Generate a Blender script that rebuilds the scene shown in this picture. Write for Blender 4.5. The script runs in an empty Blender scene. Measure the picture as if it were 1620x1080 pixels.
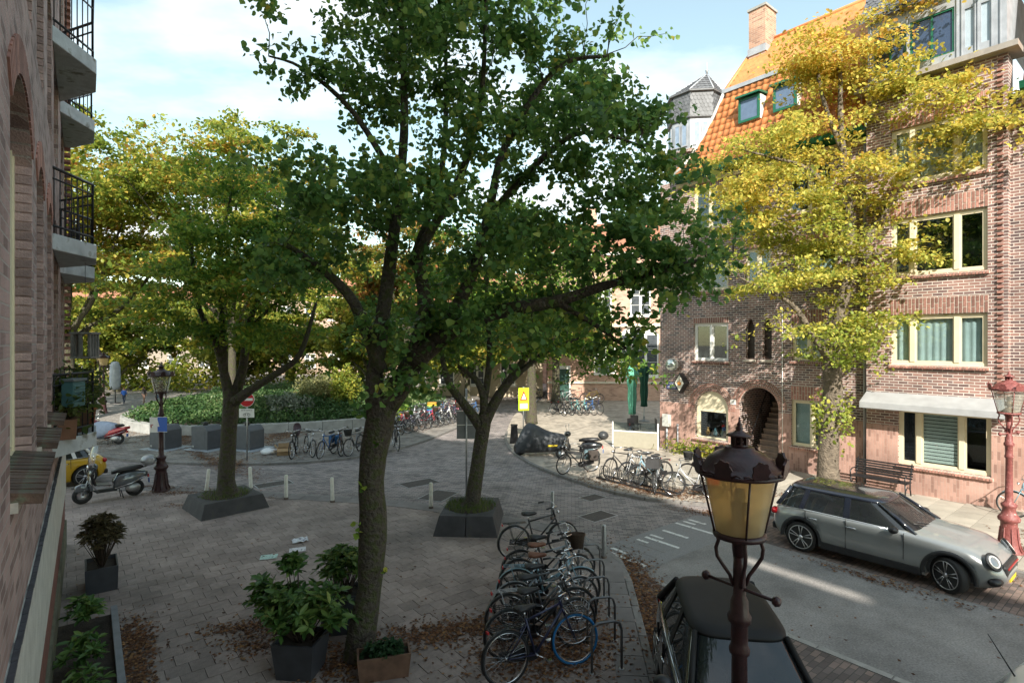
import bpy, bmesh, math, random
import numpy as np
from mathutils import Vector, Matrix, geometry
random.seed(7); RNG = np.random.default_rng(7)
PI = math.pi; R = math.radians
scene = bpy.context.scene
COL = scene.collection

# ------------------------------------------------------------------ camera
cam_d = bpy.data.cameras.new('camera'); cam = bpy.data.objects.new('camera', cam_d); COL.objects.link(cam)
cam.location = (0, 0, 4.7); cam.rotation_euler = (R(90), 0, 0)
cam_d.sensor_width = 36; cam_d.lens = 36*880/1620; cam_d.clip_start = .05; cam_d.clip_end = 2000
scene.camera = cam
# ------------------------------------------------------------------ sky and sun
SUN_EL, SUN_X = 35.0, -0.06            # sun stands behind the camera, its light runs along +Y
w = bpy.data.worlds.new('World'); scene.world = w; w.use_nodes = True
nt = w.node_tree; nd = nt.nodes; lk = nt.links
for n_ in list(nd): nd.remove(n_)
out = nd.new('ShaderNodeOutputWorld'); bg = nd.new('ShaderNodeBackground'); sky = nd.new('ShaderNodeTexSky')
sky.sky_type = 'NISHITA'; sky.sun_disc = False; sky.sun_elevation = R(SUN_EL)
sky.sun_rotation = PI + math.atan(SUN_X); sky.air_density = 1.0; sky.dust_density = .6; sky.ozone_density = .6
tc = nd.new('ShaderNodeTexCoord'); sp = nd.new('ShaderNodeSeparateXYZ'); lk.new(tc.outputs['Generated'], sp.inputs[0])
zc = nd.new('ShaderNodeMath'); zc.operation = 'MAXIMUM'; zc.inputs[1].default_value = .05; lk.new(sp.outputs['Z'], zc.inputs[0])
za = nd.new('ShaderNodeMath'); za.operation = 'ADD'; za.inputs[1].default_value = .12; lk.new(zc.outputs[0], za.inputs[0])
dx = nd.new('ShaderNodeMath'); dx.operation = 'DIVIDE'; lk.new(sp.outputs['X'], dx.inputs[0]); lk.new(za.outputs[0], dx.inputs[1])
dy = nd.new('ShaderNodeMath'); dy.operation = 'DIVIDE'; lk.new(sp.outputs['Y'], dy.inputs[0]); lk.new(za.outputs[0], dy.inputs[1])
cb = nd.new('ShaderNodeCombineXYZ'); lk.new(dx.outputs[0], cb.inputs[0]); lk.new(dy.outputs[0], cb.inputs[1])
mp = nd.new('ShaderNodeMapping'); mp.inputs['Location'].default_value = (2.35, 3.35, 0); mp.inputs['Scale'].default_value = (.8, 1.15, 1)
lk.new(cb.outputs[0], mp.inputs[0])
no = nd.new('ShaderNodeTexNoise'); no.inputs['Scale'].default_value = .85; no.inputs['Detail'].default_value = 7; no.inputs['Roughness'].default_value = .52
lk.new(mp.outputs[0], no.inputs['Vector'])
cr = nd.new('ShaderNodeValToRGB'); cr.color_ramp.elements[0].position = .5; cr.color_ramp.elements[1].position = .64
cr.color_ramp.elements[0].color = (.12, .12, .12, 1); cr.color_ramp.elements[1].color = (1, 1, 1, 1)
lk.new(no.outputs['Fac'], cr.inputs[0])
mx = nd.new('ShaderNodeMix'); mx.data_type = 'RGBA'; mx.inputs[7].default_value = (4.1, 4.2, 4.2, 1)
tn = nd.new('ShaderNodeMix'); tn.data_type = 'RGBA'; tn.blend_type = 'MULTIPLY'; tn.inputs[0].default_value = 1; tn.inputs[7].default_value = (.96, .98, .74, 1); lk.new(sky.outputs[0], tn.inputs[6])
lk.new(cr.outputs[0], mx.inputs[0]); lk.new(tn.outputs[2], mx.inputs[6]); lk.new(mx.outputs[2], bg.inputs[0])
bg.inputs[1].default_value = .108; lk.new(bg.outputs[0], out.inputs[0])
sun_d = bpy.data.lights.new('sun', 'SUN'); sun_d.energy = 2.75; sun_d.angle = R(.53); sun_d.color = (1, .93, .82)
sun = bpy.data.objects.new('sun', sun_d); COL.objects.link(sun); sun.location = (0, -30, 40)
sun.rotation_euler = Vector((SUN_X*math.cos(R(SUN_EL)), math.cos(R(SUN_EL)), -math.sin(R(SUN_EL)))).to_track_quat('-Z', 'Y').to_euler()
vs = scene.view_settings; vs.view_transform = 'Standard'; vs.look = 'None'; vs.gamma = 1; vs.use_curve_mapping = False
vs.exposure = 1.78
scene.cycles.use_denoising = True; scene.cycles.max_bounces = 8; scene.cycles.transparent_max_bounces = 12
scene.cycles.diffuse_bounces = 5; scene.cycles.glossy_bounces = 3; scene.cycles.transmission_bounces = 5
scene.cycles.sample_clamp_indirect = 6; scene.cycles.caustics_reflective = False; scene.cycles.caustics_refractive = False

# ------------------------------------------------------------------ frames: street (s along it, n across it) and our own house
TH = R(38.9); SD = Vector((-math.sin(TH), math.cos(TH), 0)); ND = Vector((math.cos(TH), math.sin(TH), 0))
def SN(s, n, z=0.): return SD*s + ND*n + Vector((0, 0, z))
TL = R(37.4); LD = Vector((-math.sin(TL), math.cos(TL), 0)); LN = Vector((math.cos(TL), math.sin(TL), 0))
def LW(s, n, z=0.): return LD*s + LN*n + Vector((0, 0, z))

# ------------------------------------------------------------------ materials
def ramp(nt, fac, stops):
    r = nt.nodes.new('ShaderNodeValToRGB'); e = r.color_ramp.elements
    while len(e) < len(stops): e.new(.5)
    for k, (p, c) in enumerate(stops): e[k].position = p; e[k].color = (*c[:3], 1)
    nt.links.new(fac, r.inputs[0]); return r.outputs[0]
def mat(name, col, rough=.6, metal=0., var=.12, scale=6., bump=0., bscale=40., col2=None, c2=.5, isl=0., coat=0., spec=.5, emit=None, objr=0., bd=.02, big=0., bigs=.5):
    m = bpy.data.materials.new(name); m.use_nodes = True; nt = m.node_tree; p = nt.nodes['Principled BSDF']
    p.inputs['Roughness'].default_value = rough; p.inputs['Metallic'].default_value = metal
    p.inputs['Coat Weight'].default_value = coat; p.inputs['Coat Roughness'].default_value = .04; p.inputs['Specular IOR Level'].default_value = spec
    tc = nt.nodes.new('ShaderNodeTexCoord'); no = nt.nodes.new('ShaderNodeTexNoise')
    no.inputs['Scale'].default_value = scale; no.inputs['Detail'].default_value = 5
    nt.links.new(tc.outputs['Object'], no.inputs['Vector'])
    a = Vector(col)
    if col2 is None: o = ramp(nt, no.outputs['Fac'], [(.3, a*(1-var)), (.7, a*(1+var))])
    else: o = ramp(nt, no.outputs['Fac'], [(.25, a*(1-var)), (c2-.04, a*(1+var)), (c2+.06, Vector(col2))])
    if big:      # broad stains and worn patches
        nb = nt.nodes.new('ShaderNodeTexNoise'); nb.inputs['Scale'].default_value = bigs; nb.inputs['Detail'].default_value = 6; nb.inputs['Roughness'].default_value = .65
        gp = nt.nodes.new('ShaderNodeNewGeometry'); nt.links.new(gp.outputs['Position'], nb.inputs['Vector'])
        mb_ = nt.nodes.new('ShaderNodeMapRange'); mb_.inputs[1].default_value = .32; mb_.inputs[2].default_value = .68; mb_.inputs[3].default_value = 1-big; mb_.inputs[4].default_value = 1+big; nt.links.new(nb.outputs['Fac'], mb_.inputs[0])
        vb = nt.nodes.new('ShaderNodeVectorMath'); vb.operation = 'SCALE'; nt.links.new(o, vb.inputs[0]); nt.links.new(mb_.outputs[0], vb.inputs['Scale']); o = vb.outputs[0]
    for src, amt in (('isl', isl), ('obj', objr)):
        if amt:
            if src == 'isl': g = nt.nodes.new('ShaderNodeNewGeometry'); s_ = g.outputs['Random Per Island']
            else: g = nt.nodes.new('ShaderNodeObjectInfo'); s_ = g.outputs['Random']
            mr = nt.nodes.new('ShaderNodeMapRange'); mr.inputs[3].default_value = 1-amt; mr.inputs[4].default_value = 1+amt
            nt.links.new(s_, mr.inputs[0])
            v = nt.nodes.new('ShaderNodeVectorMath'); v.operation = 'SCALE'; nt.links.new(o, v.inputs[0]); nt.links.new(mr.outputs[0], v.inputs['Scale']); o = v.outputs[0]
    nt.links.new(o, p.inputs['Base Color'])
    if bump:
        n2 = nt.nodes.new('ShaderNodeTexNoise'); n2.inputs['Scale'].default_value = bscale; n2.inputs['Detail'].default_value = 4
        nt.links.new(tc.outputs['Object'], n2.inputs['Vector'])
        b = nt.nodes.new('ShaderNodeBump'); b.inputs['Strength'].default_value = bump; b.inputs['Distance'].default_value = bd
        nt.links.new(n2.outputs['Fac'], b.inputs['Height']); nt.links.new(b.outputs[0], p.inputs['Normal'])
    if emit: p.inputs['Emission Color'].default_value = (*emit[:3], 1); p.inputs['Emission Strength'].default_value = emit[3]
    return m
def brick_mat(name, c1, c2, mortar, course=.085, length=.245, joint=.013, axes='xz', rot=0., bump=.5, var=.25, offs=.5):
    """brick pattern laid in object space: along x(+y), up z (walls) or x,y (roads)"""
    m = bpy.data.materials.new(name); m.use_nodes = True; nt = m.node_tree; p = nt.nodes['Principled BSDF']; p.inputs['Roughness'].default_value = .85
    p.inputs['Specular IOR Level'].default_value = .3
    tc = nt.nodes.new('ShaderNodeTexCoord'); s = nt.nodes.new('ShaderNodeSeparateXYZ'); c = nt.nodes.new('ShaderNodeCombineXYZ')
    if axes == 'xz':
        nt.links.new(tc.outputs['Object'], s.inputs[0])
        ad = nt.nodes.new('ShaderNodeMath'); ad.operation = 'ADD'
        nt.links.new(s.outputs['X'], ad.inputs[0]); nt.links.new(s.outputs['Y'], ad.inputs[1])
        nt.links.new(ad.outputs[0], c.inputs[0]); nt.links.new(s.outputs['Z'], c.inputs[1]); vec = c.outputs[0]
    elif axes == 'zx':
        nt.links.new(tc.outputs['Object'], s.inputs[0])
        nt.links.new(s.outputs['Z'], c.inputs[0]); nt.links.new(s.outputs['X'], c.inputs[1]); vec = c.outputs[0]
    else:
        mp = nt.nodes.new('ShaderNodeMapping'); mp.inputs['Rotation'].default_value = (0, 0, rot); nt.links.new(tc.outputs['Object'], mp.inputs[0]); vec = mp.outputs[0]
    b = nt.nodes.new('ShaderNodeTexBrick'); b.offset = offs; b.inputs['Scale'].default_value = 1
    b.inputs['Brick Width'].default_value = length; b.inputs['Row Height'].default_value = course; b.inputs['Mortar Size'].default_value = joint/2
    b.inputs['Mortar Smooth'].default_value = .15; b.inputs['Bias'].default_value = -.1
    b.inputs['Color1'].default_value = (0, 0, 0, 1); b.inputs['Color2'].default_value = (1, 1, 1, 1); b.inputs['Mortar'].default_value = (.5, .5, .5, 1)
    nt.links.new(vec, b.inputs['Vector'])
    no = nt.nodes.new('ShaderNodeTexNoise'); no.inputs['Scale'].default_value = 1.1; no.inputs['Detail'].default_value = 6; nt.links.new(tc.outputs['Object'], no.inputs['Vector'])
    a1 = Vector(c1); a2 = Vector(c2)
    col = ramp(nt, b.outputs['Color'], [(0., a1), (.35, a1*.8+a2*.2), (.6, a2), (1., a2*.6)])
    mxx = nt.nodes.new('ShaderNodeMix'); mxx.data_type = 'RGBA'; mxx.inputs[7].default_value = (*mortar, 1)
    nt.links.new(b.outputs['Fac'], mxx.inputs[0]); nt.links.new(col, mxx.inputs[6])
    mr = nt.nodes.new('ShaderNodeMapRange'); mr.inputs[1].default_value = .3; mr.inputs[2].default_value = .7; mr.inputs[3].default_value = 1-var; mr.inputs[4].default_value = 1+var
    nt.links.new(no.outputs['Fac'], mr.inputs[0])
    v = nt.nodes.new('ShaderNodeVectorMath'); v.operation = 'SCALE'; nt.links.new(mxx.outputs[2], v.inputs[0]); nt.links.new(mr.outputs[0], v.inputs['Scale'])
    nt.links.new(v.outputs[0], p.inputs['Base Color'])
    n3 = nt.nodes.new('ShaderNodeTexNoise'); n3.inputs['Scale'].default_value = 45; nt.links.new(tc.outputs['Object'], n3.inputs['Vector'])
    sb = nt.nodes.new('ShaderNodeMath'); sb.operation = 'MULTIPLY_ADD'; sb.inputs[1].default_value = -1.6; nt.links.new(b.outputs['Fac'], sb.inputs[0]); nt.links.new(n3.outputs['Fac'], sb.inputs[2])
    bp = nt.nodes.new('ShaderNodeBump'); bp.inputs['Strength'].default_value = bump; bp.inputs['Distance'].default_value = .01
    nt.links.new(sb.outputs[0], bp.inputs['Height']); nt.links.new(bp.outputs[0], p.inputs['Normal'])
    return m
def leaf_mat(name, stops, trans=.45, rough=.5, patch=.25, scale=.5, zg=None):
    m = bpy.data.materials.new(name); m.use_nodes = True; nt = m.node_tree; p = nt.nodes['Principled BSDF']; o = nt.nodes['Material Output']
    p.inputs['Roughness'].default_value = rough; p.inputs['Specular IOR Level'].default_value = .35
    g = nt.nodes.new('ShaderNodeNewGeometry'); tc = nt.nodes.new('ShaderNodeTexCoord'); no = nt.nodes.new('ShaderNodeTexNoise')
    no.inputs['Scale'].default_value = scale; no.inputs['Detail'].default_value = 2; nt.links.new(tc.outputs['Object'], no.inputs['Vector'])
    a = nt.nodes.new('ShaderNodeMath'); a.operation = 'MULTIPLY_ADD'; a.inputs[1].default_value = 1-patch; nt.links.new(g.outputs['Random Per Island'], a.inputs[0])
    b = nt.nodes.new('ShaderNodeMath'); b.operation = 'MULTIPLY_ADD'; b.inputs[1].default_value = patch*4; b.inputs[2].default_value = -patch*1.5; nt.links.new(no.outputs['Fac'], b.inputs[0])
    if zg:       # leaves turn earlier in the top of the crown
        sz = nt.nodes.new('ShaderNodeSeparateXYZ'); nt.links.new(tc.outputs['Object'], sz.inputs[0]); zz = nt.nodes.new('ShaderNodeMath'); zz.operation = 'MULTIPLY_ADD'; zz.inputs[1].default_value = zg[0]; zz.inputs[2].default_value = zg[1]; nt.links.new(sz.outputs['Z'], zz.inputs[0])
        ad = nt.nodes.new('ShaderNodeMath'); ad.operation = 'ADD'; nt.links.new(b.outputs[0], ad.inputs[0]); nt.links.new(zz.outputs[0], ad.inputs[1]); b = ad
    nt.links.new(b.outputs[0], a.inputs[2])
    c = ramp(nt, a.outputs[0], stops); nt.links.new(c, p.inputs['Base Color'])
    t = nt.nodes.new('ShaderNodeBsdfTranslucent'); nt.links.new(c, t.inputs['Color'])
    s = nt.nodes.new('ShaderNodeMixShader'); s.inputs[0].default_value = trans
    nt.links.new(p.outputs[0], s.inputs[1]); nt.links.new(t.outputs[0], s.inputs[2]); nt.links.new(s.outputs[0], o.inputs['Surface'])
    return m
def glass_mat(name, tint=(.9, .95, .95), refl=.12, rough=.02, opaque=0., body=(.1, .1, .1), thru=0.):
    m = bpy.data.materials.new(name); m.use_nodes = True; nt = m.node_tree; o = nt.nodes['Material Output']; p = nt.nodes['Principled BSDF']
    gl = nt.nodes.new('ShaderNodeBsdfGlossy'); gl.inputs['Roughness'].default_value = rough
    tr = nt.nodes.new('ShaderNodeBsdfTransparent'); tr.inputs[0].default_value = (*tint, 1)
    p.inputs['Base Color'].default_value = (*body, 1); p.inputs['Roughness'].default_value = .5
    m1 = nt.nodes.new('ShaderNodeMixShader'); m1.inputs[0].default_value = opaque; nt.links.new(tr.outputs[0], m1.inputs[1]); nt.links.new(p.outputs[0], m1.inputs[2])
    if thru:
        tl = nt.nodes.new('ShaderNodeBsdfTranslucent'); tl.inputs[0].default_value = (*body, 1); m3 = nt.nodes.new('ShaderNodeMixShader'); m3.inputs[0].default_value = thru
        nt.links.new(p.outputs[0], m3.inputs[1]); nt.links.new(tl.outputs[0], m3.inputs[2]); nt.links.new(m3.outputs[0], m1.inputs[2])
    lw = nt.nodes.new('ShaderNodeLayerWeight'); lw.inputs[0].default_value = .5
    pw = nt.nodes.new('ShaderNodeMath'); pw.operation = 'POWER'; pw.inputs[1].default_value = 4; nt.links.new(lw.outputs['Facing'], pw.inputs[0])
    a = nt.nodes.new('ShaderNodeMath'); a.operation = 'MULTIPLY_ADD'; a.inputs[1].default_value = .8; a.inputs[2].default_value = refl; a.use_clamp = True; nt.links.new(pw.outputs[0], a.inputs[0])
    m2 = nt.nodes.new('ShaderNodeMixShader'); nt.links.new(a.outputs[0], m2.inputs[0]); nt.links.new(m1.outputs[0], m2.inputs[1]); nt.links.new(gl.outputs[0], m2.inputs[2])
    nt.links.new(m2.outputs[0], o.inputs['Surface']); return m

# ------------------------------------------------------------------ mesh builder
class MB:
    def __init__(s): s.v = []; s.f = []; s.mi = []; s.cur = 0; s.sm = []; s.smooth = False
    def add(s, vs, fs):
        k = len(s.v); s.v += [tuple(p) for p in vs]; s.f += [tuple(i+k for i in f) for f in fs]; s.mi += [s.cur]*len(fs); s.sm += [s.smooth]*len(fs); return s
    def box(s, c, d, rz=0., m=None):
        x, y, z = (e/2 for e in d); P = [(i*x, j*y, k*z) for k in (-1, 1) for j in (-1, 1) for i in (-1, 1)]
        q = Matrix.Rotation(rz, 3, 'Z') if rz else None
        P = [(q @ Vector(p) if q else Vector(p)) + Vector(c) for p in P]
        if m is not None: P = [m @ p for p in P]
        return s.hexa(P)
    def hexa(s, P): return s.add(P, [(0, 2, 3, 1), (4, 5, 7, 6), (0, 1, 5, 4), (2, 6, 7, 3), (0, 4, 6, 2), (1, 3, 7, 5)])
    def prism(s, poly, z0, z1):
        n = len(poly); a = [(p[0], p[1], z0) for p in poly]+[(p[0], p[1], z1) for p in poly]
        return s.add(a, [tuple(range(n-1, -1, -1)), tuple(range(n, 2*n))]+[(i, (i+1) % n, n+(i+1) % n, n+i) for i in range(n)])
    def extr(s, poly3, d):
        n = len(poly3); d = Vector(d); a = [Vector(p) for p in poly3]; a += [p+d for p in a]
        return s.add(a, [tuple(range(n-1, -1, -1)), tuple(range(n, 2*n))]+[(i, (i+1) % n, n+(i+1) % n, n+i) for i in range(n)])
    def tube(s, pts, rad, n=8, cap=True, closed=False):
        pts = [Vector(p) for p in pts]; k = len(pts)
        if not hasattr(rad, '__len__'): rad = [rad]*k
        vs = []; up = None
        for i, p in enumerate(pts):
            a = pts[(i-1) % k] if closed or i > 0 else p; b = pts[(i+1) % k] if closed or i < k-1 else p
            d = (b-a); d = d.normalized() if d.length > 1e-9 else Vector((0, 0, 1))
            if up is None: up = Vector((0, 0, 1)) if abs(d.z) < .9 else Vector((1, 0, 0))
            x = d.cross(up); x = x.normalized() if x.length > 1e-6 else d.orthogonal().normalized(); y = x.cross(d).normalized(); up = y
            for j in range(n):
                t = 2*PI*j/n; vs.append(p + x*(rad[i]*math.cos(t)) + y*(rad[i]*math.sin(t)))
        m = k if closed else k-1
        fs = [(i*n+j, ((i+1) % k)*n+j, ((i+1) % k)*n+(j+1) % n, i*n+(j+1) % n) for i in range(m) for j in range(n)]
        if cap and not closed: fs += [tuple(range(n)), tuple(range((k-1)*n+n-1, (k-1)*n-1, -1))]
        o = s.smooth; s.smooth = True; s.add(vs, fs); s.smooth = o; return s
    def lathe(s, prof, n=20, c=(0, 0, 0), m=None, smooth=True, fr=None):
        vs = []; fs = []; k = len(prof)
        for r, z in prof:
            for j in range(n):
                t = 2*PI*j/n; q = 1. if fr is None else fr(t); p = Vector((r*q*math.cos(t), r*q*math.sin(t), z))
                if m is not None: p = m @ p
                vs.append(p + Vector(c))
        fs = [(i*n+j, i*n+(j+1) % n, (i+1)*n+(j+1) % n, (i+1)*n+j) for i in range(k-1) for j in range(n)]
        fs += [tuple(range(n-1, -1, -1)), tuple(range((k-1)*n, k*n))]
        o = s.smooth; s.smooth = smooth; s.add(vs, fs); s.smooth = o; return s
    def torus(s, c, R_, r, ax='y', n=28, k=8, a0=0., a1=2*PI, m=None, sq=1.):
        full = a1-a0 > 2*PI-.01; cnt = n if full else n+1; vs = []
        for i in range(cnt):
            t = a0+(a1-a0)*i/n
            for j in range(k):
                q = 2*PI*j/k; rr = R_+r*math.cos(q); h = r*sq*math.sin(q)
                p = {'y': (rr*math.cos(t), h, rr*math.sin(t)), 'z': (rr*math.cos(t), rr*math.sin(t), h), 'x': (h, rr*math.cos(t), rr*math.sin(t))}[ax]
                p = Vector(p)+Vector(c)
                if m is not None: p = m @ p
                vs.append(p)
        fs = [(i*k+j, ((i+1) % cnt)*k+j, ((i+1) % cnt)*k+(j+1) % k, i*k+(j+1) % k) for i in range(n) for j in range(k)]
        o = s.smooth; s.smooth = True; s.add(vs, fs); s.smooth = o; return s
    def blob(s, c, r, n=10, k=7, m=None, noise=0.):
        vs = []; fs = []
        for i in range(1, k):
            a = PI*i/k
            for j in range(n):
                t = 2*PI*j/n; q = 1+noise*random.uniform(-1, 1)
                vs.append(Vector((r[0]*q*math.sin(a)*math.cos(t), r[1]*q*math.sin(a)*math.sin(t), r[2]*q*math.cos(a))))
        vs += [Vector((0, 0, r[2])), Vector((0, 0, -r[2]))]; N = len(vs)
        for i in range(k-2):
            for j in range(n): fs.append((i*n+j, (i+1)*n+j, (i+1)*n+(j+1) % n, i*n+(j+1) % n))
        fs += [(N-2, j, (j+1) % n) for j in range(n)]+[(N-1, (k-2)*n+(j+1) % n, (k-2)*n+j) for j in range(n)]
        vs = [((m @ p) if m is not None else p)+Vector(c) for p in vs]
        o = s.smooth; s.smooth = True; s.add(vs, fs); s.smooth = o; return s
    def loft(s, rings, close=True, cap=True):
        n = len(rings[0]); vs = [p for r in rings for p in r]; fs = []
        for i in range(len(rings)-1):
            for j in range(n if close else n-1): fs.append((i*n+j, i*n+(j+1) % n, (i+1)*n+(j+1) % n, (i+1)*n+j))
        if cap: fs += [tuple(range(n-1, -1, -1)), tuple(range((len(rings)-1)*n, len(rings)*n))]
        return s.add(vs, fs)
    def mesh(s, name, mats):
        me = bpy.data.meshes.new(name); me.from_pydata([tuple(p) for p in s.v], [], s.f)
        if not isinstance(mats, (list, tuple)): mats = [mats]
        for m in mats: me.materials.append(m)
        if any(s.mi): me.polygons.foreach_set('material_index', s.mi)
        me.polygons.foreach_set('use_smooth', s.sm); me.update(); return me
    def build(s, name, mats, parent=None, **kw): return put(name, s.mesh(name, mats), parent, **kw)
def put(name, me, parent=None, loc=None, rot=None, kind=None, bevel=0., sub=0, **kw):
    o = bpy.data.objects.new(name, me); COL.objects.link(o)
    if parent is not None: o.parent = parent
    if loc is not None: o.location = loc
    if rot is not None: o.rotation_euler = rot if hasattr(rot, '__len__') else (0, 0, rot)
    if bevel: b = o.modifiers.new('bevel', 'BEVEL'); b.width = bevel; b.segments = 2; b.limit_method = 'ANGLE'
    if sub: b = o.modifiers.new('sub', 'SUBSURF'); b.levels = sub; b.render_levels = sub
    if kind: o['kind'] = kind
    for k, v in kw.items(): o[k] = v
    return o
def tag(o, label, cat, group=None):
    o['label'] = label; o['category'] = cat
    if group: o['group'] = group
    return o
def thing(name, label, cat, loc=(0, 0, 0), rz=0., group=None, rot=None):
    o = bpy.data.objects.new(name, None); COL.objects.link(o); o.empty_display_size = .2
    o.location = loc; o.rotation_euler = rot if rot else (0, 0, rz); return tag(o, label, cat, group)
def part(name, me, m, parent, **kw):      # a part that shares mesh data
    return put(name, me, parent, **kw)
def copy_tree(o, loc=None, rz=None, label=None, group=None, parent=None, rot=None):
    c = o.copy(); COL.objects.link(c)
    if parent is not None: c.parent = parent
    if loc is not None: c.location = loc
    if rz is not None: c.rotation_euler = (0, 0, rz)
    if rot is not None: c.rotation_euler = rot
    if label: c['label'] = label
    if group: c['group'] = group
    for ch in list(o.children): copy_tree(ch, parent=c)
    return c
def np_mesh(name, V, faces, m, smooth=False):
    """V (N,3) array; faces (M,k) array of equal-sized polygons"""
    me = bpy.data.meshes.new(name); V = np.asarray(V, dtype=np.float32); Fa = np.asarray(faces, dtype=np.int32); k = Fa.shape[1]
    me.vertices.add(len(V)); me.vertices.foreach_set('co', V.ravel())
    me.loops.add(Fa.size); me.loops.foreach_set('vertex_index', Fa.ravel())
    me.polygons.add(len(Fa)); me.polygons.foreach_set('loop_start', np.arange(len(Fa), dtype=np.int32)*k); me.polygons.foreach_set('loop_total', np.full(len(Fa), k, dtype=np.int32))
    if smooth: me.polygons.foreach_set('use_smooth', np.ones(len(Fa), dtype=bool))
    me.materials.append(m); me.update(calc_edges=True); return me
def apply_mods(o):
    dg = bpy.context.evaluated_depsgraph_get(); dg.update(); me = bpy.data.meshes.new_from_object(o.evaluated_get(dg)); o.modifiers.clear(); o.data = me; return o
def inside(poly, x, y):
    c = False; n = len(poly); j = n-1
    for i in range(n):
        xi, yi = poly[i][:2]; xj, yj = poly[j][:2]
        if (yi > y) != (yj > y) and x < (xj-xi)*(y-yi)/(yj-yi)+xi: c = not c
        j = i
    return c

# ------------------------------------------------------------------ shared materials
m_asphalt = mat('asphalt', (.232, .22, .21), .9, var=.3, scale=34, bump=.3, bscale=150, big=.3, bigs=.8)
m_clinker = brick_mat('clinker_road', (.3, .262, .25), (.225, .205, .2), (.075, .07, .065), course=.1, length=.21, joint=.011, axes='xy', rot=-TH+R(45), bump=.35, var=.22)
m_joint = mat('sand_joint', (.095, .086, .08), .95, var=.3, scale=3)
m_tile = mat('concrete_paver', (.262, .215, .192), .82, var=.12, scale=14, bump=.25, bscale=70, isl=.14, objr=.14, big=.34, bigs=.55)
m_tile2 = mat('pale_paver', (.36, .33, .28), .85, var=.14, scale=1.2, bump=.15, bscale=80, isl=.1, objr=.1, big=.14, bigs=.7)
m_plaza = brick_mat('plaza_pavers', (.42, .37, .31), (.36, .32, .27), (.23, .2, .165), course=.2, length=.3, joint=.012, axes='xy', rot=-TH, bump=.2, var=.15)
m_kerb = mat('granite_kerb', (.2, .19, .18), .8, var=.2, scale=9, bump=.2, isl=.1, objr=.12)
m_concrete = mat('concrete', (.3, .3, .29), .85, var=.2, scale=3, bump=.25, bscale=60)
m_wpaint = mat('road_paint', (.62, .62, .6), .7, var=.25, scale=8, col2=(.16, .15, .14), c2=.6)
m_black = mat('black_paint', (.018, .018, .02), .4, var=.2)
m_rubber = mat('rubber', (.02, .02, .021), .8, var=.15)
m_chrome = mat('chrome', (.62, .62, .64), .16, 1., var=.08)
m_steel = mat('galvanised_steel', (.38, .39, .4), .42, .85, var=.2, scale=12)
m_zinc = mat('zinc_sheet', (.36, .38, .41), .6, .25, var=.18, scale=3)
m_white = mat('white_paint', (.78, .77, .73), .5, var=.06)
m_cream = mat('cream_paint', (.72, .64, .46), .45, var=.05)
m_glass = glass_mat('window_glass', (.82, .88, .88), .1)
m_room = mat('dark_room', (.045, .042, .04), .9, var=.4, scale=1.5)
m_curtain = mat('curtain', (.7, .78, .78), .9, var=.1, scale=5)
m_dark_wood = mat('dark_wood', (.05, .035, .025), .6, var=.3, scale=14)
m_brick = brick_mat('house_brick', (.265, .16, .135), (.145, .1, .098), (.56, .51, .465), joint=.022)
m_brick_base = brick_mat('plinth_brick_upright', (.46, .285, .235), (.40, .24, .195), (.44, .31, .265), course=.075, length=.24, joint=.012, axes='zx', bump=.5)
m_brickpc = mat('brick_piece', (.34, .17, .135), .85, var=.2, scale=20, isl=.3, objr=.3, bump=.2)
m_mortar = mat('mortar', (.56, .5, .43), .9, var=.15, scale=20)
m_green = mat('green_paint', (.012, .12, .065), .4, var=.08)
m_soil = mat('soil', (.05, .038, .028), .95, var=.35, scale=9, bump=.6)
m_leadgrey = mat('slate', (.13, .135, .145), .6, var=.18, scale=5, isl=.16)
m_litter = leaf_mat('fallen_leaves', [(0, (.05, .022, .012)), (.4, (.11, .048, .022)), (.75, (.2, .09, .038)), (1, (.36, .21, .085))], trans=.1, rough=.8, patch=.1)
m_bark = mat('bark', (.062, .052, .04), .95, var=.45, scale=9, bump=1.0, bscale=20, bd=.07, col2=(.066, .072, .028), c2=.52)
m_bark_pale = mat('pale_bark', (.15, .122, .092), .95, var=.38, scale=8, bump=1., bscale=17, bd=.07)
m_maroon = mat('maroon_lamp_paint', (.04, .016, .017), .34, var=.25, scale=14, col2=(.05, .016, .016), c2=.62, bump=.15, bscale=60)
# ================================================================== GROUND
ZP = .09      # height of the raised pavements above the carriageway
def sheet(name, poly, z, m, kind='structure', parent=None):
    mb = MB(); pts = [Vector((p[0], p[1], 0)) for p in poly]; tri = geometry.tessellate_polygon([pts])
    mb.add([(p.x, p.y, z) for p in pts], [t if (pts[t[1]]-pts[t[0]]).cross(pts[t[2]]-pts[t[0]]).z > 0 else t[::-1] for t in tri])
    o = mb.build(name, m, parent)
    if kind: o['kind'] = kind
    return o
def smooth_line(pts, n=6, closed=False):
    P = [Vector(p) for p in pts]; o = []
    for i in range(len(P)-1):
        a = P[max(i-1, 0)]; b = P[i]; c = P[i+1]; d = P[min(i+2, len(P)-1)]
        for k in range(n):
            t = k/n; o.append(.5*((2*b)+(c-a)*t+(2*a-5*b+4*c-d)*t*t+(3*b-a-3*c+d)*t**3))
    return o+[P[-1]]
xy = lambda s, n: tuple(SN(s, n).xy)
sheet('ground', [(-600, -300), (600, -300), (600, 900), (-600, 900)], -.004, mat('far_ground', (.2, .18, .15), .9, var=.2, scale=.2))
sheet('road', [xy(-40, 3.2), xy(-40, 16), xy(7.3, 16), xy(7.3, 3.2)], .002, m_asphalt)
sheet('brick_road', [xy(7.3, -30), xy(90, -30), xy(90, 60), xy(7.3, 60)], .002, m_clinker)
ramp_m = mat('ramp_asphalt', (.24, .235, .235), .9, var=.28, scale=60., bump=.4, bscale=160)
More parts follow.
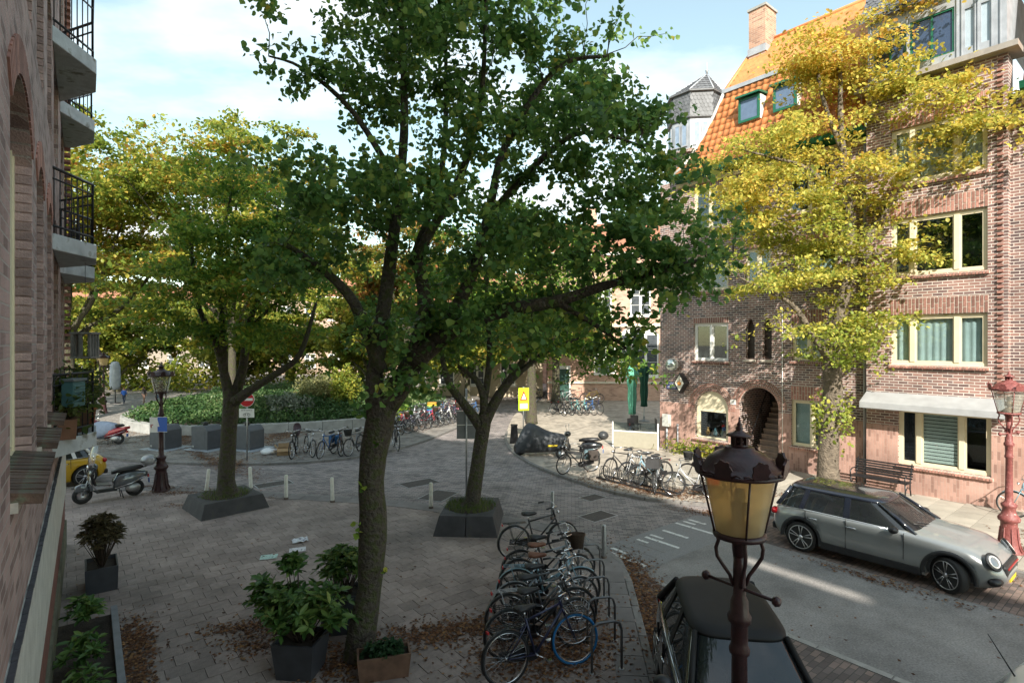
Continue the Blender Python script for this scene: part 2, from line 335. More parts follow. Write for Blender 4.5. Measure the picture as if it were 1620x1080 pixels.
sheet('road_ramp', [xy(7.15, 8.9), xy(7.15, 14.2), xy(8.6, 13.3), xy(8.6, 9.2)], .006, ramp_m)
m_park = brick_mat('parking_clinker', (.23, .17, .145), (.16, .13, .12), (.075, .07, .06), course=.1, length=.21, joint=.012, axes='xy', rot=-TH, bump=.4, var=.25)
sheet('parking_strip', [xy(-30, 3.2), xy(-30, 8.95), xy(6.6, 8.95), xy(7.1, 9.2), xy(7.1, 6)], .006, m_park)
sheet('parking_strip', [xy(-30, 12.75), xy(-30, 14.9), xy(7.15, 14.9), xy(7.15, 13.3), xy(6.6, 12.75)], .006, m_park)
# the pale concrete edging between parking strip and asphalt
eg = MB()
for k in range(28):
    eg.box(SN(6.2-k*1., 9.02, .006), (.98, .12, .02), TH+PI/2)
eg.build('road_edging', mat('pale_edging', (.3, .29, .27), .8, var=.2, scale=6)).__setitem__('kind', 'structure')
# painted stripes of the speed table
stripes = [(9.48, 7.3, 8.4, .1), (9.72, 8.0, 8.45, .09), (10.62, 8.1, 8.42, .08), (10.9, 7.45, 8.4, .1), (11.12, 8.05, 8.42, .09), (11.62, 7.7, 8.42, .1), (12.35, 7.3, 8.55, .1), (12.62, 8.15, 8.5, .09), (12.85, 8., 8.5, .1), (9.25, 8.2, 8.5, .09), (10.0, 7.4, 8.3, .05), (10.4, 7.5, 8.2, .05)]
for k, (n, a, b, wd) in enumerate(stripes):
    m_ = m_wpaint if wd > .06 else mat('worn_road_paint', (.2, .19, .185), .8, var=.2, scale=9)
    sheet('road_marking', [xy(a, n-wd/2), xy(a, n+wd/2), xy(b, n+wd/2), xy(b, n-wd/2)], .0105, m_)
for a, b in ((22.0, 24.2), (24.6, 26.5)):   # give-way dashes on the side street
    for k in range(4):
        sheet('road_marking', [xy(a+k*.02, .2-k*.55), xy(a, -.1-k*.55), xy(a+.15, -.1-k*.55), xy(a+.15, .2-k*.55)], .0105, m_wpaint)

def raised(name, poly, m, z=ZP):
    mb = MB(); pts = [Vector((p[0], p[1], 0)) for p in poly]; tri = geometry.tessellate_polygon([pts]); n = len(pts)
    mb.add([(p.x, p.y, z) for p in pts], [t if (pts[t[1]]-pts[t[0]]).cross(pts[t[2]]-pts[t[0]]).z > 0 else t[::-1] for t in tri])
    mb.add([(p.x, p.y, z) for p in pts]+[(p.x, p.y, -.05) for p in pts], [(i, (i+1) % n, n+(i+1) % n, n+i) for i in range(n)])
    o = mb.build(name, m); o['kind'] = 'structure'; return o
# square in front of our house
sq_edge = [xy(*p) for p in [(24.5, -4), (22.6, 0), (21.4, 1.6), (20.2, 3.1), (17.5, 5.2), (15.1, 7.15), (13.4, 8.2), (10.5, 9.45), (8.9, 9.6)]]
near_k = [(1.98, 12.25), (2.22, 11.9), (2.3, 11.3), (2.22, 10.4), (1.95, 7.7), (1.72, 5.5), (1.9, 3.4), (2.9, 1.2)]
sq_edge = [tuple(p.xy) for p in smooth_line([(p[0], p[1], 0) for p in sq_edge+near_k], 4)]
sq_poly = sq_edge+[xy(-14, 5.3), tuple(LW(-14, -1.0).xy), tuple(LW(16.2, -1.0).xy), tuple(LW(18, -6).xy)]
square = raised('square', sq_poly, m_joint, ZP-.012)
# its 30 x 30 slabs, rows running across the street
TS = .3
tile_me = MB(); tile_me.add([(-.1475, -.1475, -.03), (.1475, -.1475, -.03), (.1475, .1475, -.03), (-.1475, .1475, -.03), (-.144, -.144, .012), (.144, -.144, .012), (.144, .144, .012), (-.144, .144, .012), (-.1475, -.1475, .008), (.1475, -.1475, .008), (.1475, .1475, .008), (-.1475, .1475, .008)],
    [(4, 5, 6, 7), (8, 9, 5, 4), (9, 10, 6, 5), (10, 11, 7, 6), (11, 8, 4, 7), (0, 1, 9, 8), (1, 2, 10, 9), (2, 3, 11, 10), (3, 0, 8, 11)])
tile_mesh = tile_me.mesh('slab', m_tile)
cand = []
for i in range(-4, 86):
    for j in range(-4, 36):
        s = i*TS; n = j*TS+(.15 if i % 2 else 0)-.25
        p = SN(s, n)
        if p.y < 6.6 or not inside(sq_poly, p.x, p.y) or any(not inside(sq_poly, p.x+a, p.y+b) for a, b in ((.2, 0), (-.2, 0), (0, .2), (0, -.2))): continue
        if abs(p.x/max(p.y, .1)) > .98: continue
        cand.append((p.y, p.x, p.y, s, n))
cand.sort()
seen = [c for c in cand if c[2] > 7.55]; cand = [c for c in cand if c[2] <= 7.55]
stuff_t = MB()
def slab_xf(x, y): return Matrix.Translation((x, y, ZP-.012)) @ Matrix.Rotation(TH+random.gauss(0, .008), 4, 'Z') @ Matrix.Rotation(random.gauss(0, .007), 4, 'X') @ Matrix.Rotation(random.gauss(0, .007), 4, 'Y')
for k, c in enumerate(seen):
    mm = slab_xf(c[1], c[2]); mm.translation.z += random.uniform(-.002, .004)
    if k < 290:
        o = put('slab', tile_mesh, square); o.matrix_local = mm
    else: stuff_t.add([mm @ Vector(v) for v in tile_me.v], tile_me.f)
for c in cand: stuff_t.add([slab_xf(c[1], c[2]) @ Vector(v) for v in tile_me.v], tile_me.f)
stuff_t.build('paving_slabs', m_tile, square, kind='stuff')
ES = [Vector((p[0], p[1], 0)) for p in sq_edge if p[0] > -14 and p[1] > 3]; d_ = 0.; nxt = .25; i_ = 0      # broad edging slabs that follow the kerb
m_edge = mat('edging_slab', (.2, .185, .178), .82, var=.14, scale=3, objr=.14, bump=.15, bscale=90)
es_ = MB(); es_.add([(-.245, -.215, -.03), (.245, -.215, -.03), (.245, .215, -.03), (-.245, .215, -.03), (-.242, -.212, .006), (.242, -.212, .006), (.242, .212, .006), (-.242, .212, .006)], [(4, 5, 6, 7), (0, 1, 5, 4), (1, 2, 6, 5), (2, 3, 7, 6), (3, 0, 4, 7)]); es_ = es_.mesh('edging_slab', m_edge)
for a, b in zip(ES, ES[1:]):
    L_ = (b-a).length
    while nxt <= d_+L_:
        p_ = a.lerp(b, (nxt-d_)/L_); u_ = (b-a)/L_; nn_ = Vector((u_.y, -u_.x, 0)); c_ = p_+nn_*.29
        if not inside(sq_poly, c_.x, c_.y): c_ = p_-nn_*.29
        o = put('edging_slab', es_, square); o.location = (c_.x, c_.y, ZP+.004+random.uniform(0, .002)); o.rotation_euler = (0, 0, math.atan2(u_.y, u_.x)); nxt += .5
    d_ += L_
# kerb stones
def kerb(name, line, width=.13, z=ZP+.004, m=m_kerb, step=1.0):
    root = None; L = [Vector((p[0], p[1], 0)) for p in line]; acc = [0.]
    for a, b in zip(L, L[1:]): acc.append(acc[-1]+(b-a).length)
    def at(d):
        d = min(max(d, 0), acc[-1]-1e-6)
        for i in range(len(L)-1):
            if acc[i+1] >= d: return L[i].lerp(L[i+1], (d-acc[i])/(acc[i+1]-acc[i]))
        return L[-1]
    base = MB(); base.tube([p+Vector((0, 0, -.03)) for p in L], .05, 5); root = base.build(name, m_joint); root['kind'] = 'structure'
    d = 0
    while d < acc[-1]-.3:
        a = at(d+.006); b = at(d+step-.006); q = (b-a); ang = math.atan2(q.y, q.x)
        mb = MB(); mb.box((0, 0, 0), (q.length, width, .22)); o = mb.build('kerb_stone', m, root, bevel=.012)
        o.location = (a+b)/2+Vector((0, 0, z-.11+random.uniform(-.003, .003))); o.rotation_euler = (0, 0, ang); d += step
    return root
kerb('kerb', [p for p in sq_edge if p[1] < 30 and p[0] > -19])
# pavement on the right with the plaza behind it
kr = smooth_line([SN(*p) for p in [(-30, 14.95), (2, 14.95), (7.6, 14.9), (9.0, 14.2), (10.7, 13.3), (13.5, 13.35), (16.7, 14.1), (20.4, 16.1), (26, 21), (31, 26)]], 5)
kr = [tuple(p.xy) for p in kr]
side_poly = kr+[xy(34, 32), xy(34, 60), xy(-30, 60)]
sidewalk = raised('sidewalk', side_poly, m_plaza, ZP)
kerb('kerb', [p for p in kr if p[1] < 30 and p[0] < 16])
pt = MB(); pt.add([(-.296, -.296, -.02), (.296, -.296, -.02), (.296, .296, -.02), (-.296, .296, -.02), (-.292, -.292, .012), (.292, -.292, .012), (.292, .292, .012), (-.292, .292, .012)], [(4, 5, 6, 7), (0, 1, 5, 4), (1, 2, 6, 5), (2, 3, 7, 6), (3, 0, 4, 7)])
ptm = pt.mesh('pavement_slab', m_tile2)
jb = sheet('pavement_bed', [xy(-3, 15.05), xy(12.5, 15.05), xy(12.5, 20.2), xy(-3, 20.2)], ZP+.003, mat('pale_joint', (.2, .18, .15), .9))
for i in range(26):
    for j in range(8):
        s = -2.7+i*.6; n = 15.36+j*.6+(.3 if i % 2 else 0)
        if n > 20.0: continue
        p = SN(s, n); o = put('pavement_slab', ptm, jb); o.location = (p.x, p.y, ZP+.002+random.uniform(0, .003)); o.rotation_euler = (random.gauss(0, .003), random.gauss(0, .003), TH)
# pavement of the park side
pk = smooth_line([SN(*p) for p in [(60, 1.2), (44, 1.0), (34, .7), (29, 1.0), (26.3, 2.1), (23.4, 4.6), (21.7, 7.2), (21.4, 9.5), (22.2, 12), (23.9, 14.7), (26.8, 18.5), (30, 22), (38, 27), (60, 36)]], 5)
pk = [tuple(p.xy) for p in pk]
raised('park_pavement', pk+[xy(90, 36), xy(90, 1.2)], brick_mat('park_pavers', (.25, .23, .21), (.21, .195, .18), (.13, .12, .105), course=.2, length=.3, axes='xy', rot=-TH, bump=.2), ZP)
kerb('kerb', [p for p in pk if p[1] < 32 and p[0] < 0])
# utility covers in the road
for k, (s, n, a, b, ang) in enumerate([(16.3, 9.2, 1.2, .7, 0), (14.6, 8.9, 1.1, .8, .5), (10.2, 11.2, .9, .6, 0), (11.5, 12.4, .7, .5, 0), (19.2, 5.4, 1.1, .6, 0)]):
    mb = MB(); mb.box((0, 0, .004), (a, b, .012)); c_ = mb.build('utility_cover', mat('iron_cover', (.075, .065, .06), .7, .3, var=.3, scale=20, bump=.6, bscale=60), loc=SN(s, n, 0), rot=TH+ang)
    tag(c_, ['dull iron cover in the brick road nearest the bed wall', 'large iron cover in the road by the white posts', 'square iron cover beside the striped ramp', 'small dark iron cover by the kerb near the bicycle rack', 'long iron cover in the road by the no-entry sign'][k], 'cover')
    r_ = MB()
    for q in ((0, b/2, a, .03), (0, -b/2, a, .03)): r_.box((q[0], q[1], .006), (q[2]+.03, .03, .014))
    for q in (-1, 1): r_.box((q*a/2, 0, .006), (.03, b-.03, .014))
    r_.build('rim', m_steel, c_)
# fallen leaves
def litter(name, blobs, n, z=ZP+.004, size=(.018, .04)):
    P = []
    for (c, rx, ry, ang, wgt) in blobs:
        k = int(n*wgt); a = RNG.normal(0, .5, (k, 2))*np.array([rx, ry]); ca, sa = math.cos(ang), math.sin(ang)
        P.append(np.stack([c[0]+a[:, 0]*ca-a[:, 1]*sa, c[1]+a[:, 0]*sa+a[:, 1]*ca], 1))
    P = np.concatenate(P); k = len(P); th = RNG.uniform(0, 2*PI, k); sz = RNG.uniform(size[0], size[1], k)
    V = np.zeros((k, 4, 3)); zz = (z if np.isscalar(z) else z(P)) + np.abs(RNG.normal(0, .008, k))
    for q, (ax, ay) in enumerate(((-1, 0), (0, -.6), (1, 0), (0, .6))):
        V[:, q, 0] = P[:, 0]+sz*(ax*np.cos(th)-ay*np.sin(th)); V[:, q, 1] = P[:, 1]+sz*(ax*np.sin(th)+ay*np.cos(th)); V[:, q, 2] = zz+RNG.uniform(0, .018, k)
    Fa = np.arange(k*4).reshape(k, 4)
    return put(name, np_mesh(name, V.reshape(-1, 3), Fa, m_litter), kind='stuff')
l1 = litter('fallen_leaves', [((-1.1, 8.85), 1.25, .42, .25, .16), ((-.25, 9.1), .8, .22, .2, .05), ((.6, 8.3), 1.2, .8, .2, .25), ((-4.3, 9.0), .7, .3, .3, .05), ((-3.9, 8.5), .5, .5, .3, .05), ((.9, 9.6), .9, .9, 0, .09), ((-2.4, 7.95), .7, .5, 0, .1), ((-1.0, 9.2), 9, 4, 0, .06),
    ((-11.6, 17.6), 2.2, .25, -.1, .05), ((-8.6, 15.9), 1.8, .4, .3, .05), ((-10.2, 16.9), 1.0, .25, .1, .03)], 7500)
tag(l1, 'brown fallen leaves drifted over the dark square', 'leaves')
l2 = litter('fallen_leaves', [((2.5, 10.4), .5, 2.2, .06, .3), ((2.25, 8.9), .45, 2., 0, .25), ((2.3, 11.6), .6, .5, 0, .1), ((2.1, 7.8), .4, 1.2, 0, .15), ((1.5, 11.9), .7, .25, 0, .05), ((7.2, 10.9), 1.6, .22, -.9, .06), ((9.4, 11.6), 1.4, .5, -.9, .05), ((5.3, 15.2), 1., .25, -.5, .06)], 5200, z=.012)
tag(l2, 'orange brown leaves heaped along the gutter by the dark car', 'leaves')
l3 = litter('fallen_leaves', [((4.2, 17.1), 1.8, .6, -.6, .3), ((5.7, 17.0), 1.4, .7, 0, .25), ((8.2, 16.5), 2.2, .5, -.9, .15), ((2.9, 18.2), 1.6, .8, -.6, .1), ((12.6, 12.8), .9, .5, -.8, .1), ((11.4, 12.0), 1., .5, -.9, .1)], 3600, z=ZP+.016)
tag(l3, 'scattered yellow brown leaves round the bicycle rack pavement', 'leaves')
l4 = litter('fallen_leaves', [(tuple(SN(30.5, 4.2).xy), 3.2, 1.2, 2.2, .28), (tuple(SN(28.2, 8.2).xy), 3.4, 1.1, 1.6, .22), (tuple(SN(34.5, 1.8).xy), 4.5, 1.2, 2.2, .2), (tuple(SN(24.2, 8.5).xy), 4, 1.6, .9, .1), (tuple(SN(24.8, 4.4).xy), 3.5, .4, 2.3, .08), (tuple(SN(22.6, 5.0).xy), 3, .5, 2.3, .06), (tuple(SN(26, 13).xy), 3.6, 1.2, .9, .1)], 9000, size=(.03, .055))
tag(l4, 'dry leaves lying round the containers below the bed wall', 'leaves')
# sheets of paper on the square
for k, (x, y, a, lab, cc) in enumerate([(-5.2, 11.9, .3, 'pale green printed sheet lying flat on the dark square', (.5, .68, .62)), (-4.74, 12.3, .35, 'white printed sheet with dark drawings lying flat on the square', (.72, .72, .74)), (-4.9, 12.85, .45, 'crumpled white sheet behind the flat white sheet on the square', (.72, .74, .78))]):
    mb = MB(); nx, ny = 7, 5
    vs = [((i/(nx-1)-.5)*.34, (j/(ny-1)-.5)*.27, .004+random.uniform(0, .008 if k < 2 else .05)) for j in range(ny) for i in range(nx)]
    mb.add(vs, [(j*nx+i, j*nx+i+1, (j+1)*nx+i+1, (j+1)*nx+i) for j in range(ny-1) for i in range(nx-1)])
    tag(mb.build('paper_sheet', mat('printed_paper', cc, .8, var=.06, scale=18, col2=(.15, .3, .28) if k == 0 else (.22, .2, .25), c2=.6), loc=(x, y, ZP+.006), rot=a), lab, 'paper')
# ================================================================== OUR OWN HOUSE (left edge)
def poly_wall(mb, outer, holes, y, depth, arch_mi=None):
    loops = [[Vector((p[0], p[1], 0)) for p in outer]]+[[Vector((p[0], p[1], 0)) for p in h] for h in holes]
    flat = [p for l in loops for p in l]; tri = geometry.tessellate_polygon(loops)
    mb.add([(p.x, y, p.y) for p in flat], [t if (flat[t[1]]-flat[t[0]]).cross(flat[t[2]]-flat[t[0]]).z > 0 else t[::-1] for t in tri])
    for h in holes:
        n = len(h); mb.add([(p[0], y, p[1]) for p in h]+[(p[0], y+depth, p[1]) for p in h], [(i, (i+1) % n, n+(i+1) % n, n+i) for i in range(n)])
def rect(x0, x1, z0, z1): return [(x0, z0), (x1, z0), (x1, z1), (x0, z1)]
def arched(x0, x1, z0, zs, rise, n=10):
    c = (x0+x1)/2; hw = (x1-x0)/2
    if rise < hw-.01:
        rad = (hw*hw+rise*rise)/(2*rise); cz = zs+rise-rad; a = math.asin(hw/rad)
        arc = [(c+rad*math.sin(a-2*a*k/n), cz+rad*math.cos(a-2*a*k/n)) for k in range(n+1)]
    else: arc = [(c+hw*math.cos(PI*k/n), zs+rise*math.sin(PI*k/n)) for k in range(n+1)]
    return [(x0, z0), (x1, z0)]+arc
def window(parent, x0, x1, z0, z1, y, fr=m_cream, splits=(), bars=(), curtain=None, f=.07, room=True, pane_m=None, hb=()):
    """frame in the opening; panes and curtains are its sub-parts"""
    mb = MB(); W = x1-x0; Hh = z1-z0; t = .07
    mb.box(((x0+x1)/2, y, z0+f/2), (W, t, f)); mb.box(((x0+x1)/2, y, z1-f/2), (W, t, f))
    for xx in (x0+f/2, x1-f/2): mb.box((xx, y, (z0+z1)/2), (f, t-.006, Hh-2*f))
    ed = [x0+f]+[x0+W*q for q in splits]+[x1-f]
    for q in splits: mb.box((x0+W*q, y-.012, (z0+z1)/2), (f*1.5, t+.02, Hh-2*f))
    for q in hb: mb.box(((x0+x1)/2, y+.004, z0+Hh*q), (W-2*f, t-.02, f*.55))
    o = mb.build('window', fr, parent)
    for a, b in zip(ed, ed[1:]):
        a2 = a+(f*.75 if a != ed[0] else 0); b2 = b-(f*.75 if b != ed[-1] else 0)
        s = MB()      # sash
        for xx in (a2+.02, b2-.02): s.box((xx, y+.006, (z0+z1)/2), (.04, .05, Hh-2*f))
        for zz in (z0+f+.02, z1-f-.02): s.box(((a2+b2)/2, y+.006, zz), (b2-a2-.08, .05, .04))
        for q in bars: s.box(((a2+b2)/2, y+.004, z0+Hh*q), (b2-a2-.08, .03, .025))
        s.build('sash', fr, o)
        p = MB(); p.box(((a2+b2)/2, y+.008, (z0+z1)/2), (b2-a2-.06, .008, Hh-2*f-.06)); p.build('pane', pane_m or m_glass, o)
        if curtain:
            cm, lo, hi, amp = curtain; c = MB(); n = max(8, int((b2-a2)*26)); zz0 = z0+f+Hh*lo; zz1 = z0-f+Hh*hi
            vs = []
            for k in range(n+1):
                xx = a2+.02+(b2-a2-.04)*k/n; yy = y+.085+amp*math.sin(k*1.35+x0*3)*random.uniform(.6, 1.2); vs += [(xx, yy, zz0), (xx, yy*.5+(y+.085)*.5, zz1)]
            c.smooth = True; c.add(vs, [(2*k, 2*k+2, 2*k+3, 2*k+1) for k in range(n)]); c.build('curtain', cm, o)
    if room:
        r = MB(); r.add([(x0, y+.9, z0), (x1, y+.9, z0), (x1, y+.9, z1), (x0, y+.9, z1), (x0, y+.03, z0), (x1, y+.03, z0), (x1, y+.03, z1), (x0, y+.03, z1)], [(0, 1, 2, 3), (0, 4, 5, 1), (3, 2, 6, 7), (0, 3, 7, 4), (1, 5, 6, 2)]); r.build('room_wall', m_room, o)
    return o
OWN_H = 13.7
own = thing('apartment_house', 'weathered purplish brick apartment house with splayed balconies and white plinth band', 'house', LW(0, -.4, 0), R(90)+TL)
m_ownbrick = brick_mat('own_house_brick', (.43, .305, .285), (.32, .22, .205), (.42, .36, .335), joint=.015, bump=1.)
mb = MB()
win_x = [(4.9, 6.77), (7.35, 8.5), (9.25, 10.35), (11.0, 12.6), (13.9, 15.3), (2.2, 3.6), (-1.0, .9), (-4, -2.4), (-7, -5.2), (-10, -8.4), (-13, -11.2), (-16, -14.4), (-19, -17.2), (-22, -20.4)]
holes = []
for a, b in win_x:
    if a < 2 and a > -2: continue
    for zb, zs, rise in ((3.65, 6.3, .42), (7.55, 9.3, .3), (10.5, 12.4, .3)):
        holes.append(arched(a, b, zb, zs, rise*min(1, (b-a)/1.8)))
poly_wall(mb, rect(-26, 16.2, 2.62, OWN_H), holes, 0, .17)
mb.add([(16.2, 0, 0), (16.2, 10, 0), (16.2, 10, OWN_H), (16.2, 0, OWN_H), (-26, 0, 0), (-26, 10, 0), (-26, 10, OWN_H), (-26, 0, OWN_H)], [(0, 1, 2, 3), (5, 4, 7, 6), (1, 5, 6, 2)])
mb.build('wall', m_ownbrick, own)
rf = MB(); rf.box((-4.9, 5.0, OWN_H+.1), (42.6, 10.4, .2)); rf.build('roof', m_leadgrey, own)
for a, b in ((-25.8, -17.1), (-11.2, -11.0), (-8.2, 16.1)):      # unseen blocks added on the roof, their height set by the street's shadow edge
    at_ = MB(); at_.box(((a+b)/2, 2.2, OWN_H+2.2), (b-a, 3.6, 4.0)); at_.build('shadow_block', m_leadgrey, own)
for a, b, z0, z1 in ((-16.9, -11.3, 14.95, 15.4), (-10.9, -8.3, 14.75, 15.2)):      # unseen boards and posts added, with slits that throw sun streaks on the road
    for za, zb in ((OWN_H+.2, z0), (z1, OWN_H+4.2)): sc2 = MB(); sc2.box(((a+b)/2, .45, (za+zb)/2), (b-a, .06, zb-za)); sc2.build('screen_panel', m_leadgrey, own)
    for q in (a, b): sc2 = MB(); sc2.box((q, .5, OWN_H+2.2), (.16, .16, 4.0)); sc2.build('slit_post', m_leadgrey, own)
for cx in (-13.5, -6.0, 3.2, 9.5):
    ch = MB(); ch.box((cx, 2.2, OWN_H+4.6), (1.1, .7, 1.4)); ch.build('chimney', m_ownbrick, own)
for h in holes:
    xs = [p[0] for p in h]; zs = [p[1] for p in h]
    if min(xs) < -15: continue
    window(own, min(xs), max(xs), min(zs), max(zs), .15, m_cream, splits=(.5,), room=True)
# bands of the base
b1 = MB(); poly_wall(b1, rect(-26, 16.2, 1.34, 2.62), [], -.025, .02); b1.add([(-26, -.025, 2.62), (16.2, -.025, 2.62), (16.2, 0, 2.635), (-26, 0, 2.635)], [(0, 1, 2, 3)])
b1.build('plaster_band', mat('white_roughcast', (.62, .61, .56), .95, var=.14, scale=4, bump=1., bscale=55), own)
b2 = MB(); b2.box((-4.9, .1, 1.0), (42.2, .21, .68)); b2.build('red_band', mat('red_plinth', (.21, .09, .07), .8, var=.25, scale=4, bump=.6), own)
b3 = MB(); b3.box((-4.9, .06, .33), (42.2, .2, .66)); b3.build('base_course', mat('mossy_base', (.15, .15, .1), .9, var=.3, scale=3, bump=.6), own)
b4 = MB()
for k in range(90): b4.box((2.+k*.16, -.028, 2.625+random.uniform(-.008, .008)), (.15, .035, .03))
b4.build('drip_course', mat('dark_stain', (.06, .06, .07), .8, var=.4, scale=8), own)
# jamb bricks and mossy sill tiles of the windows beside us, brick by brick
m_jamb = mat('jamb_brick', (.36, .25, .23), .9, var=.22, scale=10, objr=.35, bump=.5, bscale=50)
jm = MB(); jm.box((0, .088, 0), (.024, .168, .070)); jm = jm.mesh('brick', m_jamb)
for (a, b) in win_x[:3]:
    for zb, zt in ((3.65, 6.3), (7.55, 9.3)):
        z = zb+.06
        while z < zt-.02:
            o = put('brick', jm, own); o.location = (b-.004+random.uniform(-.004, .004), random.uniform(-.004, .003), z); o.rotation_euler = (random.gauss(0, .008), 0, random.gauss(0, .01)); z += .085
    so = MB(); so.box(((a+b)/2, .06, 3.6), (b-a-.01, .2, .07)); sl = so.build('window_sill', m_mortar, own)
    n = int((b-a)/.085)
    st = MB(); st.hexa([Vector(p) for p in ((-.037, -.16, -.055), (.037, -.16, -.055), (-.037, .14, -.02), (.037, .14, -.02), (-.037, -.17, .01), (.037, -.17, .01), (-.037, .14, .06), (.037, .14, .06))])
    stm = st.mesh('sill_tile', mat('mossy_tile', (.085, .05, .035), .7, var=.4, scale=9, col2=(.11, .11, .07), c2=.55, objr=.5, bump=.5))
    for k in range(n):
        o = put('sill_tile', stm, sl); o.location = (a+.045+k*(b-a-.09)/(n-1), 0, 3.66+random.uniform(-.006, .006)); o.rotation_euler = (random.gauss(0, .02), 0, random.gauss(0, .02))
    # header bricks round the arch
    hd = MB(); hw = (b-a)/2; rise = .42*min(1, (b-a)/1.8); rad = (hw*hw+rise*rise)/(2*rise); cz = 6.3+rise-rad; am = math.asin(hw/rad)
    for k in range(int(2*am*rad/.085)):
        t = -am+.085/rad*(k+.5); m4 = Matrix.Translation(((a+b)/2, 0, cz)) @ Matrix.Rotation(t, 4, 'Y')
        hd.box((0, .06, rad+.14), (.07, .15, .26), m=m4)
    hd.build('arch_ring', m_brickpc, own)
# toothed corner
tb = MB()
for k in range(84): tb.box((16.1, -.05, 2.75+k*.15), (.22, .12, .06))
tb.build('toothed_corner', m_brickpc, own)
# splayed balconies
def balcony(x, zb, name_lab, dark=True, deco=False):
    pl = [(x, 0), (x+.9, -.53), (x+1.75, -.53), (x+2.65, 0)]
    s = MB(); s.prism([pl[0], pl[3], pl[2], pl[1]][::-1], zb, zb+.24); b = s.build('balcony', mat('balcony_concrete', (.42, .45, .47), .85, var=.2, scale=4, col2=(.2, .2, .17), c2=.62, bump=.3), own, bevel=.012, label=name_lab)
    r = MB(); zt = zb+1.22; path = [(p[0], p[1]+.05) for p in pl]
    for zz, rr in ((zt, .022), (zb+.36, .018), (zt-.16, .014)): r.tube([(p[0], p[1], zz) for p in path], rr, 6)
    for a, c in zip(path, path[1:]):
        L = math.dist(a, c); n = max(2, int(L/.125))
        for k in range(n+1):
            q = (a[0]+(c[0]-a[0])*k/n, a[1]+(c[1]-a[1])*k/n); r.tube([(q[0], q[1], zb+.24), (q[0], q[1], zt)], .009 if 0 < k < n else .016, 5)
    r.build('railing', m_black, b)
    return b
bal_lab = {9.1: 'upper', 6.05: 'middle', 2.98: 'low mossy'}
for zb in (9.1, 6.05, 2.98): balcony(10.55, zb, bal_lab[zb]+' balcony slab with black bars above')
for zb in (9.05, 6.0): balcony(13.55, zb, 'far balcony slab with black bars')
# things standing on the low balcony
def rosette_leaves(n, spread, h, size, stretch=2.2, droop=.3, up=.4):
    """n lanceolate leaves, scattered; returns V,F arrays (two quads per leaf)"""
    P = RNG.normal(0, 1, (n, 3))*np.array(spread)+np.array([0, 0, h]); return leaves_at(P, size, stretch, up)
def leaves_at(P, size, stretch=1.5, up=.4, axis=None, jit=.25, heart=False):
    n = len(P); d = RNG.normal(0, 1, (n, 3)) if axis is None else axis+RNG.normal(0, jit, (n, 3))
    d /= np.linalg.norm(d, axis=1, keepdims=True)+1e-9
    nr = RNG.normal(0, 1, (n, 3))*(1-up); nr[:, 2] += up*1.6+.15
    x = np.cross(d, nr); x /= np.linalg.norm(x, axis=1, keepdims=True)+1e-9; nn = np.cross(x, d)
    sz = size*np.clip(RNG.normal(1, .24, (n, 1)), .45, 1.6); L = sz*stretch/1.5; W = sz*.5
    fold = .22*W
    if heart: pr = [(0, 0, 0), (.12, .8, .5), (.5, 1.0, 1), (1, 0, .1)]
    else: pr = [(0, 0, 0), (.3, .7, 1), (.7, .62, 1), (1, 0, 0)]
    V = np.zeros((n, 6, 3))
    def pt(a, w_, f_): return P+d*(L*a)+x*(W*w_)+nn*(fold*f_*abs(w_) if not np.isscalar(f_) or True else 0)
    V[:, 0] = P; V[:, 1] = pt(pr[1][0], pr[1][1], 1); V[:, 2] = pt(pr[2][0], pr[2][1], 1); V[:, 3] = P+d*L-nn*(L*.08); V[:, 4] = pt(pr[2][0], -pr[2][1], 1); V[:, 5] = pt(pr[1][0], -pr[1][1], 1)
    b = (np.arange(n)*6)[:, None]
    F = np.concatenate([b+np.array([[0, 1, 2, 3]]), b+np.array([[0, 3, 4, 5]])], 1).reshape(-1, 4)
    return V.reshape(-1, 3), F
lf_bal = leaf_mat('balcony_plant_leaves', [(0, (.03, .06, .015)), (.5, (.09, .13, .03)), (1, (.2, .19, .06))])
def lpos(x, y, z): return own.matrix_basis @ Vector((x, y, z))
for k, (x, y, z, lab, cl) in enumerate([(10.95, -.17, 3.24, 'brown rectangular flower box with trailing herbs on the mossy low balcony', (.2, .1, .06)), (12.2, -.38, 3.24, 'terracotta pot with a green plant on the mossy low balcony', (.36, .13, .06)), (11.6, -.3, 3.24, 'brown tub with a bushy plant in the middle of the low balcony', (.14, .08, .05))]):
    z -= .02
    t = thing('flower_pot', lab, 'flower pot', lpos(x, y, z), R(90)+TL)
    p = MB(); p.lathe([(.01, 0), (.12, 0), (.16, .3), (.18, .3), (.18, .36), (.15, .36), (.14, .33), (.01, .33)], 14) if k else p.hexa([Vector(q) for q in ((-.22, -.1, 0), (.22, -.1, 0), (-.22, .1, 0), (.22, .1, 0), (-.25, -.12, .3), (.25, -.12, .3), (-.25, .12, .3), (.25, .12, .3))])
    p.build('pot', mat('pot_clay', cl, .8, var=.2), t)
    V, F = rosette_leaves(420, (.22, .13, .18), .62, .07); F_ = put('foliage', np_mesh('foliage', V, F, lf_bal), t)
    st = MB(); [st.tube([(random.uniform(-.1, .1), random.uniform(-.06, .06), .25), (random.uniform(-.2, .2), random.uniform(-.12, .12), .65)], .006, 5) for _ in range(9)]; st.build('stem', m_dark_wood, t)
t = thing('mail_box', 'blue green slatted box hooked on the low balcony railing', 'box', lpos(10.72, -.24, 3.72), R(90)+TL-.5)
p = MB(); p.box((0, 0, .19), (.3, .16, .38)); p.build('body', mat('teal_paint', (.05, .13, .14), .6, var=.15), t, bevel=.008)
p = MB(); p.box((0, 0, .4), (.34, .2, .04)); p.build('lid', mat('grey_lid', (.12, .14, .15), .6), t, bevel=.008)
